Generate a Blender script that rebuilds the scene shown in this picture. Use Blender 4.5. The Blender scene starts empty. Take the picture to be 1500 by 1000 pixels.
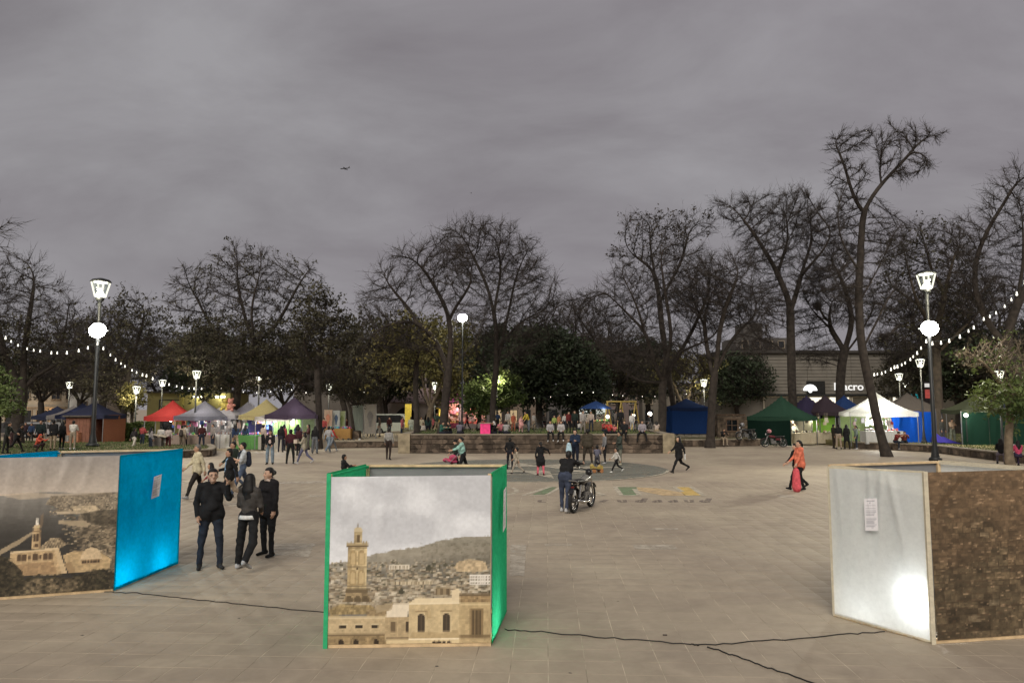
import bpy, math, random
import numpy as np
from mathutils import Vector, Matrix

random.seed(7)
rng = np.random.default_rng(7)
SC = bpy.context.scene
COL = SC.collection
R = math.radians

# ------------------------------------------------------------------ camera, world, sun, exposure
F = 1083.0                       # focal length in pixels of the 1500 px wide photograph
CAMH = 2.75
PITCH = math.atan(98.0 / F)
cam_d = bpy.data.cameras.new('camera')
cam_d.sensor_width = 36.0
cam_d.lens = 36.0 * F / 1500.0
cam_d.clip_start = 0.1
cam_d.clip_end = 6000
cam = bpy.data.objects.new('camera', cam_d)
COL.objects.link(cam)
cam.location = (0, 0, CAMH)
cam.rotation_euler = (math.pi / 2 + PITCH, 0, 0)
SC.camera = cam

world = bpy.data.worlds.new("World")
SC.world = world
world.use_nodes = True
wn = world.node_tree
wn.nodes.clear()
def _wn(t, **k):
    n = wn.nodes.new(t)
    for a, b in k.items():
        setattr(n, a, b)
    return n
w_out = _wn('ShaderNodeOutputWorld')
w_bg = _wn('ShaderNodeBackground')
w_bg.inputs['Strength'].default_value = 0.95
w_tc = _wn('ShaderNodeTexCoord')
w_sep = _wn('ShaderNodeSeparateXYZ')
wn.links.new(w_tc.outputs['Generated'], w_sep.inputs[0])
w_abs = _wn('ShaderNodeMath', operation='ABSOLUTE')
wn.links.new(w_sep.outputs['Z'], w_abs.inputs[0])
w_add = _wn('ShaderNodeMath', operation='ADD')
wn.links.new(w_abs.outputs[0], w_add.inputs[0]); w_add.inputs[1].default_value = 0.30
w_div = _wn('ShaderNodeVectorMath', operation='DIVIDE')
wn.links.new(w_tc.outputs['Generated'], w_div.inputs[0])
wn.links.new(w_add.outputs[0], w_div.inputs[1])
w_map = _wn('ShaderNodeMapping')
w_map.inputs['Rotation'].default_value = (0, 0, R(38))
w_map.inputs['Scale'].default_value = (1.15, 1.75, 0.001)
wn.links.new(w_div.outputs[0], w_map.inputs['Vector'])
w_n1 = _wn('ShaderNodeTexNoise'); w_n1.inputs['Scale'].default_value = 1.35
w_n1.inputs['Detail'].default_value = 8; w_n1.inputs['Roughness'].default_value = 0.57; w_n1.inputs['Distortion'].default_value = 0.35
wn.links.new(w_map.outputs[0], w_n1.inputs['Vector'])
w_n2 = _wn('ShaderNodeTexNoise'); w_n2.inputs['Scale'].default_value = 0.45; w_n2.inputs['Detail'].default_value = 3
wn.links.new(w_map.outputs[0], w_n2.inputs['Vector'])
w_r1 = _wn('ShaderNodeValToRGB')
w_r1.color_ramp.elements[0].position = 0.34; w_r1.color_ramp.elements[0].color = (0.200, 0.179, 0.198, 1)
w_r1.color_ramp.elements[1].position = 0.67; w_r1.color_ramp.elements[1].color = (0.376, 0.362, 0.383, 1)
wn.links.new(w_n1.outputs['Fac'], w_r1.inputs['Fac'])
w_r2 = _wn('ShaderNodeValToRGB')
w_r2.color_ramp.elements[0].position = 0.38; w_r2.color_ramp.elements[0].color = (0.241, 0.220, 0.248, 1)
w_r2.color_ramp.elements[1].position = 0.62; w_r2.color_ramp.elements[1].color = (0.312, 0.310, 0.322, 1)
wn.links.new(w_n2.outputs['Fac'], w_r2.inputs['Fac'])
w_mix = _wn('ShaderNodeMix', data_type='RGBA'); w_mix.inputs['Factor'].default_value = 0.36
wn.links.new(w_r1.outputs['Color'], w_mix.inputs['A']); wn.links.new(w_r2.outputs['Color'], w_mix.inputs['B'])
# towards the horizon the cloud deck closes to an even grey
w_hz = _wn('ShaderNodeMapRange'); w_hz.inputs['From Min'].default_value = 0.02; w_hz.inputs['From Max'].default_value = 0.26
wn.links.new(w_abs.outputs[0], w_hz.inputs['Value'])
w_mix2 = _wn('ShaderNodeMix', data_type='RGBA')
w_mix2.inputs['A'].default_value = (0.317, 0.302, 0.320, 1)
wn.links.new(w_hz.outputs[0], w_mix2.inputs['Factor']); wn.links.new(w_mix.outputs['Result'], w_mix2.inputs['B'])
wn.links.new(w_mix2.outputs['Result'], w_bg.inputs['Color'])
wn.links.new(w_bg.outputs[0], w_out.inputs[0])

sun_d = bpy.data.lights.new('sun', 'SUN')
sun_d.energy = 2.75
sun_d.angle = R(38)
sun_d.color = (1.0, 0.93, 0.83)
sun = bpy.data.objects.new('sun', sun_d)
COL.objects.link(sun)
sun.rotation_euler = (R(52), 0, R(-14))
sun.location = (0, -20, 30)

SC.view_settings.view_transform = 'Standard'
SC.view_settings.look = 'None'
SC.view_settings.exposure = 0.0
SC.view_settings.gamma = 1.0
SC.view_settings.use_curve_mapping = False
SC.render.engine = 'CYCLES'
SC.cycles.use_denoising = True
SC.cycles.max_bounces = 6
SC.cycles.transparent_max_bounces = 12
SC.cycles.sample_clamp_indirect = 4.0
SC.cycles.caustics_reflective = False
SC.cycles.caustics_refractive = False

# ------------------------------------------------------------------ pixel -> place helpers
CP, SP_ = math.cos(PITCH), math.sin(PITCH)
def ray(px, py):
    x = (px - 750.0) / F; u = -(py - 500.0) / F
    return x, CP - u * SP_, SP_ + u * CP
def G(px, py, z=0.0):
    dx, dy, dz = ray(px, py); t = (z - CAMH) / dz
    return Vector((dx * t, dy * t, z))
def W(px, py, Y):
    dx, dy, dz = ray(px, py); t = Y / dy
    return Vector((dx * t, Y, CAMH + dz * t))

# ------------------------------------------------------------------ materials
_M = {}
def s2l(c):
    return tuple((v / 12.92 if v <= 0.04045 else ((v + 0.055) / 1.055) ** 2.4) for v in c)
def mat(name, color, rough=0.8, metal=0.0, var=0.25, scale=6.0, bump=0.0, bscale=None, emit=None, estr=0.0, spec=0.35, coord='Object', c2=None, detail=4, attr=None):
    if name in _M: return _M[name]
    m = bpy.data.materials.new(name); m.use_nodes = True
    nt = m.node_tree; b = nt.nodes['Principled BSDF']
    b.inputs['Roughness'].default_value = rough; b.inputs['Metallic'].default_value = metal
    b.inputs['Specular IOR Level'].default_value = spec
    tc = nt.nodes.new('ShaderNodeTexCoord')
    nz = nt.nodes.new('ShaderNodeTexNoise'); nz.inputs['Scale'].default_value = scale; nz.inputs['Detail'].default_value = detail
    nt.links.new(tc.outputs[coord], nz.inputs['Vector'])
    rp = nt.nodes.new('ShaderNodeValToRGB')
    a = tuple(v * (1 - var) for v in color); c = c2 if c2 else tuple(min(1, v * (1 + var)) for v in color)
    rp.color_ramp.elements[0].color = (*a, 1); rp.color_ramp.elements[1].color = (*c, 1)
    rp.color_ramp.elements[0].position = 0.3; rp.color_ramp.elements[1].position = 0.7
    nt.links.new(nz.outputs['Fac'], rp.inputs['Fac'])
    nt.links.new(rp.outputs['Color'], b.inputs['Base Color'])
    if bump:
        bp = nt.nodes.new('ShaderNodeBump'); bp.inputs['Strength'].default_value = bump
        n2 = nt.nodes.new('ShaderNodeTexNoise'); n2.inputs['Scale'].default_value = bscale or scale * 4; n2.inputs['Detail'].default_value = 5
        nt.links.new(tc.outputs[coord], n2.inputs['Vector'])
        nt.links.new(n2.outputs['Fac'], bp.inputs['Height']); nt.links.new(bp.outputs[0], b.inputs['Normal'])
    if emit:
        b.inputs['Emission Color'].default_value = (*emit, 1); b.inputs['Emission Strength'].default_value = estr
    _M[name] = m
    return m
def cloth(c):
    c = tuple(round(v, 3) for v in c)
    return mat('cloth_%s_%s_%s' % c, c, 0.92, var=0.3, scale=9, bump=0.35, bscale=30, spec=0.15)
def fabric(name, color, trans=0.45, var=0.12, rough=0.7):
    """thin woven or spun sheet that lets light through"""
    if name in _M: return _M[name]
    m = bpy.data.materials.new(name); m.use_nodes = True
    nt = m.node_tree; nt.nodes.clear()
    out = nt.nodes.new('ShaderNodeOutputMaterial')
    tc = nt.nodes.new('ShaderNodeTexCoord')
    nz = nt.nodes.new('ShaderNodeTexNoise'); nz.inputs['Scale'].default_value = 14; nz.inputs['Detail'].default_value = 8; nz.inputs['Roughness'].default_value = 0.7
    nt.links.new(tc.outputs['Object'], nz.inputs['Vector'])
    rp = nt.nodes.new('ShaderNodeValToRGB')
    rp.color_ramp.elements[0].color = (*[v * (1 - var) for v in color], 1); rp.color_ramp.elements[1].color = (*[min(1, v * (1 + var)) for v in color], 1)
    rp.color_ramp.elements[0].position = 0.35; rp.color_ramp.elements[1].position = 0.65
    nt.links.new(nz.outputs['Fac'], rp.inputs['Fac'])
    d = nt.nodes.new('ShaderNodeBsdfDiffuse'); t = nt.nodes.new('ShaderNodeBsdfTranslucent')
    nt.links.new(rp.outputs['Color'], d.inputs['Color']); nt.links.new(rp.outputs['Color'], t.inputs['Color'])
    mx = nt.nodes.new('ShaderNodeMixShader'); mx.inputs['Fac'].default_value = trans
    nt.links.new(d.outputs[0], mx.inputs[1]); nt.links.new(t.outputs[0], mx.inputs[2])
    bp = nt.nodes.new('ShaderNodeBump'); bp.inputs['Strength'].default_value = 0.45; bp.inputs['Distance'].default_value = 0.03
    n2 = nt.nodes.new('ShaderNodeTexNoise'); n2.inputs['Scale'].default_value = 3.5; n2.inputs['Detail'].default_value = 4
    nt.links.new(tc.outputs['Object'], n2.inputs['Vector']); nt.links.new(n2.outputs['Fac'], bp.inputs['Height'])
    nt.links.new(bp.outputs[0], d.inputs['Normal'])
    nt.links.new(mx.outputs[0], out.inputs['Surface'])
    _M[name] = m
    return m
def glow(name, color, strength):
    if name in _M: return _M[name]
    m = bpy.data.materials.new(name); m.use_nodes = True
    nt = m.node_tree; nt.nodes.clear()
    out = nt.nodes.new('ShaderNodeOutputMaterial'); e = nt.nodes.new('ShaderNodeEmission')
    e.inputs['Color'].default_value = (*color, 1); e.inputs['Strength'].default_value = strength
    nt.links.new(e.outputs[0], out.inputs['Surface'])
    _M[name] = m
    return m
def printed(name, rough=0.45):
    """flat print: the picture sits in the point colours of the sheet"""
    if name in _M: return _M[name]
    m = bpy.data.materials.new(name); m.use_nodes = True
    nt = m.node_tree; b = nt.nodes['Principled BSDF']
    a = nt.nodes.new('ShaderNodeAttribute'); a.attribute_name = 'print'
    b.inputs['Roughness'].default_value = rough; b.inputs['Specular IOR Level'].default_value = 0.3
    nt.links.new(a.outputs['Color'], b.inputs['Base Color'])
    _M[name] = m
    return m
def glass(name, color=(0.9, 0.95, 0.9), alpha=0.96):
    if name in _M: return _M[name]
    m = bpy.data.materials.new(name); m.use_nodes = True
    nt = m.node_tree; nt.nodes.clear()
    out = nt.nodes.new('ShaderNodeOutputMaterial')
    t = nt.nodes.new('ShaderNodeBsdfTransparent'); t.inputs['Color'].default_value = (*color, 1)
    g = nt.nodes.new('ShaderNodeBsdfGlossy'); g.inputs['Roughness'].default_value = 0.12
    mx = nt.nodes.new('ShaderNodeMixShader'); mx.inputs['Fac'].default_value = 1 - alpha
    nt.links.new(t.outputs[0], mx.inputs[1]); nt.links.new(g.outputs[0], mx.inputs[2]); nt.links.new(mx.outputs[0], out.inputs['Surface'])
    _M[name] = m
    return m

# ------------------------------------------------------------------ objects and shapes
def tag(o, label=None, cat=None, group=None, kind=None):
    if label: o['label'] = label
    if cat: o['category'] = cat
    if group: o['group'] = group
    if kind: o['kind'] = kind
    return o
def thing(name, label, cat, loc=(0, 0, 0), rotz=0.0, group=None):
    o = bpy.data.objects.new(name, None); COL.objects.link(o)
    o.empty_display_size = 0.2
    o.location = loc; o.rotation_euler = (0, 0, rotz)
    return tag(o, label, cat, group)
def copy_tree(o, parent=None):
    c = o.copy(); COL.objects.link(c); c.parent = parent
    for ch in list(o.children): copy_tree(ch, c)
    return c

class MB:
    def __init__(s): s.v = []; s.f = []; s.m = []; s.n = 0
    def add(s, V, Fc, mi=0):
        o = s.n
        s.v.extend([tuple(p) for p in V]); s.n += len(V)
        s.f.extend([tuple(i + o for i in q) for q in Fc]); s.m.extend([mi] * len(Fc))
        return s
    def box(s, c, size, rotz=0.0, mi=0, mtx=None, taper=1.0):
        sx, sy, sz = [k / 2 for k in size]; V = []
        for z in (-sz, sz):
            t = taper if z > 0 else 1.0
            for x, y in ((-sx, -sy), (sx, -sy), (sx, sy), (-sx, sy)): V.append(Vector((x * t, y * t, z)))
        if mtx is not None: V = [mtx @ p for p in V]
        elif rotz:
            ca, sa = math.cos(rotz), math.sin(rotz); V = [Vector((p.x * ca - p.y * sa, p.x * sa + p.y * ca, p.z)) for p in V]
        V = [p + Vector(c) for p in V]
        return s.add(V, [(0, 3, 2, 1), (4, 5, 6, 7), (0, 1, 5, 4), (1, 2, 6, 5), (2, 3, 7, 6), (3, 0, 4, 7)], mi)
    def bar(s, a, b, w, h=None, mi=0, up=(0, 0, 1)):
        a = Vector(a); b = Vector(b); d = b - a; L = d.length
        if L < 1e-6: return s
        d /= L; u = Vector(up)
        if abs(d.dot(u)) > 0.98: u = Vector((0, 1, 0))
        x = d.cross(u).normalized(); z = x.cross(d)
        m = Matrix((x, d, z)).transposed()
        return s.box((a + b) / 2, (w, L, h or w), mi=mi, mtx=m)
    def tube(s, pts, rad, n=8, mi=0, cap=True):
        pts = [Vector(p) for p in pts]
        rad = [rad] * len(pts) if isinstance(rad, (int, float)) else rad
        V = []; Fc = []; prev = None
        for i, p in enumerate(pts):
            d = (pts[min(i + 1, len(pts) - 1)] - pts[max(i - 1, 0)]).normalized()
            if prev is None:
                u = Vector((0, 0, 1)) if abs(d.z) < 0.9 else Vector((1, 0, 0))
                x = d.cross(u).normalized()
            else:
                x = (prev - d * prev.dot(d)).normalized()
            prev = x; y = d.cross(x)
            for k in range(n):
                a = 2 * math.pi * k / n; V.append(p + (x * math.cos(a) + y * math.sin(a)) * rad[i])
        for i in range(len(pts) - 1):
            for k in range(n):
                Fc.append((i * n + k, i * n + (k + 1) % n, (i + 1) * n + (k + 1) % n, (i + 1) * n + k))
        if cap:
            Fc.append(tuple(range(n - 1, -1, -1))); Fc.append(tuple((len(pts) - 1) * n + k for k in range(n)))
        return s.add(V, Fc, mi)
    def lathe(s, prof, c=(0, 0, 0), n=16, mi=0, scale=(1, 1)):
        V = []; Fc = []
        for r, z in prof:
            for k in range(n):
                a = 2 * math.pi * k / n; V.append((c[0] + r * math.cos(a) * scale[0], c[1] + r * math.sin(a) * scale[1], c[2] + z))
        for i in range(len(prof) - 1):
            for k in range(n):
                Fc.append((i * n + k, i * n + (k + 1) % n, (i + 1) * n + (k + 1) % n, (i + 1) * n + k))
        if prof[0][0] > 1e-4: Fc.append(tuple(range(n - 1, -1, -1)))
        if prof[-1][0] > 1e-4: Fc.append(tuple((len(prof) - 1) * n + k for k in range(n)))
        return s.add(V, Fc, mi)
    def ball(s, c, r, n=10, mi=0, sc=(1, 1, 1)):
        V = []; Fc = []; m = max(4, n // 2 + 1)
        for i in range(m + 1):
            t = math.pi * i / m
            for k in range(n):
                a = 2 * math.pi * k / n
                V.append((c[0] + r * sc[0] * math.sin(t) * math.cos(a), c[1] + r * sc[1] * math.sin(t) * math.sin(a), c[2] + r * sc[2] * math.cos(t)))
        for i in range(m):
            for k in range(n):
                Fc.append((i * n + k, (i + 1) * n + k, (i + 1) * n + (k + 1) % n, i * n + (k + 1) % n))
        return s.add(V, Fc, mi)
    def poly(s, pts, mi=0): return s.add(pts, [tuple(range(len(pts)))], mi)
    def prism(s, pts2, axis, a, b, mi=0):
        """outline in two axes pushed from a to b along the third"""
        def mk(p, t): return {'x': (t, p[0], p[1]), 'y': (p[0], t, p[1]), 'z': (p[0], p[1], t)}[axis]
        n = len(pts2); V = [mk(p, a) for p in pts2] + [mk(p, b) for p in pts2]
        Fc = [tuple(range(n - 1, -1, -1)), tuple(range(n, 2 * n))] + [(i, (i + 1) % n, n + (i + 1) % n, n + i) for i in range(n)]
        return s.add(V, Fc, mi)
    def grid(s, P, mi=0):
        """P[j][i] points"""
        h = len(P); w = len(P[0]); V = [p for row in P for p in row]
        return s.add(V, [(j * w + i, j * w + i + 1, (j + 1) * w + i + 1, (j + 1) * w + i) for j in range(h - 1) for i in range(w - 1)], mi)
    def build(s, name, mats, parent=None, smooth=False, loc=None, rotz=0.0):
        me = bpy.data.meshes.new(name)
        me.from_pydata(s.v, [], s.f)
        for m in (mats if isinstance(mats, (list, tuple)) else [mats]): me.materials.append(m)
        if len(me.materials) > 1: me.polygons.foreach_set('material_index', s.m)
        if smooth: me.polygons.foreach_set('use_smooth', [True] * len(me.polygons))
        me.update()
        o = bpy.data.objects.new(name, me); COL.objects.link(o)
        if parent is not None: o.parent = parent
        if loc is not None: o.location = loc
        if rotz: o.rotation_euler = (0, 0, rotz)
        return o
def mesh_np(name, V, Q, mats, parent=None, mi=None, smooth=False):
    """numpy vertices and equal-sided faces to an object"""
    me = bpy.data.meshes.new(name)
    V = np.asarray(V, np.float32); Q = np.asarray(Q, np.int32); k = Q.shape[1]
    me.vertices.add(len(V)); me.vertices.foreach_set('co', V.ravel())
    me.loops.add(Q.size); me.loops.foreach_set('vertex_index', Q.ravel())
    me.polygons.add(len(Q)); me.polygons.foreach_set('loop_start', np.arange(0, Q.size, k, dtype=np.int32))
    me.polygons.foreach_set('loop_total', np.full(len(Q), k, np.int32))
    for m in (mats if isinstance(mats, (list, tuple)) else [mats]): me.materials.append(m)
    if mi is not None: me.polygons.foreach_set('material_index', np.asarray(mi, np.int32))
    if smooth: me.polygons.foreach_set('use_smooth', np.ones(len(Q), bool))
    me.update(calc_edges=True)
    o = bpy.data.objects.new(name, me); COL.objects.link(o)
    if parent is not None: o.parent = parent
    return o
def lamp_light(name, kind, loc, power, color=(1, 0.93, 0.78), radius=0.15, parent=None, aim=None, spot=None):
    d = bpy.data.lights.new(name, kind); d.energy = power; d.color = color; d.shadow_soft_size = radius
    o = bpy.data.objects.new(name, d); COL.objects.link(o); o.location = loc
    if kind == 'SPOT':
        d.spot_size = R(spot or 130); d.spot_blend = 0.9
        o.rotation_euler = (Vector(aim) - Vector(loc)).to_track_quat('-Z', 'Y').to_euler()
    if parent is not None: o.parent = parent
    return o
# ------------------------------------------------------------------ ground and paving
GYAW = -R(2.7)                         # the paving grid runs 2.7 degrees off the view
SL = 0.4
def paving_material():
    m = bpy.data.materials.new('concrete_paving'); m.use_nodes = True
    nt = m.node_tree; b = nt.nodes['Principled BSDF']; L = nt.links.new
    b.inputs['Roughness'].default_value = 0.72; b.inputs['Specular IOR Level'].default_value = 0.3
    geo = nt.nodes.new('ShaderNodeNewGeometry')
    rot = nt.nodes.new('ShaderNodeVectorRotate'); rot.rotation_type = 'Z_AXIS'; rot.inputs['Angle'].default_value = -GYAW
    L(geo.outputs['Position'], rot.inputs['Vector'])
    sc = nt.nodes.new('ShaderNodeVectorMath'); sc.operation = 'SCALE'; sc.inputs['Scale'].default_value = 1 / SL
    L(rot.outputs[0], sc.inputs[0])
    fl = nt.nodes.new('ShaderNodeVectorMath'); fl.operation = 'FLOOR'; L(sc.outputs[0], fl.inputs[0])
    mul = nt.nodes.new('ShaderNodeVectorMath'); mul.operation = 'MULTIPLY'; mul.inputs[1].default_value = (1, 1, 0); L(fl.outputs[0], mul.inputs[0])
    wh = nt.nodes.new('ShaderNodeTexWhiteNoise'); wh.noise_dimensions = '2D'; L(mul.outputs[0], wh.inputs['Vector'])
    big = nt.nodes.new('ShaderNodeTexNoise'); big.inputs['Scale'].default_value = 0.22; big.inputs['Detail'].default_value = 5; big.inputs['Roughness'].default_value = 0.6
    L(geo.outputs['Position'], big.inputs['Vector'])
    rp = nt.nodes.new('ShaderNodeValToRGB')
    e = rp.color_ramp.elements
    e[0].position = 0.32; e[0].color = (0.285, 0.234, 0.182, 1); e[1].position = 0.68; e[1].color = (0.400, 0.345, 0.256, 1)
    k = e.new(0.5); k.color = (0.346, 0.290, 0.219, 1)
    L(big.outputs['Fac'], rp.inputs['Fac'])
    fine = nt.nodes.new('ShaderNodeTexNoise'); fine.inputs['Scale'].default_value = 9; fine.inputs['Detail'].default_value = 8; fine.inputs['Roughness'].default_value = 0.75
    L(geo.outputs['Position'], fine.inputs['Vector'])
    st = nt.nodes.new('ShaderNodeTexNoise'); st.inputs['Scale'].default_value = 1.6; st.inputs['Detail'].default_value = 6; st.inputs['Distortion'].default_value = 1.2
    L(geo.outputs['Position'], st.inputs['Vector'])
    # slab tone, grain and stains multiply the base colour
    def mr(src, a, c):
        n = nt.nodes.new('ShaderNodeMapRange'); n.inputs['To Min'].default_value = a; n.inputs['To Max'].default_value = c; L(src, n.inputs['Value']); return n.outputs[0]
    f1 = mr(wh.outputs['Value'], 0.97, 1.02); f2 = mr(fine.outputs['Fac'], 0.82, 1.18); f3 = mr(st.outputs['Fac'], 0.72, 1.26)
    m1 = nt.nodes.new('ShaderNodeMath'); m1.operation = 'MULTIPLY'; L(f1, m1.inputs[0]); L(f2, m1.inputs[1])
    m2 = nt.nodes.new('ShaderNodeMath'); m2.operation = 'MULTIPLY'; L(m1.outputs[0], m2.inputs[0]); L(f3, m2.inputs[1])
    vs = nt.nodes.new('ShaderNodeVectorMath'); vs.operation = 'SCALE'; L(rp.outputs['Color'], vs.inputs[0]); L(m2.outputs[0], vs.inputs['Scale'])
    L(vs.outputs[0], b.inputs['Base Color'])
    bp = nt.nodes.new('ShaderNodeBump'); bp.inputs['Strength'].default_value = 0.25; bp.inputs['Distance'].default_value = 0.01
    L(fine.outputs['Fac'], bp.inputs['Height']); L(bp.outputs[0], b.inputs['Normal'])
    return m
M_PAVE = paving_material()
M_JOINT = mat('paving_joint_mortar', (0.43, 0.37, 0.28), 0.95, var=0.6, scale=2.0, coord='Object')

g = MB(); g.add([(-900, -300, -0.012), (900, -300, -0.012), (900, 1500, -0.012), (-900, 1500, -0.012)], [(0, 1, 2, 3)])
tag(g.build('ground', M_PAVE), 'wide tan concrete plaza floor running back to the park', kind='structure')
ca, sa = math.cos(GYAW), math.sin(GYAW)
def rotg(x, y): return (x * ca - y * sa, x * sa + y * ca)
# the nearest slabs one by one, the others joined, all with open joints over a mortar bed
def bed():
    m = MB(); c = [rotg(-13.2, 5.2), rotg(13.2, 5.2), rotg(16.0, 28.8), rotg(-16.0, 28.8)]
    return m.add([(x, y, -0.0032) for x, y in c], [(0, 1, 2, 3)])
pavement = tag(bed().build('pavement', M_JOINT), 'mortar bed under the square concrete slabs near the booths', kind='structure')
def slab_mesh():
    h = SL / 2 - 0.0042; k = h - 0.003; z = -0.0003
    V = [(-h, -h, -0.007), (h, -h, -0.007), (h, h, -0.007), (-h, h, -0.007), (-h, -h, z - 0.001), (h, -h, z - 0.001), (h, h, z - 0.001), (-h, h, z - 0.001),
         (-k, -k, z), (k, -k, z), (k, k, z), (-k, k, z)]
    Fc = [(8, 9, 10, 11)] + [(i, (i + 1) % 4, 4 + (i + 1) % 4, 4 + i) for i in range(4)] + [(4 + i, 4 + (i + 1) % 4, 8 + (i + 1) % 4, 8 + i) for i in range(4)]
    return V, Fc
SV, SF = slab_mesh()
proto = MB().add(SV, SF).build('paving_slab', M_PAVE, pavement)
cells = []
for iy in range(14, 72):
    for ix in range(-34, 34):
        x, y = (ix + 0.5) * SL, (iy + 0.5) * SL
        wx, wy = rotg(x, y)
        if abs(wx) < wy * 0.72 + 0.6: cells.append((wy, wx))
cells.sort(key=lambda c: math.hypot(c[0], c[1]))
near = [c for c in cells if c[0] > 7.0 and abs(c[1]) < c[0] * 0.70][:298]
nset = set(near)
sm = proto.data; first = True
srnd = random.Random(3)
for wy, wx in near:
    o = proto if first else proto.copy()
    if not first: COL.objects.link(o); o.parent = pavement
    first = False
    o.location = (wx, wy, srnd.uniform(-0.0006, 0.0))
    o.rotation_euler = (R(srnd.uniform(-.05, .05)), R(srnd.uniform(-.05, .05)), GYAW)
rest = np.array([(wx, wy) for wy, wx in cells if (wy, wx) not in nset])
sv = np.array(SV); svr = np.stack([sv[:, 0] * ca - sv[:, 1] * sa, sv[:, 0] * sa + sv[:, 1] * ca, sv[:, 2]], 1)
VV = (svr[None] + np.concatenate([rest, rng.uniform(-0.0006, 0, (len(rest), 1))], 1)[:, None, :]).reshape(-1, 3)
QQ = (np.array(SF)[None] + (np.arange(len(rest)) * len(sv))[:, None, None]).reshape(-1, 4)
tag(mesh_np('far_paving', VV, QQ, M_PAVE, pavement), kind='stuff')

def sheet(name, polys, m, z, label, kind='structure'):
    b = MB()
    for p in polys: b.poly([(q[0], q[1], z) for q in p])
    return tag(b.build(name, m), label, kind=kind)
def paint_mat(name, c, wear=0.5):
    """thin floor paint, worn through in patches to the concrete"""
    m = bpy.data.materials.new(name); m.use_nodes = True
    nt = m.node_tree; b = nt.nodes['Principled BSDF']; L = nt.links.new
    b.inputs['Base Color'].default_value = (*c, 1); b.inputs['Roughness'].default_value = 0.8
    geo = nt.nodes.new('ShaderNodeNewGeometry')
    n = nt.nodes.new('ShaderNodeTexNoise'); n.inputs['Scale'].default_value = 3.5; n.inputs['Detail'].default_value = 9; n.inputs['Roughness'].default_value = 0.72
    L(geo.outputs['Position'], n.inputs['Vector'])
    r = nt.nodes.new('ShaderNodeMapRange'); r.inputs['From Min'].default_value = wear - 0.12; r.inputs['From Max'].default_value = wear + 0.14
    r.inputs['To Min'].default_value = 0.15; r.inputs['To Max'].default_value = 0.95
    L(n.outputs['Fac'], r.inputs['Value'])
    t = nt.nodes.new('ShaderNodeBsdfTransparent'); mx = nt.nodes.new('ShaderNodeMixShader')
    out = [k for k in nt.nodes if k.type == 'OUTPUT_MATERIAL'][0]
    L(r.outputs[0], mx.inputs[0]); L(t.outputs[0], mx.inputs[1]); L(b.outputs[0], mx.inputs[2]); L(mx.outputs[0], out.inputs['Surface'])
    return m
PM_W = paint_mat('worn_cream_paint', (0.52, 0.47, 0.37), 0.44)
PM_G = paint_mat('worn_green_paint', (0.17, 0.24, 0.13), 0.43)
PM_Y = paint_mat('worn_yellow_paint', (0.55, 0.38, 0.11), 0.38)
PM_O = paint_mat('worn_peach_paint', (0.55, 0.40, 0.22), 0.42)
PM_T = paint_mat('worn_teal_paint', (0.165, 0.175, 0.15), 0.47)
PM_D = paint_mat('worn_dark_paint', (0.19, 0.155, 0.135), 0.50)
PM_L = paint_mat('pale_new_mortar', (0.47, 0.42, 0.34), 0.46)
def pg(pts, z): return [tuple(G(x, y, z)[:2]) for x, y in pts]
# round emblem: teal disc with pale ring strokes and star points
cx, cy = G(775, 686)[:2]
def ell(rx, ry, a0=0, a1=360, n=72): return [(cx + rx * math.cos(R(a0 + (a1 - a0) * i / n)), cy + ry * math.sin(R(a0 + (a1 - a0) * i / n))) for i in range(n + 1)]
ER = 6.3
sheet('painted_emblem', [ell(ER, ER)[:-1]], PM_T, 0.004, 'big round teal emblem painted on the plaza floor')
def ring(r0, r1, a0=0, a1=360):
    o = ell(r1, r1, a0, a1); i = ell(r0, r0, a0, a1)
    return [[o[k], o[k + 1], i[k + 1], i[k]] for k in range(len(o) - 1)]
star = []
for k in range(8):
    a = R(45 * k + 10); r0 = 1.9; r1 = 5.0 if k % 2 == 0 else 3.7
    star.append([(cx + r0 * math.cos(a - .3), cy + r0 * math.sin(a - .3)), (cx + r1 * math.cos(a), cy + r1 * math.sin(a)), (cx + r0 * math.cos(a + .3), cy + r0 * math.sin(a + .3))])
sheet('painted_emblem_lines', ring(ER - .14, ER, 150, 350) + ring(3.1, 3.25) + ring(1.2, 1.9, 0, 300) + star[::1], PM_W, 0.008, 'cream ring and star strokes inside the teal floor emblem')
# big floor letters: ... P A N
z1 = 0.004
def outline(pts, wdt=0.075):
    P = [Vector(p) for p in pts]; out = []
    for i in range(len(P)):
        a, b = P[i], P[(i + 1) % len(P)]; d = (b - a).normalized(); n = Vector((-d.y, d.x)) * wdt
        out.append([tuple(a - n - d * wdt), tuple(b - n + d * wdt), tuple(b + n + d * wdt), tuple(a + n - d * wdt)])
    return out
Nl = pg([(901, 712.5), (934, 712.5), (937, 726), (910, 726)], z1)
sheet('painted_letter_stroke', [pg([(903, 713), (932, 713), (936, 725), (911, 725)], z1)], PM_G, z1, 'green left stroke of the big floor letter N')
sheet('painted_letter_stroke', [pg([(933, 713), (960, 714), (999, 721), (1005, 725.5), (972, 725.5), (935, 718)], z1)], PM_O, z1, 'peach diagonal stroke of the big floor letter N')
sheet('painted_letter_stroke', [pg([(991, 713), (1012, 713), (1028, 725.5), (1003, 725.5), (998, 720)], z1)], PM_Y, z1, 'yellow right stroke of the big floor letter N')
def lines(seq): # strokes between pixel points as ground quads
    out = []
    for (a, b, wd) in seq:
        A = G(*a); B = G(*b); d = (B - A); d.normalize(); n = Vector((-d.y, d.x, 0)) * wd
        out.append([tuple((A - n)[:2]), tuple((B - n)[:2]), tuple((B + n)[:2]), tuple((A + n)[:2])])
    return out
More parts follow.
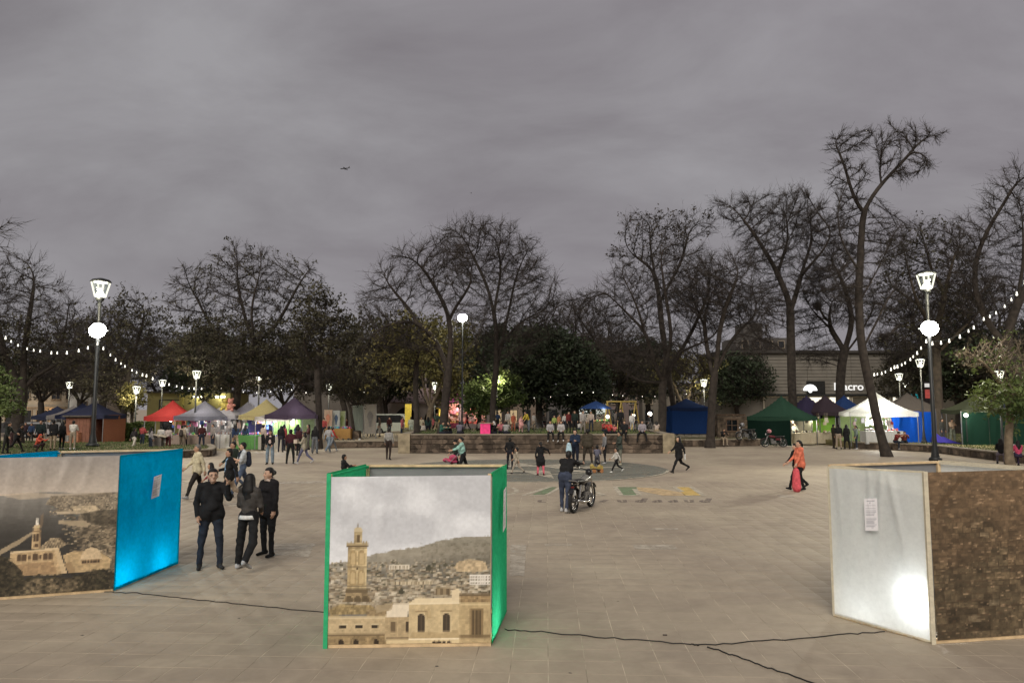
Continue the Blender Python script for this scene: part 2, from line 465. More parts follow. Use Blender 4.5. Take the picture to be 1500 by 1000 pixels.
sheet('painted_letter_outline', lines([((901, 713), (910, 725.5), .08), ((929, 716), (937, 725.5), .08), ((901, 712.7), (936, 712.7), .07), ((908, 725.5), (938, 725.5), .07),
      ((936, 713.2), (962, 714.5), .06), ((987, 713), (999, 720), .09), ((1012, 713), (1031, 725.8), .09), ((988, 713), (1013, 713), .06), ((1003, 725.8), (1032, 725.8), .06)]),
      PM_W, 0.008, 'cream outline of the big floor letter N')
sheet('painted_letter_stroke', [pg([(779, 724), (806, 713), (816, 713), (800, 724)], z1)], PM_G, z1, 'green left leg of the big floor letter A')
sheet('painted_letter_outline', lines([((766, 725.5), (806, 712.8), .08), ((776, 725.3), (800, 725.3), .07), ((800, 725), (822, 713), .06), ((806, 712.8), (852, 712.8), .06), ((852, 712.8), (886, 725.5), .08), ((868, 725.3), (886, 725.3), .07)]),
      PM_W, 0.008, 'cream outline of the big floor letter A')
pl = [(742 + 15 * math.cos(t), 718.5 - 5.2 * math.sin(t)) for t in np.linspace(-1.5, 1.5, 14)]
sheet('painted_letter_outline', lines([(pl[i], pl[i + 1], .08) for i in range(13)] + [((736, 725.5), (754, 725.5), .06)]), PM_W, 0.004, 'cream bowl of the big floor letter P')
def glyph(px, kind):
    q = []
    def st(a, b, wd=.06): q.append(((px + a[0], 733.5 + a[1]), (px + b[0], 733.5 + b[1]), wd))
    if kind == 'c': st((-5, 1.5), (-4, -1.5)); st((-4, -1.5), (5, -2)); st((-5, 1.5), (5, 1.6))
    if kind == 'i': st((-4, 1.8), (4, -1.5), .09)
    if kind == 'u': st((-6, -1.5), (-4, 1.5)); st((-4, 1.5), (4, 1.5)); st((4, 1.8), (3, -1.8))
    if kind == 'd': st((-5, 1.5), (-4, -1)); st((-4, -1), (4, -1)); st((-5, 1.5), (4, 1.6)); st((3, 2), (7, -4), .09)
    if kind == 'a': st((-5, -1.3), (3, -1.3)); st((3, -1.5), (5, 2)); st((-5, 1.6), (4, 1.6)); st((-5, 1.6), (-4, 0)); st((-4, 0), (4, .1))
    return q
q = []
for px, kd in ((795, 'c'), (884, 'i'), (912, 'u'), (938, 'd'), (963, 'a'), (986, 'a'), (1010, 'u'), (1032, 'd')): q += glyph(px, kd)
sheet('painted_small_lettering', lines(q), PM_D, 0.004, 'row of worn dark small letters painted under the big ones')
# pale patches in the paving
for nm, pts in (('short pale mortar strip in the middle of the plaza', [(927, 797.5), (988, 797.5), (993, 804), (930, 804)]), ('pale rectangle of paving beside the green booth', [(748, 797), (771, 797), (768, 843), (746, 843)]),
                ('pale square of newer tiles behind the three people', [(395, 795), (463, 795), (452, 815), (392, 812)]), ('thin pale line on the floor behind the green booth', [(953, 773), (993, 773), (993, 775.3), (953, 775.3)]),
                ('pale floor line far left of the green booth', [(380, 705.5), (478, 704), (478, 707), (380, 708.5)]), ('short pale floor dash left of the green booth', [(452, 724.5), (474, 724.5), (474, 727.5), (452, 727)]),
                ('short pale dash right of the coral shirt', [(1138, 724.5), (1161, 725), (1164, 728.5), (1142, 728)]), ('thin pale paving line near the green booth', [(798, 796.5), (838, 796.5), (838, 798.5), (798, 798.5)]),
                ('pale floor dash by the walking people', [(330, 737), (366, 736), (372, 739), (332, 741)])):
    sheet('floor_patch', [pg(pts, z1)], PM_L, z1, nm)

# ------------------------------------------------------------------ exhibition booths
class Canvas:
    def __init__(s, w, h, ss=3):
        s.w, s.h, s.ss = w * ss, h * ss, ss
        s.a = np.zeros((s.h, s.w, 3)); s.U, s.V = np.meshgrid((np.arange(s.w) + .5) / s.w, (np.arange(s.h) + .5) / s.h)
    def noise(s, sx, sy, seed, octv=4, rough=0.55):
        r = np.random.default_rng(seed); out = np.zeros((s.h, s.w)); amp = 1; tot = 0
        for o in range(octv):
            nx, ny = int(sx * 2 ** o) + 2, int(sy * 2 ** o) + 2
            gnd = r.random((ny + 1, nx + 1)); x = s.U * (nx - 1); y = s.V * (ny - 1)
            xi = x.astype(int); yi = y.astype(int); fx = x - xi; fy = y - yi; fx = fx * fx * (3 - 2 * fx); fy = fy * fy * (3 - 2 * fy)
            out += amp * ((gnd[yi, xi] * (1 - fx) + gnd[yi, xi + 1] * fx) * (1 - fy) + (gnd[yi + 1, xi] * (1 - fx) + gnd[yi + 1, xi + 1] * fx) * fy); tot += amp; amp *= rough
        return out / tot
    def mask(s, pts):
        us = [p[0] for p in pts]; vs = [p[1] for p in pts]
        i0, i1 = max(0, int(min(us) * s.w) - 1), min(s.w, int(max(us) * s.w) + 2); j0, j1 = max(0, int(min(vs) * s.h) - 1), min(s.h, int(max(vs) * s.h) + 2)
        if i1 <= i0 or j1 <= j0: return None
        U = s.U[j0:j1, i0:i1]; V = s.V[j0:j1, i0:i1]; ins = np.zeros(U.shape, bool); n = len(pts)
        for k in range(n):
            x0, y0 = pts[k]; x1, y1 = pts[(k + 1) % n]
            if y0 == y1: continue
            ins ^= ((y0 > V) != (y1 > V)) & (U < (x1 - x0) * (V - y0) / (y1 - y0) + x0)
        return (j0, j1, i0, i1, ins)
    def poly(s, pts, c, al=1.0, var=0.0):
        m = s.mask(pts)
        if m is None: return
        j0, j1, i0, i1, ins = m; c = np.array(c, float)
        sub = s.a[j0:j1, i0:i1]; cc = c[None, None] * (1 + (s.N[j0:j1, i0:i1, None] - .5) * var * 2) if var else c
        sub[ins] = (sub * (1 - al) + cc * al)[ins]
    def rect(s, u0, v0, u1, v1, c, al=1.0, var=0.0): s.poly([(u0, v0), (u1, v0), (u1, v1), (u0, v1)], c, al, var)
    def arch(s, u, v0, v1, hw, c, al=1.0):
        s.poly([(u - hw, v1), (u - hw, v0 + hw)] + [(u - hw * math.cos(t), v0 + hw - hw * math.sin(t)) for t in np.linspace(0, math.pi, 9)] + [(u + hw, v1)], c, al)
    def out(s, sat=.74, lift=1.08):
        g_ = s.a.mean(2, keepdims=True); s.a = (g_ + (s.a - g_) * sat) * lift
        a = np.clip(s.a.reshape(s.h // s.ss, s.ss, s.w // s.ss, s.ss, 3).mean((1, 3)) / 255.0, 0, 1)
        return np.where(a <= 0.04045, a / 12.92, ((a + 0.055) / 1.055) ** 2.4)

def paint_hill_town(n=220):
    c = Canvas(n, n); U, V = c.U, c.V; c.N = c.noise(60, 60, 5, 3)
    cl = c.noise(3, 5, 11, 5, .5); cl2 = c.noise(7, 9, 15, 4)
    base = np.array([184, 186, 191.]); light = np.array([226, 229, 233.]); t = np.clip((cl - .42) * 3.2, 0, 1) * .6 + np.clip((cl2 - .5) * 2, 0, 1) * .12
    t += .6 * np.exp(-(((U - .13) / .09) ** 2 + ((V - .09) / .07) ** 2)) + .35 * np.exp(-(((U - .25) / .12) ** 2 + ((V - .18) / .06) ** 2))
    c.a = base + (light - base) * np.clip(t, 0, 1)[..., None]
    c.a += (np.clip(V - .25, 0, 1) * 30)[..., None]
    ridge = np.interp(U[0], [0, .12, .25, .4, .55, .68, .78, .9, 1], [.525, .505, .478, .445, .43, .395, .378, .372, .368]); rd = ridge + (c.noise(40, 2, 9, 3)[0] - .5) * .012
    m = V > rd[None]; dep = np.clip((V - rd[None]) / .16, 0, 1); hz = np.clip(1 - U * 1.1, 0, 1) * .5
    hill = np.array([142, 135, 116.]) * (1 - dep[..., None] * .28) + (c.noise(40, 50, 21, 4)[..., None] - .5) * 46
    hill = hill * (1 - hz[..., None] * .5) + np.array([168, 158, 146.]) * hz[..., None] * .5
    fog = np.exp(-((V - .47) / .05) ** 2) * .28 * (U > .3); hill = hill * (1 - fog[..., None]) + np.array([180, 165, 140.]) * fog[..., None]
    c.a = np.where(m[..., None], hill, c.a)
    r = random.Random(4)
    for k in range(150): c.poly([(x := r.uniform(.55, 1), y := r.uniform(.40, .53)), (x + .012, y), (x + .014, y + .008), (x, y + .009)], (92, 84, 62), .25)
    for k in range(1500):                                     # the town: many small house fronts, bigger towards the viewer
        v = .505 + .27 * (k / 1500) ** .9; u = r.uniform(-.03, 1.02)
        if u > .55 and v < .54 and r.random() < .6: continue
        s_ = .010 + .030 * (v - .5) / .25 * r.uniform(.5, 1.3); h = s_ * r.uniform(.35, .8); tone = r.uniform(.62, 1.12)
        col = r.choice([(178, 156, 122), (164, 143, 112), (190, 172, 140), (150, 130, 100), (120, 104, 78), (196, 184, 160)])
        c.rect(u, v, u + s_, v + h, [q * tone for q in col], .9)
        c.rect(u + s_ * .75, v, u + s_, v + h, (96, 83, 64), .38)
        c.rect(u, v - .004, u + s_, v, (205, 190, 160), .4)
        for w in range(int(s_ / .009)):
            c.rect(u + .002 + w * .009, v + h * .35, u + .005 + w * .009, v + h * .6, (84, 72, 56), .45)
        if r.random() < .12: c.poly([(u, v), (u + .02, v - .004), (u + .03, v + .012), (u + .006, v + .014)], (74, 70, 50), .7)
    c.poly([(.77, .555), (.80, .52), (.86, .505), (.93, .51), (.97, .53), (.985, .57), (.90, .585), (.80, .58)], (196, 168, 124), .9, .25)
    c.rect(.37, .535, .50, .562, (206, 194, 170)); [c.rect(.378 + k * .0145, .541, .384 + k * .0145, .557, (128, 110, 84), .8) for k in range(8)]
    c.rect(.40, .63, .64, .655, (196, 178, 142)); [c.rect(.408 + k * .0145, .637, .413 + k * .0145, .65, (110, 92, 68), .8) for k in range(16)]
    c.rect(.868, .60, 1, .66, (214, 206, 192)); [[c.rect(.876 + k * .016, .606 + q * .018, .883 + k * .016, .617 + q * .018, (126, 112, 92), .85) for k in range(8)] for q in range(3)]
    c.rect(.66, .675, .755, .72, (150, 128, 92)); [c.rect(.665 + k * .012, .68, .670 + k * .012, .715, (84, 68, 48), .8) for k in range(8)]
    for (u, v, s_) in ((.615, .555, .022), (.45, .69, .022), (.2, .57, .02)): c.poly([(u + s_ * math.cos(a) * (.8 + .3 * math.sin(3 * a)), v + s_ * .8 * math.sin(a)) for a in np.linspace(0, 6.2, 14)], (64, 62, 46), .85)
    # minaret
    T = (190, 165, 116); D = (128, 104, 66)
    c.rect(.118, .42, .232, .675, T, 1, .3); c.rect(.118, .42, .14, .675, D, .35); c.rect(.215, .42, .232, .675, (206, 182, 132), .5)
    c.rect(.108, .402, .240, .423, (168, 144, 100)); c.rect(.108, .418, .240, .424, (92, 74, 50), .8)
    for k in range(7): c.rect(.112 + k * .019, .392, .118 + k * .019, .403, (160, 138, 98))
    c.rect(.152, .335, .200, .404, (184, 160, 112), 1, .2); c.arch(.176, .35, .40, .010, (104, 84, 56)); c.rect(.152, .335, .162, .404, D, .4)
    c.poly([(.150, .337)] + [(.176 - .027 * math.cos(t), .337 - .032 * math.sin(t)) for t in np.linspace(0, math.pi, 12)] + [(.202, .337)], (196, 176, 134)); c.rect(.1745, .285, .1775, .31, (120, 104, 80))
    for v in (.445, .56):
        for k in range(2):
            c.arch(.148 + k * .052, v, v + .09, .021, (158, 130, 82), .8); c.arch(.148 + k * .052, v + .012, v + .085, .014, (196, 168, 116), .9)
        c.rect(.118, v - .014, .232, v - .008, D, .7); c.rect(.118, v + .098, .232, v + .103, (96, 78, 52), .6)
    c.rect(.168, .548, .18, .56, (80, 64, 44))
    c.rect(.104, .675, .245, .70, (110, 92, 64)); c.poly([(.09, .75), (.11, .70), (.24, .70), (.27, .75)], (140, 118, 82), 1, .3)
    for k in range(3): c.arch(.13 + k * .05, .715, .75, .02, (92, 76, 52), .8)
    # near roofs
    c.poly([(0, .80), (.07, .765), (.26, .77), (.30, .80), (.28, .82), (.02, .83)], (156, 132, 84), 1, .3)
    for k in range(9): c.poly([(.06 + k * .024, .768), (.064 + k * .024, .768), (.03 + k * .03, .825), (.026 + k * .03, .825)], (110, 90, 56), .5)
    c.poly([(.0, .83), (.09, .83), (.06, .865), (0, .86)], (172, 146, 98)); c.rect(.24, .80, .40, .85, (150, 126, 86), 1, .25)
    c.poly([(.36, .815), (.40, .765), (.50, .765), (.49, .85), (.355, .845)], (220, 204, 174)); c.poly([(.30, .775), (.40, .755), (.39, .80), (.30, .82)], (170, 148, 110), .8)
    c.rect(0, .845, .36, .97, (188, 162, 116), 1, .1); c.rect(0, .838, .36, .852, (204, 180, 134)); c.rect(0, .94, .36, .955, (104, 84, 56), .8)
    for u in (.075, .172, .268): c.rect(u, .888, u + .042, .908, (62, 52, 40)); c.rect(u - .006, .882, u + .048, .888, (206, 184, 138), .7)
    for k in range(7): c.rect(.045 + k * .045, .915, .05 + k * .045, .919, (92, 74, 50), .7)
    c.rect(0, .955, .36, 1, (150, 124, 82), 1, .25)
    for u in (.085, .175, .30): c.arch(u, .972, 1.01, .016, (58, 46, 34))
    c.rect(.355, .845, .50, .985, (176, 150, 106), 1, .12); c.rect(.385, .868, .42, .93, (112, 92, 64)); c.rect(.48, .87, .50, .93, (74, 60, 44)); c.rect(.36, .965, .50, .975, (80, 64, 44), .7)
    c.rect(.50, .755, .81, .975, (198, 172, 122), 1, .08); c.poly([(.50, .762), (.54, .73), (.80, .735), (.81, .768)], (220, 198, 154)); c.rect(.50, .762, .81, .772, (226, 206, 164))
    c.poly([(.59, .80), (.62, .79), (.64, .85), (.60, .86)], (168, 140, 92), .5); c.poly([(.52, .93), (.7, .94), (.8, .92), (.81, .97), (.5, .97)], (158, 130, 84), .45)
    for u in (.572, .727):
        c.arch(u, .812, .935, .032, (204, 178, 128), .9); c.arch(u, .825, .93, .022, (72, 60, 46)); c.rect(u - .002, .83, u + .002, .93, (130, 106, 72), .8); c.rect(u - .034, .81, u + .034, .818, (140, 114, 76), .8)
    c.poly([(.755, .69), (.80, .68), (.83, .72), (.82, .76), (.76, .75)], (214, 192, 150))
    c.rect(.81, .715, 1, 1, (182, 155, 106), 1, .1); c.rect(.805, .71, 1, .722, (112, 92, 64)); c.rect(.81, .765, 1, .78, (204, 178, 126)); c.rect(.81, .722, 1, .765, (150, 122, 80), 1, .3)
    c.rect(.875, .80, .955, .975, (140, 114, 74)); [c.rect(.885 + k * .022, .81, .899 + k * .022, .97, (92, 74, 50)) for k in range(3)]
    c.rect(.81, .955, 1, .975, (120, 98, 64), .8); c.rect(.36, .975, .81, 1.0, (212, 186, 134)); c.rect(.50, .968, .81, .98, (232, 212, 170))
    for k in range(4): c.arch(.655 + k * .03, .985, 1.01, .012, (70, 56, 42))
    c.a *= (1 + (c.N[..., None] - .5) * .10)
    return c.out()

def paint_bay(n=220):
    c = Canvas(n, n); U, V = c.U, c.V; c.N = c.noise(60, 60, 6, 3); big = c.noise(4, 4, 3, 4)
    top = np.array([150, 142, 136.]); low = np.array([176, 160, 142.])
    c.a = top + (low - top) * np.clip(V / .28, 0, 1)[..., None] + (big[..., None] - .5) * 26
    sea = V > .27 + .01 * np.sin(U * 9); sc = np.array([112, 108, 100.]) * (1 - np.clip((V - .27) / .35, 0, 1)[..., None] * .62) + (c.noise(8, 60, 4, 3)[..., None] - .5) * 14
    c.a = np.where(sea[..., None], sc, c.a)
    def P(l): return [(.24 + .76 * x / 660.0, (y - 130) / 720.0) for x, y in l]
    c.poly(P([(0, 322), (180, 318), (330, 326), (660, 330), (660, 352), (330, 345), (120, 350)]), (186, 162, 130), .6)
    c.poly(P([(290, 340), (660, 330), (660, 850), (560, 640), (430, 520), (450, 440), (300, 430), (330, 400), (260, 380)]), (112, 98, 76), 1, .5)
    r = random.Random(8)
    for k in range(900):
        x = r.uniform(280, 660); y = 345 + r.random() ** 1.3 * 330
        if x < 300 + (y - 345) * .35 and y > 440: continue
        s_ = 6 + (y - 340) * .035; col = r.choice([(176, 152, 116), (150, 128, 96), (196, 172, 134), (70, 62, 46), (60, 54, 40), (128, 108, 80)])
        tn = r.uniform(.7, 1.1); c.poly(P([(x, y), (x + s_, y - 1), (x + s_, y + s_ * .5), (x, y + s_ * .5)]), [q * tn for q in col], .85)
    c.poly(P([(450, 440), (660, 420), (660, 520), (540, 500), (470, 470)]), (62, 54, 40), .75, .5)
    c.poly(P([(310, 420), (450, 425), (470, 440), (330, 438)]), (178, 156, 122)); c.poly(P([(335, 470), (470, 474), (520, 500), (480, 512), (335, 486)]), (166, 144, 110)); c.poly(P([(400, 395), (540, 400), (560, 425), (430, 440)]), (186, 162, 122), .9, .4)
    for k in range(60): x = r.uniform(420, 640); y = r.uniform(520, 620); c.poly(P([(x, y), (x + 40, y - 14), (x + 44, y - 6), (x + 4, y + 9)]), r.choice([(156, 134, 100), (120, 102, 76), (60, 52, 40)]), .6)
    c.poly(P([(0, 628), (200, 522), (206, 530), (150, 575), (30, 640), (0, 640)]), (160, 138, 104))
    c.poly(P([(240, 610), (300, 560), (350, 560), (390, 600), (330, 625)]), (150, 128, 94), 1, .5)
    for k in range(7): c.poly(P([(262 + k * 16, 612), (268 + k * 16, 612), (300 + k * 13, 560), (296 + k * 13, 560)]), (60, 52, 42), .6)
    # chapel with tower
    S = (196, 160, 108); SD = (150, 116, 74)
    c.poly(P([(85, 660), (95, 622), (345, 612), (400, 750), (340, 755), (200, 752), (150, 745), (110, 700)]), S, 1, .18)
    c.poly(P([(120, 690), (320, 682), (345, 750), (170, 752)]), (170, 132, 86), 1, .15); c.poly(P([(320, 620), (345, 612), (400, 750), (372, 752)]), (214, 180, 128)); c.poly(P([(90, 622), (345, 612), (346, 622), (90, 634)]), (222, 190, 140))
    for x in (137, 166, 222, 275, 303): c.arch(*P([(x, 636)])[0], P([(x, 674)])[0][1], .0145, (84, 62, 42))
    for x in (192, 248): c.arch(*P([(x, 646)])[0], P([(x, 668)])[0][1], .006, (84, 62, 42))
    c.poly(P([(200, 616), (205, 500), (243, 500), (247, 616)]), (204, 168, 114), 1, .15); c.poly(P([(234, 500), (243, 500), (247, 616), (237, 616)]), (150, 118, 78)); c.poly(P([(200, 500), (224, 478), (248, 500)]), (216, 184, 132))
    for x in (215, 228): c.arch(*P([(x, 535)])[0], P([(x, 575)])[0][1], .0065, (76, 58, 42))
    c.arch(*P([(223, 585)])[0], P([(223, 606)])[0][1], .012, (92, 68, 46)); c.poly(P([(201, 520), (245, 520), (245, 526), (201, 526)]), (146, 114, 74))
    c.poly(P([(217, 490), (219, 455), (223, 445), (228, 455), (230, 490)]), (236, 226, 206)); c.poly(P([(236, 500), (242, 440), (252, 424), (256, 470), (248, 500)]), (120, 96, 70), .7)
    # domed hall
    c.poly(P([(370, 655), (430, 635), (560, 640), (640, 690), (630, 745), (410, 750)]), (190, 156, 104), 1, .2)
    c.poly(P([(463, 690)] + [(525 - 60 * math.cos(t), 684 - 62 * math.sin(t)) for t in np.linspace(0, math.pi, 16)] + [(588, 690)]), (214, 182, 134), 1, .1)
    c.poly(P([(466, 684), (586, 684), (580, 712), (476, 712)]), (178, 142, 94)); [c.arch(*P([(484 + k * 14, 688)])[0], P([(484 + k * 14, 706)])[0][1], .006, (70, 52, 36)) for k in range(7)]
    c.poly(P([(380, 700), (420, 690), (440, 745), (410, 752)]), (164, 130, 84))
    # dark slopes
    c.poly(P([(0, 640), (50, 640), (110, 680), (160, 730), (170, 770), (240, 765), (420, 775), (560, 745), (660, 760), (660, 850), (0, 850)]), (58, 50, 34), 1, .8)
    c.poly(P([(130, 800), (240, 770), (420, 785), (520, 810), (420, 850), (150, 850)]), (104, 88, 62), .9, .7)
    for k in range(420):
        x = r.choice([r.uniform(-5, 165), r.uniform(520, 660), r.uniform(0, 660)]); y = r.uniform(650 if x < 90 else 745, 850); s_ = r.uniform(5, 14)
        c.poly(P([(x + s_ * math.cos(a) * r.uniform(.7, 1.2), y + s_ * .7 * math.sin(a)) for a in np.linspace(0, 5.6, 7)]), r.choice([(34, 30, 20), (48, 44, 28), (26, 24, 16), (72, 62, 42)]), .75)
    for k in range(5):
        x = .30 + k * .17 + r.uniform(-.05, .05); c.a += (10 * np.exp(-((U - x + V * .12) / .02) ** 2) * (V < .45))[..., None]
    c.a = (c.a * (1 + (c.N[..., None] - .5) * .16)) * .84 + np.array([24, 22, 20.]) + (14 * np.exp(-((V - .3) / .14) ** 2))[..., None]
    return c.out(.78)

def paint_stone_wall(n=220):
    c = Canvas(n, n); U, V = c.U, c.V; c.N = c.noise(80, 80, 16, 3); r = random.Random(12)
    c.a[:] = (62, 48, 32); v = 0.0; big = c.noise(5, 5, 31, 4); fine = c.noise(30, 50, 32, 4)
    while v < 1.0:
        h = .022 + .028 * v * r.uniform(.7, 1.3); u = -r.random() * .05
        while u < 1.0:
            w = h * r.uniform(1.0, 2.6); t = big[min(c.h - 1, int(v * c.h)), min(c.w - 1, max(0, int(u * c.w)))]
            up = max(0, min(1, (.62 + (t - .5) * 1.1 - v) / .35)); col = np.array([88, 74, 50]) * (1 - up) + np.array([138, 104, 68]) * up
            col = col * r.uniform(.66, 1.22)
            if r.random() < .10: col = col * 1.35 + np.array([8, 10, 12])
            if r.random() < .12: col *= .6
            j = .0022; jit = [r.uniform(-.003, .003) for _ in range(8)]
            c.poly([(u + j + jit[0], v + j + jit[1]), (u + w - j + jit[2], v + j + jit[3]), (u + w - j + jit[4], v + h - j + jit[5]), (u + j + jit[6], v + h - j + jit[7])], col, .55 if up < .5 else .20, .35)
            u += w
        v += h
    c.a = c.a * (.72 + .56 * fine[..., None]) ; sm_ = np.clip((.5 - V) * 2 + (big - .5), 0, 1)[..., None] * .35
    c.a = c.a * (1 - sm_) + np.array([132, 99, 66]) * sm_ * (.7 + .6 * fine[..., None])
    for k in range(900):
        x, y = r.random(), r.random() ** .8; w = r.uniform(.008, .035); h = r.uniform(.003, .008); c.poly([(x, y), (x + w, y - .002), (x + w, y + h), (x + .003, y + h * 1.2)], r.choice([(66, 47, 30), (80, 58, 38), (176, 140, 100), (150, 120, 84)]), r.uniform(.25, .6))
    c.a = c.a * 1.12 + 8
    c.poly([(.03, .22), (.16, .10), (.24, .03), (.26, .04), (.16, .14), (.05, .25)], (84, 62, 40), .6)
    return c.out()

def vlerp(a, b, t): return a + (b - a) * t
def draped(name, c00, c10, c11, c01, nx, ny, mats, parent, amp=0.012, seed=0, img=None, off=0.0, edge=0.0, trim=None):
    """sheet between four corners (c00 bottom left seen from outside, c10 bottom right, c11, c01), hanging in soft folds"""
    r = np.random.default_rng(seed); s, t = np.meshgrid(np.linspace(0, 1, nx), np.linspace(0, 1, ny))
    c00, c10, c11, c01 = [np.array(c, float) for c in (c00, c10, c11, c01)]
    P = (c00 * ((1 - s) * (1 - t))[..., None] + c10 * (s * (1 - t))[..., None] + c11 * (s * t)[..., None] + c01 * ((1 - s) * t)[..., None])
    nrm = np.cross(c10 - c00, c01 - c00); nrm /= np.linalg.norm(nrm)
    win = np.sin(np.pi * np.clip(s, 0.0, 1)) ** .5 * np.sin(np.pi * np.clip(t, 0, 1)) ** .4
    d = np.zeros_like(s)
    for k in range(7):
        a, b_, ph = r.uniform(4, 22), r.uniform(-4, 4), r.uniform(0, 6.28); d += np.sin(a * s + b_ * t + ph) * r.uniform(.3, 1) / (1 + a * .12)
    for k in range(4):                                            # creases falling from the top edge
        x0, sl = r.uniform(.05, .95), r.uniform(-.35, .35); d += 1.6 * np.exp(-((s - x0 - sl * (1 - t)) / .035) ** 2) * t ** 2
    P = P + nrm * (d * win * amp + off)[..., None]
    if trim:                                                      # an uneven hem
        P[0, :, 2] += trim * (r.random(nx) - .3) * .6
    idx = np.arange(nx * ny).reshape(ny, nx); Q = np.stack([idx[:-1, :-1], idx[:-1, 1:], idx[1:, 1:], idx[1:, :-1]], -1).reshape(-1, 4)
    mi = None
    if edge:
        sc_, tc_ = (s[:-1, :-1] + s[1:, 1:]) / 2, (t[:-1, :-1] + t[1:, 1:]) / 2
        W_ = np.linalg.norm(c10 - c00); H_ = np.linalg.norm(c01 - c00)
        mi = ((np.minimum(sc_, 1 - sc_) * W_ < edge) | (np.minimum(tc_, 1 - tc_) * H_ < edge)).astype(int).ravel()
    o = mesh_np(name, P.reshape(-1, 3), Q, mats, parent, mi=mi, smooth=True)
    if img is not None:
        h, w, _ = img.shape
        ji = np.clip(((1 - t) * h - .5).round().astype(int), 0, h - 1); ii = np.clip((s * w - .5).round().astype(int), 0, w - 1)
        at = o.data.color_attributes.new('print', 'FLOAT_COLOR', 'POINT'); col = np.ones((nx * ny, 4), np.float32); col[:, :3] = img[ji, ii].reshape(-1, 3)
        at.data.foreach_set('color', col.ravel())
    return o

M_PINE = mat('raw_pine_batten', (0.62, 0.46, 0.27), 0.7, var=0.2, scale=9, bump=0.15)
M_GREYBACK = mat('grey_print_backing', (0.20, 0.20, 0.205), 0.6, var=0.08, scale=3)
M_PAPER = None
def paper_mat():
    m = bpy.data.materials.new('typed_paper'); m.use_nodes = True; nt = m.node_tree; b = nt.nodes['Principled BSDF']; L = nt.links.new
    at = nt.nodes.new('ShaderNodeAttribute'); at.attribute_name = 'print'; L(at.outputs['Color'], b.inputs['Base Color']); b.inputs['Roughness'].default_value = 0.6
    return m
M_PAPER = paper_mat()
def paint_paper(tone=(222, 218, 222), ink=(150, 150, 160)):
    c = Canvas(24, 40); c.a[:] = tone; r = random.Random(5); v = .10
    c.rect(.2, .05, .8, .075, ink); c.rect(.42, .10, .52, .14, ink, .8)
    v = .18
    while v < .88:
        c.rect(.10, v, r.uniform(.7, .92), v + .014, ink, .8); v += .034 if r.random() < .8 else .06
    c.rect(.5, .92, .62, .95, ink, .9)
    return c.out()
IMG_PAPER = paint_paper()

def booth(name_label, fl, fr, br, bl, h, sheet_l, sheet_r, fab, fab_edge, front, back_img, seed, front_side='front', hem=0.0):
    """fl, fr, br, bl: ground corners (front left, front right, back right, back left). front/back printed, left/right of cloth."""
    ctr = (fl + fr + br + bl) / 4
    t = thing('exhibition_booth', name_label, 'booth', ctr, 0, 'wooden framed photo booths')
    C = [p - ctr for p in (fl, fr, br, bl)]; up = Vector((0, 0, h)); w = 0.04
    inn = [c * (1 - 0.035 / c.length) for c in C]
    for c in inn: MB().bar(c, c + up * 0.997, w, w).build('post', M_PINE, t)
    for a, b in ((0, 1), (1, 2), (2, 3), (3, 0)):
        d = (inn[b] - inn[a]).normalized() * (w / 2 + .001)
        lo_ = Vector((0, 0, .0285)); hi_ = up - Vector((0, 0, .017 if (a, b) == back_img else (.06 if (a, b) == front else .03)))
        MB().bar(inn[a] + d + lo_, inn[b] - d + lo_, w * .9, .055).build('rail', M_PINE, t)
        MB().bar(inn[a] + d + hi_, inn[b] - d + hi_, w * .8, .032).build('rail', M_PINE if (a, b) == back_img else (fab or M_PINE), t)
    return t, C, up
def inset(a, b, k):
    d = (b - a).normalized() * k
    return a + d, b - d
LIGHTW = (0.93, 0.97, 1.0)
def uplight(loc, power, booth_label, aimdir, col=LIGHTW, up_=0.0):
    t = thing('floodlight', booth_label, 'floodlight', loc, math.atan2(aimdir[1], aimdir[0]) - math.pi / 2, 'floodlights inside the booths')
    if up_: MB().bar((0, -.03, 0), (0, -.03, up_ + .03), .025).bar((-.12, -.03, .012), (.12, -.03, .012), .024).bar((0, -.15, .012), (0, .09, .012), .024).build('stand', mat('black_plastic', (.02, .02, .02), .5), t)
    MB().box((0, -.03, .09 + up_), (.16, .05, .12)).build('housing', mat('black_plastic', (.02, .02, .02), .5), t)
    MB().box((0, -.001, .09 + up_), (.14, .006, .10)).build('lens', glow('booth_lens', col, 30), t)
    MB().bar((-.085, -.03, up_), (-.085, -.03, .1 + up_), .008).bar((.085, -.03, up_), (.085, -.03, .1 + up_), .008).bar((-.085, -.03, .004 + up_), (.085, -.03, .004 + up_), .008).build('bracket', mat('black_plastic', (.02, .02, .02), .5), t)
    lamp_light('booth_lamp', 'POINT', (0, .05, .12 + up_), power, col, 0.05, t)
    return t
# --- turquoise booth
TQ = fabric('turquoise_nonwoven', (0.0, 0.50, 0.92), 0.40); TQD = fabric('turquoise_hem', (0.0, 0.36, 0.62), 0.1)
GR = fabric('green_nonwoven', (0.05, 0.60, 0.27), 0.40); GRD = fabric('green_hem', (0.05, 0.48, 0.21), 0.15)
WH = fabric('white_nonwoven', (0.80, 0.82, 0.79), 0.42, .05); WHD = fabric('white_hem', (0.66, 0.60, 0.46), 0.15)
P0 = Vector((-7.97, 10.75, 0)); P1 = G(166, 866); P2 = G(261, 826); P3 = Vector((-7.72, 12.72, 0))
t, C, up = booth('turquoise sided booth with a printed photo of a chapel tower above a bay', P0, P1, P2, P3, 2.03, None, None, TQD, None, None, (2, 3), 1)
lift = Vector((0, 0, .012))
a, b = C[0], C[1]; draped('photo_print', a + Vector((0, 0, .045)), b + Vector((0, 0, .045)), b + up, a + up, 221, 221, printed('photo_print_vinyl'), t, .016, 5, paint_bay(), .004)
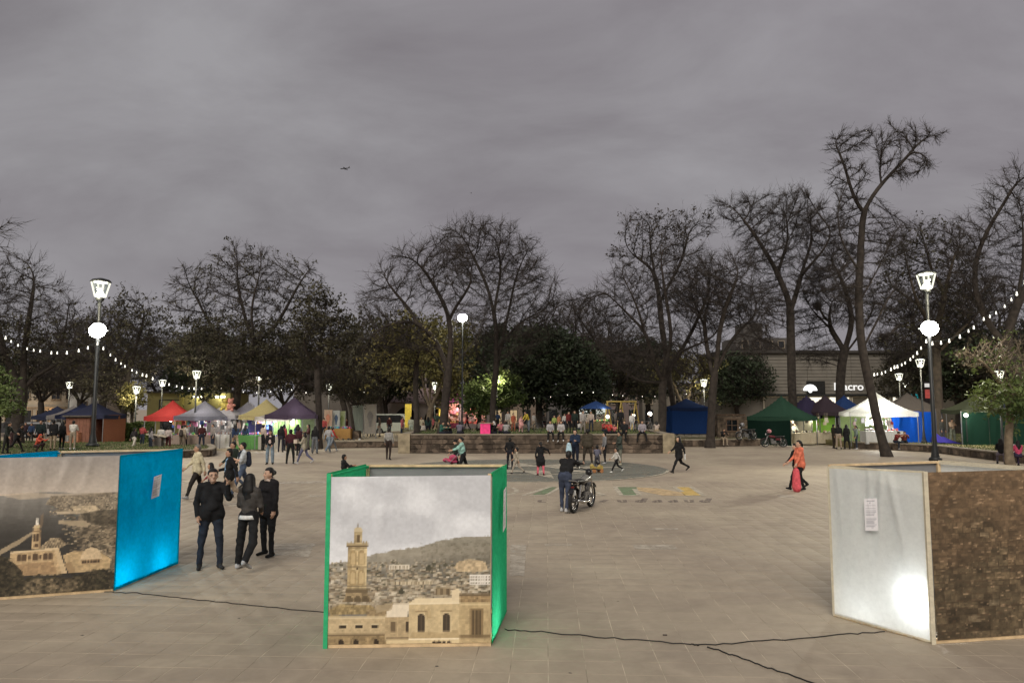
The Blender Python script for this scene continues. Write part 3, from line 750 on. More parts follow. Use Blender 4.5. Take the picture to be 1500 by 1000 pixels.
draped('side_cloth', C[1] + lift, C[2] + lift, C[2] + up * 1.003, C[1] + up * 1.003, 60, 60, [TQ, TQD], t, .022, 6, None, .004, .035)
draped('side_cloth', C[3] + lift, C[0] + lift, C[0] + up * 1.003, C[3] + up * 1.003, 60, 60, [TQ, TQD], t, .014, 7, None, .004, .035)
draped('back_print', C[2] + lift, C[3] + lift, C[3] + up * .985, C[2] + up * .985, 30, 30, M_GREYBACK, t, .01, 8, None, .004)
def sheet_on(t, A, B, up, s0, s1, t0, t1, skew=0.0, seed=1):
    def pt(s, v): return A + (B - A) * s + up * v
    n = (B - A).cross(up).normalized() * .05
    o = draped('paper_sheet', pt(s0 - skew, t0) + n, pt(s1 - skew, t0 + .012) + n, pt(s1, t1 + .012) + n, pt(s0, t1) + n, 25, 41, M_PAPER, t, .004, seed, IMG_PAPER)
    return o
sheet_on(t, C[1], C[2], up, .475, .60, .625, .80, .03)
c0 = (P0 + P1 + P2 + P3) / 4
uplight(vlerp(P1, c0, .50), 14, 'floodlight inside the turquoise booth, front corner', (P1 - c0))
uplight(vlerp(P2, c0, .50), 13, 'floodlight inside the turquoise booth, back corner', (P2 - c0))
# --- green booth
Q0 = G(474, 949); Q1 = G(720, 946); Q2 = Vector((-0.075, 10.3, 0)); Q3 = Vector((-2.0, 10.28, 0))
t, C, up = booth('green sided booth with a printed photo of a minaret and hillside town', Q0, Q1, Q2, Q3, 1.985, None, None, GRD, None, (0, 1), (2, 3), 2)
e0, e1 = inset(C[0], C[1], .015)
draped('photo_print', e0 + Vector((.022, 0, .045)), e1 + Vector((0, 0, .045)), e1 + up + Vector((0, 0, -.022)), e0 + up + Vector((.025, 0, -.036)), 221, 221, printed('photo_print_vinyl'), t, .010, 15, paint_hill_town(), .006)
draped('side_cloth', C[1] + lift, C[2] + lift, C[2] + up * 1.004, C[1] + up * 1.004, 60, 70, [GR, GRD], t, .024, 16, None, .004, .03, .02)
draped('side_cloth', C[3] + lift, C[0] + lift, C[0] + up * 1.004, C[3] + up * 1.004, 60, 70, [GR, GRD], t, .014, 17, None, .004, .03)
MB().bar(C[0] + Vector((.02, -.008, .0)), C[0] + up + Vector((.02, -.008, .004)), .05, .016, up=(0, 1, 0)).build('cloth_edge', GRD, t)
draped('back_print', C[2] + lift, C[3] + lift, C[3] + up * .985, C[2] + up * .985, 30, 30, M_GREYBACK, t, .01, 18, None, .004)
sheet_on(t, C[1], C[2], up, .50, .70, .60, .86, .05)
c1 = (Q0 + Q1 + Q2 + Q3) / 4
uplight(vlerp(Q1, c1, .48) + Vector((0, .1, 0)), 18, 'floodlight inside the green booth, front corner', (Q1 - c1))
# --- white booth
S1 = G(1367, 943); S0 = Vector((4.27, 10.13, 0)); S2 = Vector((6.83, 9.30, 0)); S3 = Vector((6.16, 10.80, 0))
t, C, up = booth('white sided booth with a printed photo of an old stone wall', S0, S1, S2, S3, 2.0, None, None, WHD, None, None, (3, 0), 3)
draped('side_cloth', C[0] + lift, C[1] + lift, C[1] + up * 1.003, C[0] + up * .985, 80, 80, [WH, WHD], t, .024, 26, None, .004, .035, .03)
draped('photo_print', C[1] + Vector((.05, 0, .045)), C[2] + Vector((0, 0, .045)), C[2] + up * 1.002, C[1] + up * .995 + Vector((.03, 0, 0)), 221, 221, printed('photo_print_vinyl'), t, .010, 27, paint_stone_wall(), .004)
draped('side_cloth', C[2] + lift, C[3] + lift, C[3] + up * 1.003, C[2] + up * 1.003, 60, 60, [WH, WHD], t, .014, 28, None, .004, .035)
draped('back_print', C[3] + lift, C[0] + lift, C[0] + up * .985, C[3] + up * .985, 30, 30, M_GREYBACK, t, .01, 29, None, .004)
MB().bar(C[1] + Vector((.0, -.012, .0)), C[1] + up + Vector((.0, -.012, .0)), .05, .016, up=(0, 1, 0)).build('cloth_edge', WHD, t)
sheet_on(t, C[0], C[1], up, .42, .555, .60, .80, .0, 4)
c2 = (S0 + S1 + S2 + S3) / 4
uplight(S1 + (S0 - S1).normalized() * .28 + (S2 - S1).normalized() * .24, 15, 'floodlight inside the white booth, front corner', (S1 - c2), LIGHTW, .34)
uplight(vlerp(S0, c2, .55), 9, 'floodlight inside the white booth, left corner', (S0 - c2))

# --- power cables on the floor
def cable(px, label, r=0.007, seed=0):
    rr = random.Random(seed); pts = []
    for i in range(len(px) - 1):
        a, b = G(*px[i]), G(*px[i + 1]); n = 8
        for k in range(n): pts.append(vlerp(a, b, k / n) + Vector((rr.uniform(-.012, .012), rr.uniform(-.03, .03), r)))
    pts.append(G(*px[-1]) + Vector((0, 0, r)))
    tag(MB().tube(pts, r, 6).build('power_cable', mat('black_rubber', (.012, .012, .012), .6), smooth=True), label, 'cable', 'power cables on the plaza floor')
cable([(140, 866), (200, 868.5), (280, 877), (380, 888), (476, 897)], 'thin black cable from the turquoise booth to the green booth', .006, 1)
cable([(738, 922), (800, 926), (900, 935), (1012, 944), (1024, 945)], 'thin black cable running right from the green booth', .0065, 2)
cable([(1014, 943.5), (1022, 945), (1120, 939), (1230, 930), (1296, 925)], 'thin black cable running into the white booth', .0065, 3)
cable([(1036, 947), (1080, 962), (1130, 980), (1200, 1003), (1260, 1025)], 'thin black cable coming forward between the green and white booths', .0075, 4)
tag(MB().box(G(974, 930) + Vector((0, 0, .006)), (.05, .02, .010)).build('litter_scrap', mat('dark_scrap', (.05, .04, .035))), 'tiny dark scrap lying on the paving above the cable', 'litter')
for k, (x, y, gl) in enumerate(((1048, 771, 'right of the short pale mortar strip'), (905, 880, 'in the middle of the front paving'), (640, 975, 'in front of the green booth'), (120, 930, 'in front of the turquoise booth'), (1090, 812, 'left of the white booth'), (868, 800, 'left of the short pale mortar strip'), (350, 905, 'under the cable left of the green booth'), (1405, 978, 'in front of the stone wall print'), (1010, 760, 'below the big letter N'), (835, 985, 'near the cable right of the green booth'))):
    tag(MB().poly([(.022 * math.cos(a) * random.uniform(.5, 1.3), .02 * math.sin(a) * random.uniform(.5, 1.3), 0) for a in np.linspace(0, 5.5, 8)]).build('chewing_gum', mat('trodden_gum', (.09, .08, .07), .8), None, False, G(x, y) + Vector((0, 0, .002))), 'dark trodden gum spot ' + gl, 'gum spot', 'gum spots trodden into the paving')
# ------------------------------------------------------------------ planters, lawns, hedges
def stone_mat():
    m = mat('rough_fieldstone', (0.085, 0.064, 0.047), 0.92, var=0.4, scale=2.2, bump=0.7, bscale=9); nt = m.node_tree; b = nt.nodes['Principled BSDF']
    tc = nt.nodes.new('ShaderNodeTexCoord'); vo = nt.nodes.new('ShaderNodeTexVoronoi'); vo.inputs['Scale'].default_value = 2.6; nt.links.new(tc.outputs['Object'], vo.inputs['Vector'])
    src = b.inputs['Base Color'].links[0].from_socket; sp = nt.nodes.new('ShaderNodeSeparateColor'); nt.links.new(vo.outputs['Color'], sp.inputs[0])
    mr = nt.nodes.new('ShaderNodeMapRange'); mr.inputs['To Min'].default_value = .45; mr.inputs['To Max'].default_value = 1.75; nt.links.new(sp.outputs[0], mr.inputs['Value'])
    vs = nt.nodes.new('ShaderNodeVectorMath'); vs.operation = 'SCALE'; nt.links.new(src, vs.inputs[0]); nt.links.new(mr.outputs[0], vs.inputs['Scale']); nt.links.new(vs.outputs[0], b.inputs['Base Color'])
    return m
M_STONE = stone_mat()
M_COPE = mat('concrete_coping', (0.25, 0.215, 0.165), 0.85, var=0.2, scale=1.5, bump=0.2)
M_SOILGRASS = mat('trodden_grass', (0.075, 0.085, 0.030), 0.95, var=0.45, scale=0.7, bump=0.5, bscale=14, c2=(0.19, 0.16, 0.075))
M_BLADE = mat('grass_blades', (0.07, 0.105, 0.03), 0.8, var=0.4, scale=1.3)
M_PATH = mat('pale_sandy_path', (0.34, 0.29, 0.20), 0.9, var=0.22, scale=0.5)
def stone_band(parent, pts, h, thick, closed=False, seed=0, cop=0.07, rows=None, length=0.42):
    """a wall along a ground polyline: core, uneven stone faces, coping slabs"""
    r = random.Random(seed); core = MB(); st = MB()
    for i in range(len(pts) - 1):
        a, b = Vector(pts[i]), Vector(pts[i + 1]); d = (b - a); L = d.length; d.normalize(); n = Vector((d.y, -d.x, 0))
        core.bar(a + Vector((0, 0, h / 2)) - d * .0, b + Vector((0, 0, h / 2)), thick - .1, h - .004)
        k = max(1, int(h / .24)); hs_ = [r.uniform(.7, 1.4) for _ in range(k)]; tot_ = sum(hs_); zc_ = 0.0
        for j in range(k):
            s = 0.0; rh = h * hs_[j] / tot_; zmid = zc_ + rh / 2; zc_ += rh
            while s < L - .02:
                w = min(L - s, length * r.uniform(.55, 1.4))
                if L - s - w < .12: w = L - s
                for sd in (1, -1):
                    m = a + d * (s + w / 2) + n * sd * (thick / 2 - .05 + r.uniform(-.012, .03)) + Vector((0, 0, zmid + r.uniform(-.02, .02)))
                    st.bar(m - d * (w / 2 - .012), m + d * (w / 2 - .012), .1, rh - .022 + r.uniform(-.05, .01))
                s += w
        m = 0.0
        while m < L - .01:
            w = min(L - m, 1.2 * r.uniform(.8, 1.2))
            if L - m - w < .3: w = L - m
            q = MB().bar(a + d * (m + .004) + Vector((0, 0, h + cop / 2)), a + d * (m + w - .004) + Vector((0, 0, h + cop / 2 + r.uniform(-.004, .004))), thick + .06, cop)
            q.build('coping', M_COPE, parent); m += w
    core.build('core', M_STONE, parent); tag(st.build('stones', M_STONE, parent), kind='stuff')
def blades(name, poly_pts, z, n, label, seed=0):
    r = np.random.default_rng(seed); P = np.array([(p[0], p[1]) for p in poly_pts]); lo, hi = P.min(0), P.max(0)
    q = lo + (hi - lo) * r.random((n * 3, 2)); ins = np.zeros(len(q), bool)
    for k in range(len(P)):
        a, b = P[k], P[(k + 1) % len(P)]
        with np.errstate(divide='ignore', invalid='ignore'):
            ins ^= ((a[1] > q[:, 1]) != (b[1] > q[:, 1])) & (q[:, 0] < (b[0] - a[0]) * (q[:, 1] - a[1]) / (b[1] - a[1] + 1e-12) + a[0])
    q = q[ins][:n]; m = len(q); an = r.random(m) * 6.28; h = .03 + .07 * r.random(m); w = .02 + .02 * r.random(m)
    ax = np.stack([np.cos(an), np.sin(an)], 1); zc = np.full(m, z)
    V = np.stack([np.column_stack([q - ax * w[:, None], zc]), np.column_stack([q + ax * w[:, None], zc]), np.column_stack([q + (r.random((m, 2)) - .5) * .08, zc + h])], 1).reshape(-1, 3)
    tag(mesh_np(name, V, np.arange(m * 3).reshape(-1, 3), M_BLADE), label, kind='stuff')
def lawn(name, pts, z, label, m=None):
    b = MB(); n = len(pts); V = [(p[0], p[1], z) for p in pts] + [(p[0], p[1], -.05) for p in pts]
    b.add(V, [tuple(range(n))] + [(i, n + i, n + (i + 1) % n, (i + 1) % n) for i in range(n)])
    return tag(b.build(name, m or M_SOILGRASS), label, kind='structure')
# central raised bed with its stone wall
BZ = 1.16
bx0, bx1, by = G(590, 663)[0], G(981, 663)[0], G(590, 663)[1]
t = thing('stone_planter_wall', 'tall brown stone wall of the raised bed, people sitting on its edge', 'wall', (0, 0, 0))
stone_band(t, [(bx0, by + 11, 0), (bx0, by + .2, 0), (bx0 + .2, by, 0), (bx1 - .2, by, 0), (bx1, by + .2, 0), (bx1 + .6, by + 11, 0)], BZ - .05, .5, seed=2, cop=.06, length=.5)
for x in (bx0 + .12, bx1 - .12):
    MB().box((x, by - .02, .6), (.72, .72, 1.2)).build('corner_pier', mat('pale_lit_stone', (.27, .225, .15), .9, var=.35, scale=2.5, bump=.5), t)  # pier stone coloured paler and yellower for the light falling on it
lawn('raised_lawn', [(bx0 + .2, by + .2), (bx1 - .2, by + .2), (bx1 + .5, by + 19), (bx0 - 3, by + 19)], BZ - .06, 'grass on top of the raised stone bed in the middle')
blades('grass', [(bx0 + .5, by + .6), (bx1 - .5, by + .6), (bx1, by + 14), (bx0 - 1, by + 14)], BZ - .06, 5000, 'short patchy grass on the raised bed', 1)
# left lawn, raised a little behind a low wall
LZ = .36
la = [G(-140, 682), G(60, 676), G(215, 672), G(306, 668)]
lb = [G(312, 664), G(306, 659), G(232, 655), G(120, 652), G(-60, 652)]
LL = [Vector((p[0], p[1], 0)) for p in la + lb]
lawn('side_lawn', [(p.x, p.y) for p in LL], LZ - .02, 'low grass bed on the left behind the turquoise booth')
t = thing('low_planter_wall', 'low dark stone edge of the left grass bed ending beside the cream jacket', 'wall', (0, 0, 0), 0, 'low planter walls')
stone_band(t, LL[:6], LZ, .34, seed=3, cop=.06)
blades('grass', [(p.x, p.y) for p in LL], LZ - .02, 7000, 'short grass with bare patches on the left bed', 2)
# low wall left of the central bed
t = thing('low_planter_wall', 'low dark wall between the tree cube and the tall stone bed', 'wall', (0, 0, 0), 0, 'low planter walls')
w0, w1, w2 = G(466, 655), G(480, 656), G(586, 654.5)
stone_band(t, [w1, w2], .42, .4, seed=5, cop=.08)
lawn('paved_terrace', [(w1.x, w1.y + .2), (w2.x, w2.y + .2), (w2.x, w2.y + 22), (w1.x - 5, w1.y + 22)], .46, 'pale terrace behind the low wall where the banners stand', M_PATH)
# right low wall in a sweep and the right lawn
rw = [G(x, y) for x, y in ((1600, 688), (1470, 675), (1370, 662), (1300, 658), (1252, 656.5))]
t = thing('low_planter_wall', 'long low brown wall of the right lawn, the plaid pair sitting on it', 'wall', (0, 0, 0), 0, 'low planter walls')
stone_band(t, rw[::-1], .40, .42, seed=6, cop=.07)
rl = [(p.x, p.y + .25) for p in rw] + [(rw[-1].x + 1, rw[-1].y + 26), (rw[0].x + 25, rw[0].y + 30)]
lawn('right_lawn', rl, .40, 'lit dry grass on the right behind the low wall', mat('dry_grass', (0.12, 0.115, 0.045), .95, var=.4, scale=.6, c2=(.24, .20, .09)))
blades('grass', rl, .40, 9000, 'thin dry grass on the right lawn', 3)
t = thing('low_planter_wall', 'low dark wall in front of the green tent where someone sits', 'wall', (0, 0, 0), 0, 'low planter walls')
v0, v1 = G(1002, 654), G(1112, 652.5)
stone_band(t, [v0, v1], .46, .4, seed=7, cop=.07)
lawn('dark_lawn', [(v0.x, v0.y + .2), (v1.x, v1.y + .2), (v1.x + 8, v1.y + 22), (v0.x - 2, v0.y + 22)], .44, 'dim trodden grass under the trees in front of the bank')
# sandy park path left, kerb
lawn('park_path', [tuple(G(x, y)[:2]) for x, y in ((-200, 651), (120, 651.5), (235, 654.5), (330, 660), (470, 655), (480, 640), (320, 640), (-200, 640))], .012, 'pale sandy path between the left lawn and the stalls', M_PATH)

# ------------------------------------------------------------------ trees
M_BARK = mat('dark_bark', (0.034, 0.027, 0.022), 0.95, var=0.45, scale=3.5, bump=0.8, bscale=16)
M_TWIG = mat('bare_twig', (0.036, 0.029, 0.025), 0.95, var=0.3, scale=2)
M_PALEBARK = mat('pale_bark', (0.16, 0.125, 0.085), 0.9, var=0.4, scale=4, bump=0.5)
def leafmat(n, c, c2): return mat(n, c, 0.7, var=0.35, scale=0.5, c2=c2, spec=0.3)
M_LF_OLIVE = leafmat('olive_leaf', (0.030, 0.029, 0.016), (0.066, 0.058, 0.031))
M_LF_DARK = leafmat('evergreen_leaf', (0.014, 0.022, 0.010), (0.034, 0.048, 0.021))
M_LF_BRIGHT = leafmat('fresh_leaf', (0.06, 0.10, 0.025), (0.14, 0.18, 0.05))
M_LF_LAMPLIT = leafmat('lamplit_yellow_leaf', (0.10, 0.10, 0.03), (0.20, 0.17, 0.06))  # leaf colour brightened and yellowed to carry the lamp light on it
M_LF_BROWN = leafmat('dry_pod_leaf', (0.032, 0.026, 0.020), (0.06, 0.048, 0.035))

def prisms(A, B, ra, rb, n):
    d = B - A; L = np.linalg.norm(d, axis=1, keepdims=True); d = d / np.maximum(L, 1e-6)
    up = np.where(np.abs(d[:, 2:3]) < .9, np.array([[0, 0, 1.]]), np.array([[1., 0, 0]]))
    x = np.cross(d, up); x /= np.linalg.norm(x, axis=1, keepdims=True); y = np.cross(d, x)
    a = 2 * np.pi * np.arange(n) / n
    ringv = x[:, None, :] * np.cos(a)[None, :, None] + y[:, None, :] * np.sin(a)[None, :, None]
    V = np.concatenate([A[:, None, :] + ringv * ra[:, None, None], B[:, None, :] + ringv * rb[:, None, None]], 1).reshape(-1, 3)
    k = np.arange(n); q = np.stack([k, (k + 1) % n, n + (k + 1) % n, n + k], 1)
    Q = (q[None] + (np.arange(len(A)) * 2 * n)[:, None, None]).reshape(-1, 4)
    return V, Q
def spikes(A, B, ra):
    d = B - A; d = d / np.maximum(np.linalg.norm(d, axis=1, keepdims=True), 1e-6)
    up = np.where(np.abs(d[:, 2:3]) < .9, np.array([[0, 0, 1.]]), np.array([[1., 0, 0]]))
    x = np.cross(d, up); x /= np.linalg.norm(x, axis=1, keepdims=True); y = np.cross(d, x); a = 2 * np.pi * np.arange(3) / 3
    rv = x[:, None, :] * np.cos(a)[None, :, None] + y[:, None, :] * np.sin(a)[None, :, None]
    V = np.concatenate([A[:, None, :] + rv * ra[:, None, None], B[:, None, :]], 1).reshape(-1, 3)
    q = np.array([(0, 1, 3), (1, 2, 3), (2, 0, 3)])
    return V, (q[None] + (np.arange(len(A)) * 4)[:, None, None]).reshape(-1, 3)
def resample(pts, D):
    out = [pts[0]]
    for i in range(len(pts) - 1):
        a, b = pts[i], pts[i + 1]; k = max(1, int(round(np.linalg.norm(b - a) / D)))
        for j in range(1, k + 1): out.append(a + (b - a) * j / k)
    return out
def grow(seed, base, limbs, crowns, D=0.5, n_attr=2685, infl=3.2, kill=0.8, R0=0.3, rt=0.012, up=0.10, iters=110, jit=0.16):
    """limbs: polylines (first is the trunk from base); crowns: list of (centre, radii). Space-filling growth of branches."""
    r = np.random.default_rng(seed); nodes = []; par = []
    for li, L in enumerate(limbs):
        P = resample([np.array(p, float) for p in L], D)
        if li == 0: prev = -1; st = 0
        else:
            N = np.array(nodes); prev = int(np.argmin(((N - P[0]) ** 2).sum(1))); st = 1 if ((N[prev] - P[0]) ** 2).sum() < .3 else 0
        for k, p in enumerate(P[st:]):
            w = r.normal(0, .05, 3) * (k > 0); w[2] *= .3
            nodes.append(p + w); par.append(prev); prev = len(nodes) - 1
    n_l = len(nodes)
    vol = np.array([c[1][0] * c[1][1] * c[1][2] for c in crowns]) ** .75; cnt = (n_attr * vol / vol.sum()).astype(int) + 4
    At = []
    for (c, rad), m in zip(crowns, cnt):
        v = r.normal(size=(m, 3)); v /= np.linalg.norm(v, axis=1, keepdims=True); v *= (r.random((m, 1)) ** (1 / 2.6)); At.append(np.array(c) + v * np.array(rad))
    At = np.concatenate(At); N = np.array(nodes); lo = N[:, 2].max() * 0 + base[2] + 2.0
    At = At[At[:, 2] > lo]
    d2 = ((At[:, None, :] - N[None]) ** 2).sum(2); near = d2.argmin(1); dist = np.sqrt(d2.min(1)); alive = dist > kill
    for it in range(iters):
        act = alive & (dist < infl * (1 + (it < 8) * 1.6))
        if not act.any(): break
        dirv = At[act] - N[near[act]]; dirv /= np.linalg.norm(dirv, axis=1, keepdims=True)
        S = np.zeros_like(N); np.add.at(S, near[act], dirv); ids = np.unique(near[act])
        s = S[ids]; s /= np.maximum(np.linalg.norm(s, axis=1, keepdims=True), 1e-6); s += r.normal(0, jit, s.shape); s[:, 2] += up
        s /= np.linalg.norm(s, axis=1, keepdims=True); new = N[ids] + s * D * r.uniform(.75, 1.1, (len(ids), 1))
        dn = np.sqrt(((new[:, None, :] - N[ids][None]) ** 2).sum(2)).min(1) > D * .4
        new = new[dn]; ids = ids[dn]
        if not len(new): break
        k0 = len(N); N = np.concatenate([N, new]); par.extend(ids.tolist())
        dd = ((At[:, None, :] - new[None]) ** 2).sum(2); m = dd.argmin(1); v = np.sqrt(dd.min(1)); bt = v < dist
        near[bt] = k0 + m[bt]; dist[bt] = v[bt]; alive &= dist > kill
        if len(N) > 9000: break
    par = np.array(par); n = len(N)
    mc = np.full(n, -1); wgt = np.ones(n)
    for i in range(n - 1, 0, -1): wgt[par[i]] += wgt[i]
    for i in range(1, n):
        if mc[par[i]] < 0 or wgt[i] > wgt[mc[par[i]]]: mc[par[i]] = i
    for _ in range(5):                                            # branches run in easy curves
        k = np.where((mc >= 0) & (par >= 0))[0]; N2 = N.copy(); N2[k] = N[k] * .45 + (N[par[k]] + N[mc[k]]) * .275; N = N2
    tips = np.zeros(n); ch = np.zeros(n, int)
    np.add.at(ch, par[par >= 0], 1); tips[ch == 0] = 1
    for i in range(n - 1, 0, -1): tips[par[i]] += tips[i]
    e = math.log(max(tips[0], 3)) / math.log(R0 / rt); rad = rt * np.maximum(tips, 1) ** (1 / e)
    return N, par, rad, ch, tips
def mesh_mix(name, Vs, Qs, Ms, VT, mats, parent):
    V = np.concatenate(Vs + ([VT[0]] if VT else [])).astype(np.float32); nq = sum(len(q) for q in Qs); Q = np.concatenate(Qs).astype(np.int32)
    T = (VT[1] + sum(len(v) for v in Vs)).astype(np.int32) if VT else np.zeros((0, 3), np.int32)
    me = bpy.data.meshes.new(name); me.vertices.add(len(V)); me.vertices.foreach_set('co', V.ravel()); li = np.concatenate([Q.ravel(), T.ravel()])
    me.loops.add(len(li)); me.loops.foreach_set('vertex_index', li); tot = np.concatenate([np.full(len(Q), 4, np.int32), np.full(len(T), 3, np.int32)])
    me.polygons.add(len(tot)); me.polygons.foreach_set('loop_start', np.concatenate([[0], np.cumsum(tot)[:-1]]).astype(np.int32)); me.polygons.foreach_set('loop_total', tot)
    for m in mats: me.materials.append(m)
    me.polygons.foreach_set('material_index', np.concatenate(Ms + [np.zeros(len(T), int)]).astype(np.int32)); me.update(calc_edges=True)
    o = bpy.data.objects.new(name, me); COL.objects.link(o); o.parent = parent
def make_tree(name, label, cat_group, base, limbs, crowns, seed, R0=.3, D=.5, n_attr=2685, twigs=4, tl=.95, leaf=None, leaf_n=0, leaf_s=.12, bark=None, flare=True, rt=.0135, tr=.014, infl=3.0, kill=.55, up=.10, leaf_low=None, twig_mat=None):
    base = np.array(base, float)
    N, par, rad, ch, tips = grow(seed, base, limbs, crowns, D, n_attr, infl, kill, R0, rt, up)
    r = np.random.default_rng(seed + 99)
    N = N - base
    t = thing(name, label, 'tree', base, 0, cat_group)
    i = np.arange(1, len(N)); p = par[1:]
    best = np.full(len(N), -1.0); np.maximum.at(best, p, tips[1:]); main = tips[1:] >= best[p] - 1e-9
    ra = np.where(main, rad[p], np.minimum(rad[p], rad[i] * 1.15)); rb = rad[i].copy()
    if flare: ra *= 1 + .55 * np.exp(-np.maximum(N[p][:, 2], 0) / .45); rb *= 1 + .55 * np.exp(-np.maximum(N[i][:, 2], 0) / .45)
    A = N[p].copy(); B = N[i].copy(); d = B - A; d /= np.maximum(np.linalg.norm(d, axis=1, keepdims=True), 1e-6)
    A -= d * (ra * .35)[:, None]; B += d * (rb * .2)[:, None]
    thick = rb > max(.05, R0 * .22)
    thick[0] = True
    V, Q = prisms(A[thick], B[thick], ra[thick], rb[thick], 8)
    mesh_np('trunk', V, Q, bark or M_BARK, t, smooth=True)
    Vs, Qs, Ms = [], [], []; off = 0
    mid = ~thick & (rb > .03); thin = ~thick & ~mid
    for msk, n in ((mid, 4), (thin, 3)):
        if msk.any():
            V, Q = prisms(A[msk], B[msk], ra[msk], rb[msk], n); Vs.append(V); Qs.append(Q + off); Ms.append(np.zeros(len(Q), int)); off += len(V)
    small = np.where(rad[1:] < .042)[0]; tipd = None; VT = None
    if len(small) and twigs:
        src = np.repeat(small, twigs); a = B[src] - (B[src] - A[src]) * r.random((len(src), 1)); dv = d[src] + r.normal(0, .48, (len(src), 3)); dv[:, 2] += .14
        dv /= np.linalg.norm(dv, axis=1, keepdims=True); ln = tl * r.uniform(.35, 1.2, len(src)); b = a + dv * ln[:, None]
        sa, sb, sr = [a], [b], [np.full(len(a), tr)]; pa, pd, pl = a, dv, ln
        for lev in range(2):
            k = r.random(len(pa)) < (.9 if lev == 0 else .6); a2 = pa[k] + pd[k] * pl[k][:, None] * r.uniform(.25, .85, (k.sum(), 1)); dv2 = pd[k] + r.normal(0, .5, (k.sum(), 3)); dv2 /= np.linalg.norm(dv2, axis=1, keepdims=True)
            l2 = pl[k] * .62; sa.append(a2); sb.append(a2 + dv2 * l2[:, None]); sr.append(np.full(len(a2), tr * (.75 - .15 * lev))); pa, pd, pl = a2, dv2, l2
        VT = spikes(np.concatenate(sa), np.concatenate(sb), np.concatenate(sr)); tipd = np.concatenate(sb)
    if leaf is not None and leaf_n and tipd is not None:
        w = np.ones(len(tipd))
        if leaf_low is not None: w = np.where(tipd[:, 2] + base[2] < leaf_low, 1.0, .07)
        cl = r.choice(len(tipd), size=max(1, leaf_n // 9), p=w / w.sum())          # leaves hang in clusters round twig ends
        c = np.repeat(tipd[cl], 9, 0) + r.normal(0, leaf_s * 1.5, (len(cl) * 9, 3)) * np.array([1, 1, .7]); m = len(c)
        x = r.normal(size=(m, 3)); x /= np.linalg.norm(x, axis=1, keepdims=True); y = np.cross(x, r.normal(size=(m, 3))); y /= np.linalg.norm(y, axis=1, keepdims=True)
        s = leaf_s * r.uniform(.5, 1.2, (m, 1)); V = np.stack([c - x * s, c - y * s * .45, c + x * s, c + y * s * .45], 1).reshape(-1, 3)
        Vs.append(V); Qs.append(np.arange(m * 4).reshape(-1, 4) + off); Ms.append(np.ones(m, int)); off += len(V)
    mesh_mix('crown', Vs, Qs, Ms, VT, [twig_mat or M_TWIG, leaf or M_TWIG], t)
    return t
def px_tree(name, label, group, Y, base_px, limbs_px, crown_px, seed, zb=0.0, dy=3.0, **k):
    """limbs and crown masses noted on the photograph, stood at distance Y with their own depth"""
    r = random.Random(seed); bx = W(base_px[0], base_px[1], Y); base = Vector((bx.x, Y, zb))
    limbs = []
    for li, L in enumerate(limbs_px):
        off = 0.0; pts = []
        tgt = 0 if li == 0 else r.uniform(-dy, dy)
        for i, (x, y) in enumerate(L):
            f = i / max(1, len(L) - 1); p = W(x, y, Y + tgt * f); pts.append(tuple(p))
        if li == 0: pts = [tuple(base)] + pts
        limbs.append(pts)
    crowns = []
    for (x, y, rx, ry) in crown_px:
        c = W(x, y, Y + r.uniform(-1, 1)); crowns.append((tuple(c), (rx * Y / F, max(rx, ry) * Y / F * .8, ry * Y / F)))
    return make_tree(name, label, group, base, limbs, crowns, seed, **k)
TG = 'bare trees round the plaza'
px_tree('bare_tree', 'dark many-limbed tree at the far left edge behind the lamp cable', TG, 52, (22, 655), [[(24, 620), (30, 590), (36, 568)], [(34, 575), (10, 530), (-6, 470), (-5, 420)], [(36, 568), (34, 520), (44, 460), (52, 400)], [(36, 568), (62, 545), (90, 510), (100, 460)], [(50, 556), (76, 535), (112, 520)]],
        [(15, 420, 55, 55), (62, 470, 55, 70), (-10, 480, 60, 70), (95, 510, 40, 45), (60, 400, 14, 28)], 11, zb=.3, R0=0.42, n_attr=3281, twigs=6, leaf=M_LF_OLIVE, leaf_n=3200, leaf_s=.12, leaf_low=9.0)
px_tree('bare_tree', 'tree out of frame with one bare branch reaching in at the far left', TG, 33, (-90, 690), [[(-88, 600), (-80, 500)], [(-80, 500), (-50, 400), (-10, 335), (20, 325)], [(-80, 500), (-120, 380)]], [(-40, 350, 55, 45), (5, 326, 28, 16), (-110, 380, 60, 80)], 12, R0=.4, n_attr=1252, twigs=3)
px_tree('leafy_tree', 'loose olive leafed tree behind the left lamp post', TG, 66, (181, 640), [[(180, 610), (184, 570), (188, 545)], [(188, 545), (160, 500), (140, 470)], [(188, 545), (205, 490), (215, 450)]], [(170, 490, 55, 50), (210, 500, 45, 60), (150, 555, 40, 38), (200, 445, 30, 20)], 13, R0=0.26, n_attr=2685, twigs=4, leaf=M_LF_OLIVE, leaf_n=5200, leaf_s=.16)
px_tree('big_tree', 'biggest tree of the left half, broad crown above the market tents', TG, 54, (345, 652), [[(345, 620), (346, 585), (350, 560)], [(350, 560), (372, 515), (368, 450), (380, 400)], [(350, 560), (325, 505), (295, 450), (275, 415)], [(372, 520), (410, 470), (440, 410), (462, 385)], [(365, 490), (350, 430), (345, 380)], [(345, 570), (300, 545), (265, 520)], [(355, 555), (420, 540), (455, 510)]],
        [(362, 420, 85, 62), (290, 440, 50, 55), (430, 425, 48, 48), (350, 372, 38, 18), (355, 520, 105, 55), (455, 450, 35, 40), (270, 410, 26, 22)], 14, R0=0.3, n_attr=6862, infl=2.8, kill=.56, twigs=6, tl=.65, leaf=M_LF_OLIVE, leaf_n=19000, leaf_s=.12, leaf_low=9.4)
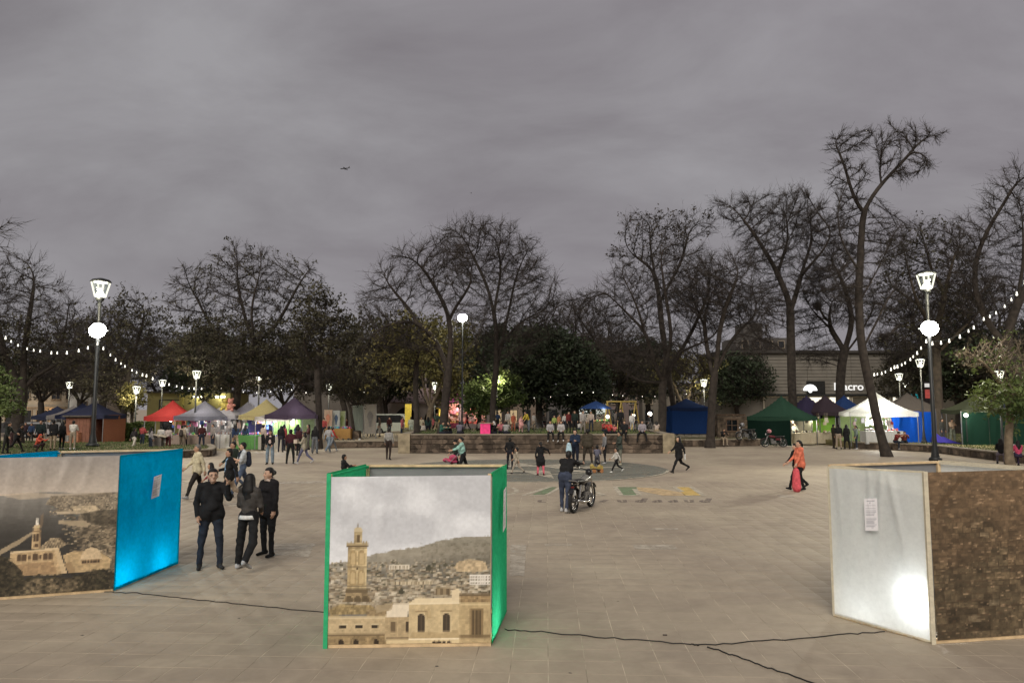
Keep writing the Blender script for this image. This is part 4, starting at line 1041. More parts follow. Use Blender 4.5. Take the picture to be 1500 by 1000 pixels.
px_tree('slender_tree', 'slim straight trunk between the purple tent and the banners', TG, 51, (467, 654), [[(467, 620), (466, 580), (464, 540)], [(464, 540), (470, 490), (480, 450)], [(464, 545), (445, 510), (440, 480)]], [(462, 500, 32, 45), (490, 490, 28, 35), (470, 440, 22, 20)], 15, R0=.22, n_attr=1551, twigs=4, leaf=M_LF_OLIVE, leaf_n=3600, leaf_s=.15)
px_tree('bare_tree', 'dark forked tree on the raised bed left of the floodlight pole', TG, 48, (648, 638), [[(650, 610), (654, 575), (657, 545)], [(656, 548), (640, 500), (612, 468), (570, 472), (540, 490)], [(657, 545), (662, 500), (655, 450), (625, 400), (605, 375)], [(657, 545), (685, 510), (710, 490)], [(650, 470), (690, 420), (700, 390)], [(615, 468), (580, 430), (565, 410)], [(652, 552), (640, 525), (622, 505)]],
        [(600, 400, 50, 42), (570, 450, 48, 52), (650, 400, 50, 60), (590, 500, 55, 25), (540, 500, 25, 25), (690, 440, 35, 40)], 16, zb=BZ - .1, R0=0.26, n_attr=5071, twigs=6, infl=2.8, kill=.56)
px_tree('bare_tree', 'tall bare tree on the raised bed right of the floodlight pole', TG, 53, (722, 634), [[(722, 610), (723, 575), (727, 540)], [(727, 540), (728, 480), (715, 420), (690, 370)], [(727, 540), (742, 470), (755, 410), (770, 370)], [(730, 510), (760, 470), (800, 455), (815, 440)], [(722, 560), (700, 520), (690, 500)], [(722, 460), (735, 400), (730, 350)]],
        [(690, 375, 55, 50), (740, 385, 62, 50), (775, 430, 50, 50), (700, 340, 60, 18), (745, 480, 60, 50), (800, 470, 28, 30)], 17, zb=BZ - .1, R0=0.21, n_attr=6563, twigs=6, infl=2.7, kill=.52)
px_tree('slender_tree', 'thin leaning trunk at the left end of the raised bed', TG, 49, (611, 640), [[(609, 600), (608, 560), (612, 520)], [(612, 520), (600, 470)], [(612, 520), (630, 480)]], [(600, 500, 40, 35), (575, 520, 35, 30), (632, 490, 22, 30)], 18, zb=BZ - .3, R0=.18, n_attr=1431, twigs=4, leaf=M_LF_LAMPLIT, leaf_n=2600, leaf_s=.14)
px_tree('leafy_tree', 'yellow-green lit tree with many stems behind the forked tree', TG, 60, (628, 632), [[(628, 615), (628, 600)], [(628, 600), (610, 560), (598, 530)], [(628, 600), (632, 550), (636, 500)], [(628, 600), (650, 560), (655, 520)], [(628, 600), (618, 550), (620, 510)]], [(630, 520, 40, 45), (660, 560, 24, 38), (605, 540, 25, 30), (675, 500, 22, 30)], 19, zb=.4, R0=.24, n_attr=2088, twigs=4, leaf=M_LF_LAMPLIT, leaf_n=6500, leaf_s=.17, bark=M_PALEBARK)
px_tree('leafy_tree', 'bright green round bush tree beside the pink stall', TG, 58, (700, 632), [[(702, 610), (705, 595)], [(705, 595), (690, 575)], [(705, 595), (722, 570)]], [(705, 582, 32, 26), (735, 572, 30, 30), (690, 592, 18, 16)], 20, zb=.6, R0=.16, n_attr=1491, infl=2.2, kill=.5, D=.35, twigs=6, tl=.4, leaf=M_LF_BRIGHT, leaf_n=8000, leaf_s=.15)
px_tree('evergreen_tree', 'broad dark evergreen behind the raised bed', TG, 66, (790, 635), [[(790, 600), (788, 570)], [(788, 570), (765, 530), (750, 520)], [(788, 570), (810, 520), (830, 500)], [(788, 570), (790, 520)]], [(775, 545, 45, 48), (815, 540, 50, 55), (850, 560, 40, 45), (790, 505, 40, 25), (745, 560, 25, 35)], 21, zb=.2, R0=0.3, n_attr=4176, infl=2.8, kill=.52, twigs=6, leaf=M_LF_DARK, leaf_n=22000, leaf_s=.21)
px_tree('bare_tree', 'thick-crowned dark tree left of the blue tent, many arched limbs', TG, 54, (968, 652), [[(970, 620), (972, 585), (968, 560)], [(968, 560), (930, 560), (880, 510), (850, 470), (835, 450)], [(968, 560), (950, 500), (930, 440), (910, 400)], [(968, 560), (985, 500), (975, 430), (965, 370)], [(968, 560), (1000, 510), (1030, 450), (1045, 410)], [(940, 480), (900, 440), (880, 420)], [(1000, 510), (1040, 500), (1065, 470)]],
        [(935, 430, 60, 58), (1000, 410, 62, 60), (880, 460, 42, 45), (845, 450, 26, 28), (1040, 450, 50, 60), (950, 510, 75, 48), (1010, 520, 50, 45)], 22, R0=0.29, n_attr=6196, twigs=6, infl=2.6, kill=.52)
px_tree('bare_tree', 'tree with pod-tufted thin top rising above the thick-crowned tree', TG, 62, (990, 640), [[(988, 600), (975, 520), (962, 420)], [(968, 450), (955, 380), (950, 330)], [(960, 395), (920, 370), (900, 368)], [(968, 440), (1000, 380), (1012, 330)]], [(935, 335, 32, 28), (985, 335, 45, 26), (915, 372, 24, 14), (1025, 330, 30, 22), (960, 370, 40, 20)], 23, zb=.2, R0=0.24, n_attr=1908, twigs=4, leaf=M_LF_BROWN, leaf_n=1140, leaf_s=0.14)
px_tree('bare_tree', 'dark twin-trunked tree right of the blue tent', TG, 52.5, (1040, 655), [[(1041, 630), (1043, 590), (1045, 555)], [(1045, 555), (1062, 510), (1085, 480), (1110, 465)], [(1045, 555), (1036, 510), (1030, 470), (1010, 430)], [(1050, 545), (1052, 490), (1065, 440), (1085, 400)], [(1030, 470), (1045, 420)]], [(1050, 425, 55, 55), (1095, 450, 38, 42), (1015, 430, 40, 45), (1080, 395, 32, 30), (1110, 500, 25, 30)], 24, R0=0.28, n_attr=4475, twigs=6, infl=2.7, kill=.52)
px_tree('bare_tree', 'tall dark forked tree behind the green tent', TG, 61, (1161, 640), [[(1161, 600), (1160, 550), (1158, 490), (1160, 450)], [(1160, 455), (1140, 400), (1110, 350), (1085, 315)], [(1160, 450), (1175, 400), (1190, 350), (1185, 310)], [(1140, 400), (1155, 350), (1150, 310)], [(1175, 400), (1205, 370), (1220, 340)], [(1158, 520), (1130, 500), (1105, 495)]],
        [(1105, 320, 45, 38), (1160, 315, 45, 42), (1195, 340, 30, 50), (1125, 370, 45, 40), (1180, 400, 40, 40), (1065, 300, 24, 18), (1125, 450, 40, 45)], 25, zb=.4, R0=0.36, n_attr=4475, twigs=9, infl=3.0)
px_tree('bare_tree', 'stout bare trunk standing in front of the bank sign', TG, 64, (1231, 640), [[(1231, 600), (1231, 545), (1235, 515)], [(1238, 515), (1215, 480), (1190, 455)], [(1238, 515), (1250, 470), (1240, 430), (1225, 390)], [(1238, 520), (1265, 480), (1280, 450)], [(1215, 480), (1215, 440)]], [(1215, 430, 45, 50), (1190, 470, 35, 32), (1260, 450, 35, 40), (1235, 385, 35, 30), (1200, 520, 35, 18)], 26, zb=.4, R0=0.4, n_attr=3281, twigs=9)
px_tree('leaning_tree', 'tallest bare tree, leaning trunk rooted in the plaza before the white tent', TG, 43, (1299, 667), [[(1290, 630), (1279, 585), (1266, 535), (1258, 480), (1258, 420), (1262, 350), (1262, 310)], [(1262, 315), (1245, 270), (1232, 225), (1215, 200)], [(1262, 310), (1290, 270), (1320, 240), (1345, 210), (1370, 190)], [(1290, 270), (1290, 230), (1300, 200)], [(1258, 400), (1230, 350), (1225, 300)], [(1260, 440), (1290, 390), (1310, 340)], [(1258, 480), (1235, 430), (1215, 400)], [(1262, 510), (1285, 470), (1305, 430)], [(1340, 215), (1360, 225), (1362, 250)]],
        [(1240, 210, 38, 22), (1290, 200, 40, 18), (1345, 200, 42, 18), (1320, 245, 42, 22), (1245, 265, 32, 40), (1240, 340, 30, 50), (1300, 350, 38, 45), (1230, 410, 28, 32), (1300, 430, 30, 40), (1358, 240, 10, 14)], 27, R0=0.25, n_attr=5370, D=.45, twigs=9, tl=.6, infl=2.6, kill=.52)
px_tree('bare_tree', 'thick pale trunk right behind the tall lamp on the right', TG, 56, (1375, 652), [[(1374, 610), (1373, 560), (1370, 510), (1372, 480)], [(1372, 485), (1340, 440), (1330, 390), (1320, 350)], [(1372, 480), (1385, 430), (1395, 380), (1410, 350)], [(1340, 440), (1300, 420)], [(1385, 430), (1360, 390), (1355, 350)], [(1371, 520), (1410, 480), (1440, 455)]],
        [(1340, 390, 55, 50), (1395, 390, 45, 55), (1360, 350, 55, 28), (1310, 440, 35, 35), (1420, 450, 40, 45), (1370, 450, 60, 40), (1340, 500, 40, 35)], 28, zb=.4, R0=0.36, n_attr=5370, twigs=6, infl=2.8, kill=.56, bark=mat('grey_brown_bark', (0.085, 0.068, 0.05), .95, var=.4, scale=3, bump=.7), leaf=M_LF_OLIVE, leaf_n=2600, leaf_s=.15)
px_tree('bare_tree', 'heavy dark tree at the right edge with the string lights before it', TG, 50, (1530, 680), [[(1525, 620), (1500, 560), (1470, 505), (1445, 470)], [(1445, 470), (1425, 420), (1430, 370), (1450, 330)], [(1470, 505), (1490, 440), (1500, 370), (1495, 300)], [(1430, 440), (1405, 400), (1400, 360)], [(1490, 440), (1530, 380), (1540, 300)], [(1450, 330), (1475, 290), (1490, 260)]],
        [(1430, 345, 42, 40), (1475, 300, 42, 45), (1495, 390, 45, 60), (1405, 390, 32, 40), (1440, 430, 45, 40), (1495, 255, 26, 26), (1550, 330, 60, 90)], 29, R0=0.38, n_attr=5668, twigs=6, infl=2.8, kill=.56)
px_tree('sapling', 'young tree with bright leaves at the right edge by the seated pair', TG, 34.5, (1481, 683), [[(1476, 660), (1478, 630), (1482, 605), (1478, 580)], [(1480, 600), (1500, 575), (1515, 560)], [(1478, 580), (1455, 545), (1425, 520), (1400, 515)], [(1478, 585), (1470, 540), (1478, 500)], [(1482, 640), (1496, 610), (1502, 590)]],
        [(1465, 585, 38, 22), (1500, 580, 35, 30), (1440, 520, 45, 24), (1475, 520, 40, 32), (1500, 540, 30, 20)], 30, R0=.17, D=.3, n_attr=2685, infl=1.8, kill=.42, twigs=4, tl=.4, leaf=M_LF_BRIGHT, leaf_n=3000, leaf_s=.11, bark=M_PALEBARK, leaf_low=4.2, tr=.009, rt=.01, twig_mat=M_PALEBARK)
px_tree('leafy_tree', 'small dark-leaved tree overhanging the left edge above the lawn', TG, 44, (-6, 672), [[(-4, 640), (0, 610)], [(0, 610), (14, 590)], [(0, 610), (-18, 580)]], [(6, 600, 26, 30), (-14, 570, 30, 36), (20, 620, 16, 16)], 31, zb=.3, R0=.15, D=.3, n_attr=1491, infl=1.8, kill=.45, twigs=6, tl=.35, leaf=M_LF_BRIGHT, leaf_n=3600, leaf_s=.13)
px_tree('leafy_tree', 'lamp-lit yellowish tree beside the hedge on the left', TG, 66, (193, 634), [[(193, 615), (194, 600)], [(194, 600), (184, 585)], [(194, 600), (204, 580)]], [(194, 582, 17, 20), (184, 592, 12, 12)], 32, R0=.14, D=.35, n_attr=663, infl=2, kill=.5, twigs=6, tl=.4, leaf=M_LF_LAMPLIT, leaf_n=3200, leaf_s=.16)
px_tree('leafy_tree', 'lamp-lit pale forked tree behind the blue tent', TG, 64, (1003, 634), [[(1003, 612), (1002, 598)], [(1002, 598), (988, 570), (984, 545)], [(1002, 598), (1012, 570), (1018, 548)]], [(1018, 570, 20, 18), (990, 545, 24, 22), (1025, 540, 20, 20)], 33, R0=.26, D=.4, n_attr=1252, infl=2.2, kill=.5, twigs=4, leaf=M_LF_LAMPLIT, leaf_n=2400, leaf_s=.16, bark=M_PALEBARK)
px_tree('sapling', 'little tree growing from the square planter before the banners', TG, 56, (518, 636), [[(517, 620), (514, 598), (511, 588)], [(511, 588), (495, 575)], [(511, 588), (530, 572)], [(513, 594), (545, 588)]], [(500, 572, 30, 18), (535, 575, 36, 20), (515, 560, 30, 16)], 34, zb=.9, R0=.11, D=.3, n_attr=1790, infl=1.9, kill=.45, twigs=4, tl=.4, leaf=M_LF_OLIVE, leaf_n=2200, leaf_s=.12)
# farther trees: three grown kinds, set out as separate trees
far_spots = [('A', 118, 84, 1.0), ('A', 238, 86, 1.1), ('B', 300, 80, 1.0), ('C', 415, 84, .95), ('A', 520, 90, 1.0), ('B', 565, 86, .9), ('C', 690, 88, 1.05), ('B', 740, 84, 1.1), ('A', 870, 82, .95), ('C', 905, 78, 1.05), ('B', 1080, 86, .9), ('A', 1110, 92, 1.1), ('C', 1352, 76, .9), ('A', 1322, 97, 1.2), ('B', 1420, 74, 1.05), ('C', 1465, 70, 1.0), ('A', 1405, 88, 1.2), ('B', 1545, 78, 1.1), ('C', 60, 92, 1.1), ('C', 850, 92, 1.1), ('B', 950, 88, 1.0), ('A', 1405, 74, 1.5), ('A', 842, 74, 1.35), ('C', 556, 78, 1.15), ('A', 150, 74, 1.15), ('A', 505, 82, 1.1), ('B', -90, 70, 1.1), ('C', -200, 78, 1.2), ('A', -330, 72, 1.3), ('C', -470, 66, 1.2), ('B', 1660, 66, 1.2), ('A', 1760, 72, 1.4), ('C', 1880, 64, 1.2)]
far_lab = {'A': 'far bare tree with a rounded twiggy crown', 'B': 'far dark leafy tree with a dense crown', 'C': 'far spreading tree with olive leaves in clumps'}
# what each one stands by, so that a label leads to one tree
far_by = ['before the pale building with windows', 'left of the yellow wall', 'in front of the yellow wall lights', 'behind the purple and beige tents', 'in front of the flat slab roof', 'before the columned facade', 'behind the pink kiosk sign',
          'behind the tall bare tree of the bed', 'behind the blue umbrella', 'behind the yellow swings', 'behind the stone hut', 'in front of the grey tower', 'behind the grey brown tent', 'over the bank roof by the leaning trunk',
          'behind the dark green tent row', 'over the dark green tent row', 'right of the thick pale trunk', 'at the right end of the street', 'at the left end by the parked stalls', 'behind the white shop sign', 'between swings and blue tent', 'towering right of the thick pale trunk', 'towering left of the thick-crowned tree', 'left of the columned facade', 'left of the loose olive tree', 'right of the slim straight trunk', 'beyond the left end of the lawn', 'second beyond the left end of the lawn', 'third beyond the left end of the lawn', 'last beyond the left end of the lawn', 'beyond the right end of the dark tents', 'second past the dark tents', 'last past the dark tents']
protos = {}
def far_proto(kd):
    r = random.Random(ord(kd)); limbs = [[(0, 0, 0), (.1, 0, 1.6), (0, .1, 3.2)]]
    for k in range(5):
        a = k * 1.26 + r.uniform(-.3, .3); limbs.append([(0, .1, 3.2), (1.6 * math.cos(a), 1.6 * math.sin(a), 5.0), (2.8 * math.cos(a), 2.8 * math.sin(a), 7.0)])
    cr = [((0, 0, 7.6), (4.2, 4.2, 2.6)), ((1.8, 1, 6), (3.0, 3, 2.2)), ((-2, -1, 6), (3, 3, 2.2))]
    kw = dict(A=dict(leaf=None, twigs=6), B=dict(leaf=M_LF_DARK, leaf_n=9000, leaf_s=.24, twigs=3), C=dict(leaf=M_LF_OLIVE, leaf_n=5200, leaf_s=.22, twigs=3))[kd]
    return make_tree('far_tree', far_lab[kd], 'trees along the far side of the park', (0, 0, 0), limbs, cr, 40 + ord(kd), R0=.3, n_attr=2386, rt=.018, tr=.016, **kw)
for (kd, px, Y, s), by_ in zip(far_spots, far_by):
    if kd not in protos: protos[kd] = o = far_proto(kd)
    else: o = copy_tree(protos[kd])
    x = W(px, 598, Y).x
    o.location = (x, Y, 0); o.rotation_euler = (0, 0, random.uniform(0, 6.28)); o.scale = (s, s, s * random.uniform(.92, 1.1))
    o['label'] = far_lab[kd] + ' ' + by_
# hedges by the path
def hedge(px0, px1, Y, h, label, seed):
    r = np.random.default_rng(seed); a, b = W(px0, 598, Y).x, W(px1, 598, Y).x; n = 3600
    t = thing('hedge', label, 'hedge', ((a + b) / 2, Y, 0), 0, 'clipped hedges by the left path'); L = (b - a) / 2
    MB().box((0, 0, h * .45), (2 * L - .25, .8, h * .9)).build('stems', M_LF_DARK, t)
    u = r.random((n, 3)) * 2 - 1; ax = r.integers(0, 3, n); u[np.arange(n), ax] = np.where(ax == 2, 1, np.sign(u[np.arange(n), ax])); c = u * np.array([L, .5, h / 2]) + np.array([0, 0, h / 2]) + r.normal(0, .05, (n, 3))
    x = r.normal(size=(n, 3)); x /= np.linalg.norm(x, axis=1, keepdims=True); y = np.cross(x, r.normal(size=(n, 3))); y /= np.linalg.norm(y, axis=1, keepdims=True); s = r.uniform(.05, .13, (n, 1))
    V = np.stack([c - x * s, c - y * s * .6, c + x * s, c + y * s * .6], 1).reshape(-1, 3)
    mesh_np('foliage', V, np.arange(n * 4).reshape(-1, 4), M_LF_BRIGHT, t)
hedge(166, 194, 58, 1.5, 'low clipped hedge left of the slim dark trunk', 1)
hedge(200, 222, 58, 1.6, 'low clipped hedge under the red tent edge', 2)
# ------------------------------------------------------------------ people
SKIN = mat('skin', (0.40, 0.235, 0.155), 0.6, var=0.12, scale=12)
SKIN2 = mat('skin_light', (0.50, 0.31, 0.215), 0.6, var=0.12, scale=12)
HAIRM = mat('black_hair', (0.007, 0.006, 0.0055), 0.6, var=0.4, scale=30, bump=0.3, bscale=60)
HAIRG = mat('grey_hair', (0.14, 0.13, 0.12), 0.5, var=0.3, scale=30)
EYEM = mat('eye_dark', (0.02, 0.015, 0.012), 0.3)
LIPM = mat('lip', (0.24, 0.09, 0.075), 0.5)
def surface_nets(D, org, h):
    nx, ny, nz = D.shape; ins = D < 0
    corners = [(i, j, k) for i in (0, 1) for j in (0, 1) for k in (0, 1)]
    sl = lambda c: tuple(slice(c[a], D.shape[a] - 1 + c[a]) for a in range(3))
    cnt = np.zeros((nx - 1, ny - 1, nz - 1), np.int8)
    for c in corners: cnt += ins[sl(c)]
    act = (cnt > 0) & (cnt < 8); acc = np.zeros(act.shape + (3,), np.float32); n = np.zeros(act.shape, np.float32)
    for a in range(3):
        for c in corners:
            if c[a]: continue
            c2 = tuple(c[b] + (b == a) for b in range(3)); d0, d1 = D[sl(c)], D[sl(c2)]; x = (d0 < 0) != (d1 < 0)
            t = np.where(x, d0 / np.where(x, d0 - d1, 1), 0)
            for b in range(3): acc[..., b] += np.where(x, (t if b == a else c[b]), 0)
            n += x
    idx = np.full(act.shape, -1, np.int64); idx[act] = np.arange(act.sum()); ii = np.argwhere(act)
    V = (ii + acc[act] / n[act][:, None]) * h + org
    Qs = []
    for a in range(3):
        b, c = (a + 1) % 3, (a + 2) % 3
        s0 = [slice(None)] * 3; s1 = [slice(None)] * 3; s0[a] = slice(0, -1); s1[a] = slice(1, None)
        e = ins[tuple(s0)] != ins[tuple(s1)]; p = np.argwhere(e); p = p[(p[:, b] > 0) & (p[:, c] > 0) & (p[:, b] < D.shape[b] - 1) & (p[:, c] < D.shape[c] - 1)]
        if not len(p): continue
        eb = np.zeros(3, int); eb[b] = 1; ec = np.zeros(3, int); ec[c] = 1
        q = np.stack([idx[tuple((p - eb - ec).T)], idx[tuple((p - ec).T)], idx[tuple(p.T)], idx[tuple((p - eb).T)]], 1)
        fl = ~ins[tuple(p.T)]; q[fl] = q[fl][:, ::-1]; Qs.append(q)
    return V, np.concatenate(Qs), ii
def sdf_mesh(prims, h, k=0.02, folds=0):
    """prims: (a, b, ra, rb, squash (sx,sy,sz), material) tapered round bars; returns vertices, quads, face materials"""
    lo = np.min([np.minimum(p[0], p[1]) - max(p[2], p[3]) * 1.5 for p in prims], 0) - 3 * h; hi = np.max([np.maximum(p[0], p[1]) + max(p[2], p[3]) * 1.5 for p in prims], 0) + 3 * h
    sh = np.ceil((hi - lo) / h).astype(int) + 1; D = np.full(sh, .3, np.float32); B = np.full(sh, .3, np.float32); Lb = np.zeros(sh, np.int8)
    ax = [lo[i] + h * np.arange(sh[i]) for i in range(3)]
    for a, b, ra, rb, sq, mi in prims:
        m = max(ra, rb) * 1.5 + .06; i0 = np.maximum(((np.minimum(a, b) - m - lo) / h).astype(int), 0); i1 = np.minimum(((np.maximum(a, b) + m - lo) / h).astype(int) + 2, sh)
        s = tuple(slice(i0[q], i1[q]) for q in range(3)); X, Y, Z = np.meshgrid(*[ax[q][s[q]] for q in range(3)], indexing='ij')
        iq = 1 / np.array(sq); ba = (b - a) * iq; px, py, pz = (X - a[0]) * iq[0], (Y - a[1]) * iq[1], (Z - a[2]) * iq[2]; bb = (ba ** 2).sum() + 1e-9
        t = np.clip((px * ba[0] + py * ba[1] + pz * ba[2]) / bb, 0, 1)
        d = (np.sqrt((px - t * ba[0]) ** 2 + (py - t * ba[1]) ** 2 + (pz - t * ba[2]) ** 2) - (ra + (rb - ra) * t)) * min(sq)
        o = D[s]; hh = np.maximum(k - np.abs(o - d), 0) / k; D[s] = np.minimum(o, d) - hh * hh * k * .25
        lt = d < B[s]; B[s] = np.where(lt, d, B[s]); Lb[s] = np.where(lt, mi, Lb[s])
    if folds:
        X, Y, Z = np.meshgrid(*ax, indexing='ij'); f = np.random.default_rng(int(folds * 1e5) % 9999); w = np.zeros(sh, np.float32)
        for q in range(7):
            a = f.uniform(-26, 26, 3); a[2] *= 1.4; w += np.sin(a[0] * X + a[1] * Y + a[2] * Z + f.uniform(0, 6) + 1.5 * np.sin(9 * Z + f.uniform(0, 6))) / 7
        D = D + np.where((Lb == 1) | (Lb == 2), np.abs(w) * .026 - .006, 0).astype(np.float32)
    V, Q, ii = surface_nets(D, lo, h)
    return V, Q, Lb[tuple(ii.T)][Q[:, 0]]
def v3(*a): return np.array(a, float)
def rx(v, a): c, s = math.cos(a), math.sin(a); return v3(v[0], v[1] * c - v[2] * s, v[1] * s + v[2] * c)
def rz(v, a): c, s = math.cos(a), math.sin(a); return v3(v[0] * c - v[1] * s, v[0] * s + v[1] * c, v[2])
POSES = dict(
    stand=dict(ll=(4, 5, 4), rl=(-3, 5, 4), la=(6, 9, 14, 4), ra=(2, 9, 16, 4)),
    walk=dict(ll=(26, 2, 8), rl=(-20, 2, 30), la=(-22, 8, 14, 2), ra=(22, 8, 26, 4)),
    stride=dict(ll=(34, 2, 10), rl=(-26, 2, 38), la=(-28, 8, 20, 2), ra=(28, 8, 30, 4)),
    sit=dict(ll=(86, 6, 88), rl=(84, 6, 86), la=(28, 8, 60, 14), ra=(30, 8, 58, 14), sit=True),
    dangle=dict(ll=(82, 7, 84), rl=(78, 7, 80), la=(18, 10, 50, 18), ra=(20, 10, 48, 18), sit=True),
    ground=dict(ll=(98, 14, 118), rl=(96, 14, 116), la=(36, 12, 60, 12), ra=(34, 12, 62, 12), sit=True, lean=12),
    crouch=dict(ll=(112, 12, 140), rl=(104, 12, 136), la=(44, 8, 50, 8), ra=(40, 8, 52, 8), lean=22),
    fold=dict(ll=(3, 6, 3), rl=(-2, 6, 3), la=(26, 8, 92, 46), ra=(24, 8, 96, 46)),
    push=dict(ll=(20, 4, 14), rl=(-22, 4, 22), la=(52, 10, 22, 2), ra=(48, 10, 26, 2), lean=20),
    hold=dict(ll=(6, 4, 6), rl=(-5, 4, 6), la=(20, 8, 85, 18), ra=(18, 8, 88, 18)))
_people = []
def person(label, loc, h=1.68, face=0, pose='stand', top=(.02, .02, .022), bot=(.02, .022, .03), shoe=(.02, .02, .02), hair='short', hairm=None, skin=0, res=None, fem=False, inner=None, coat=0.0, wide=1.0, seat=None, group='people in the plaza', build=1.0, extras=(), head=(0, 0), sleeve='long', skirt=False, **over):
    P = dict(POSES[pose]); P.update(over); s = h / 1.70; dist = math.hypot(loc[0], loc[1])
    if res is None: res = .013 if dist < 17 else (.021 if dist < 30 else (.027 if dist < 48 else .034))
    res = max(res, .013 * s); child = h < 1.4; hs = 1.0 if not child else 1.0 + (1.4 - h) * .9
    SKN, TOP, BOT, SHO, INN = 0, 1, 2, 3, 4
    prims = []
    def add(a, b, ra, rb, m, sq=(1, 1, 1)): prims.append((np.array(a) * s, np.array(b) * s, ra * s, rb * s, sq, m))
    lean = R(P.get('lean', 0)); hip = v3(0, 0, 0.0)
    bw = build
    def ub(v): return rx(v, lean)           # upper body leans forward about the hips (forward is -Y)
    hw = .098 if fem else .088
    shw = .165 if fem else .185
    # legs
    feet = []; knees = []
    for sd, key in ((1, 'll'), (-1, 'rl')):
        sw, ab, kn = P[key]; j = v3(sd * hw, 0, -.02)
        dth = v3(sd * math.sin(R(ab)), -math.sin(R(sw)), -math.cos(R(sw))); dth /= np.linalg.norm(dth); K = j + dth * .43
        sh_ = R(sw - kn); dsh = v3(sd * math.sin(R(ab)) * .4, -math.sin(sh_), -math.cos(sh_)); dsh /= np.linalg.norm(dsh); A = K + dsh * .40
        add(j, K, .088 * bw, .064 * wide, BOT); add(K, A - dsh * .015, .062 * wide, .047 * wide * (1.1 if wide > 1 else 1), BOT)
        fp = max(-.9, min(.9, sh_ * .75)); fd = v3(sd * .18, -math.cos(fp), math.sin(fp) * .9); fd /= np.linalg.norm(fd)
        if P.get('sit') and not pose == 'ground': fd = v3(sd * .15, -.98, -.1)
        hl = A - fd * .035 + v3(0, 0, -.045); add(A, hl, .042, .04, SHO); add(hl, A + fd * .15 + v3(0, 0, -.055), .042, .034, SHO, (1, 1, .85)); feet.append((A, fd)); knees.append(K)
    add(v3(-.06, .01, .03), v3(.06, .01, .03), .112 * bw, .112 * bw, BOT, (1, .88, 1))
    # torso
    add(ub(v3(0, .0, .06)), ub(v3(0, 0, .22)), .118 * bw if not fem else .125 * bw, .108 * bw, TOP, (1.22, .86, 1))
    add(ub(v3(-.05, 0, .24)), ub(v3(-.06, .005, .40)), .115 * bw, .105, TOP, (1.05, .90, 1)); add(ub(v3(.05, 0, .24)), ub(v3(.06, .005, .40)), .115 * bw, .105, TOP, (1.05, .90, 1))
    if fem: add(ub(v3(-.06, -.075, .34)), ub(v3(.06, -.075, .34)), .058, .058, TOP)
    if bw > 1.1: add(ub(v3(0, -.06 * bw, .14)), ub(v3(0, -.05, .22)), .10 * bw, .10, TOP)
    add(ub(v3(-shw * .82, .01, .475)), ub(v3(shw * .82, .01, .475)), .06, .06, TOP); add(ub(v3(-.10, .01, .50)), ub(v3(.10, .01, .50)), .052, .052, TOP)
    if inner is not None: add(ub(v3(0, -.085 * bw, .12)), ub(v3(0, -.075, .44)), .045, .04, INN, (1, .75, 1))
    if coat:
        for sx in (-.055, .055): add(ub(v3(sx, 0, .10)), v3(sx * 1.4, .005, .04 - coat), .118 * bw, .128 * bw, TOP, (1.0, .95, 1))
    if skirt: add(v3(0, 0, .06), v3(0, 0, -.16), .15, .225, TOP, (1.1, .95, 1)); add(v3(-.08, 0, -.2), v3(-.1, 0, -.36), .14, .13, TOP); add(v3(.08, 0, -.2), v3(.1, 0, -.36), .14, .13, TOP)
    # head and neck
    ny, npi = R(head[0]), R(head[1]); nk = ub(v3(0, .012, .515)); hc = ub(v3(0, -.018, .515 + .125 * hs))
    add(nk - v3(0, 0, .03), hc - v3(0, -.01, .04), .052, .048, SKN)
    def hd(v): w = rz(rx(np.array(v) * hs, npi + lean * .6), ny); return hc + w
    add(hd((0, .012, .028)), hd((0, -.002, .0)), .083 * hs, .080 * hs, SKN, (.92, 1.08, 1.05)); add(hd((0, -.030, -.045)), hd((0, -.042, -.066)), .052 * hs, .042 * hs, SKN)
    add(hd((0, -.090, .005)), hd((0, -.104, -.018)), .011 * hs, .016 * hs, SKN)
    for sx in (-1, 1): add(hd((sx * .080, .012, .012)), hd((sx * .082, .014, -.022)), .015 * hs, .011 * hs, SKN, (.7, 1, 1))
    # arms
    hands = []
    for sd, key in ((1, 'la'), (-1, 'ra')):
        sw, ab, el, inw = P[key]; S = ub(v3(sd * shw, .01, .465)); swl = R(sw) + lean
        d1 = v3(sd * math.sin(R(ab)), -math.sin(swl) * math.cos(R(ab)), -math.cos(swl) * math.cos(R(ab))); E = S + d1 * .285
        f = swl + R(el); d2 = v3(sd * math.sin(R(ab)) * .5 - sd * math.sin(R(inw)), -math.sin(f) * math.cos(R(inw)), -math.cos(f) * math.cos(R(inw))); d2 /= np.linalg.norm(d2); Wr = E + d2 * .245
        add(S, E, .060 * (1 + (bw - 1) * .6), .049, TOP)
        if sleeve == 'long': add(E, Wr - d2 * .01, .047, .038, TOP)
        else: add(S, S + d1 * .2, .066, .066, TOP); add(E, Wr, .040, .029, SKN)
        side = np.cross(d2, v3(sd, 0, 0.001)); side = side / np.linalg.norm(side)
        add(Wr, Wr + d2 * .075, .027, .034, SKN, (1, 1, 1) if dist > 17 else (.9, .9, .9)); hands.append((Wr, d2, side, sd))
    V, Q, mi = sdf_mesh(prims, res, .02, (abs(loc[0]) + loc[1] + .37) if dist < 34 else 0)
    V = V.tolist(); Qs = Q.tolist(); mi = mi.tolist()
    mb = MB()
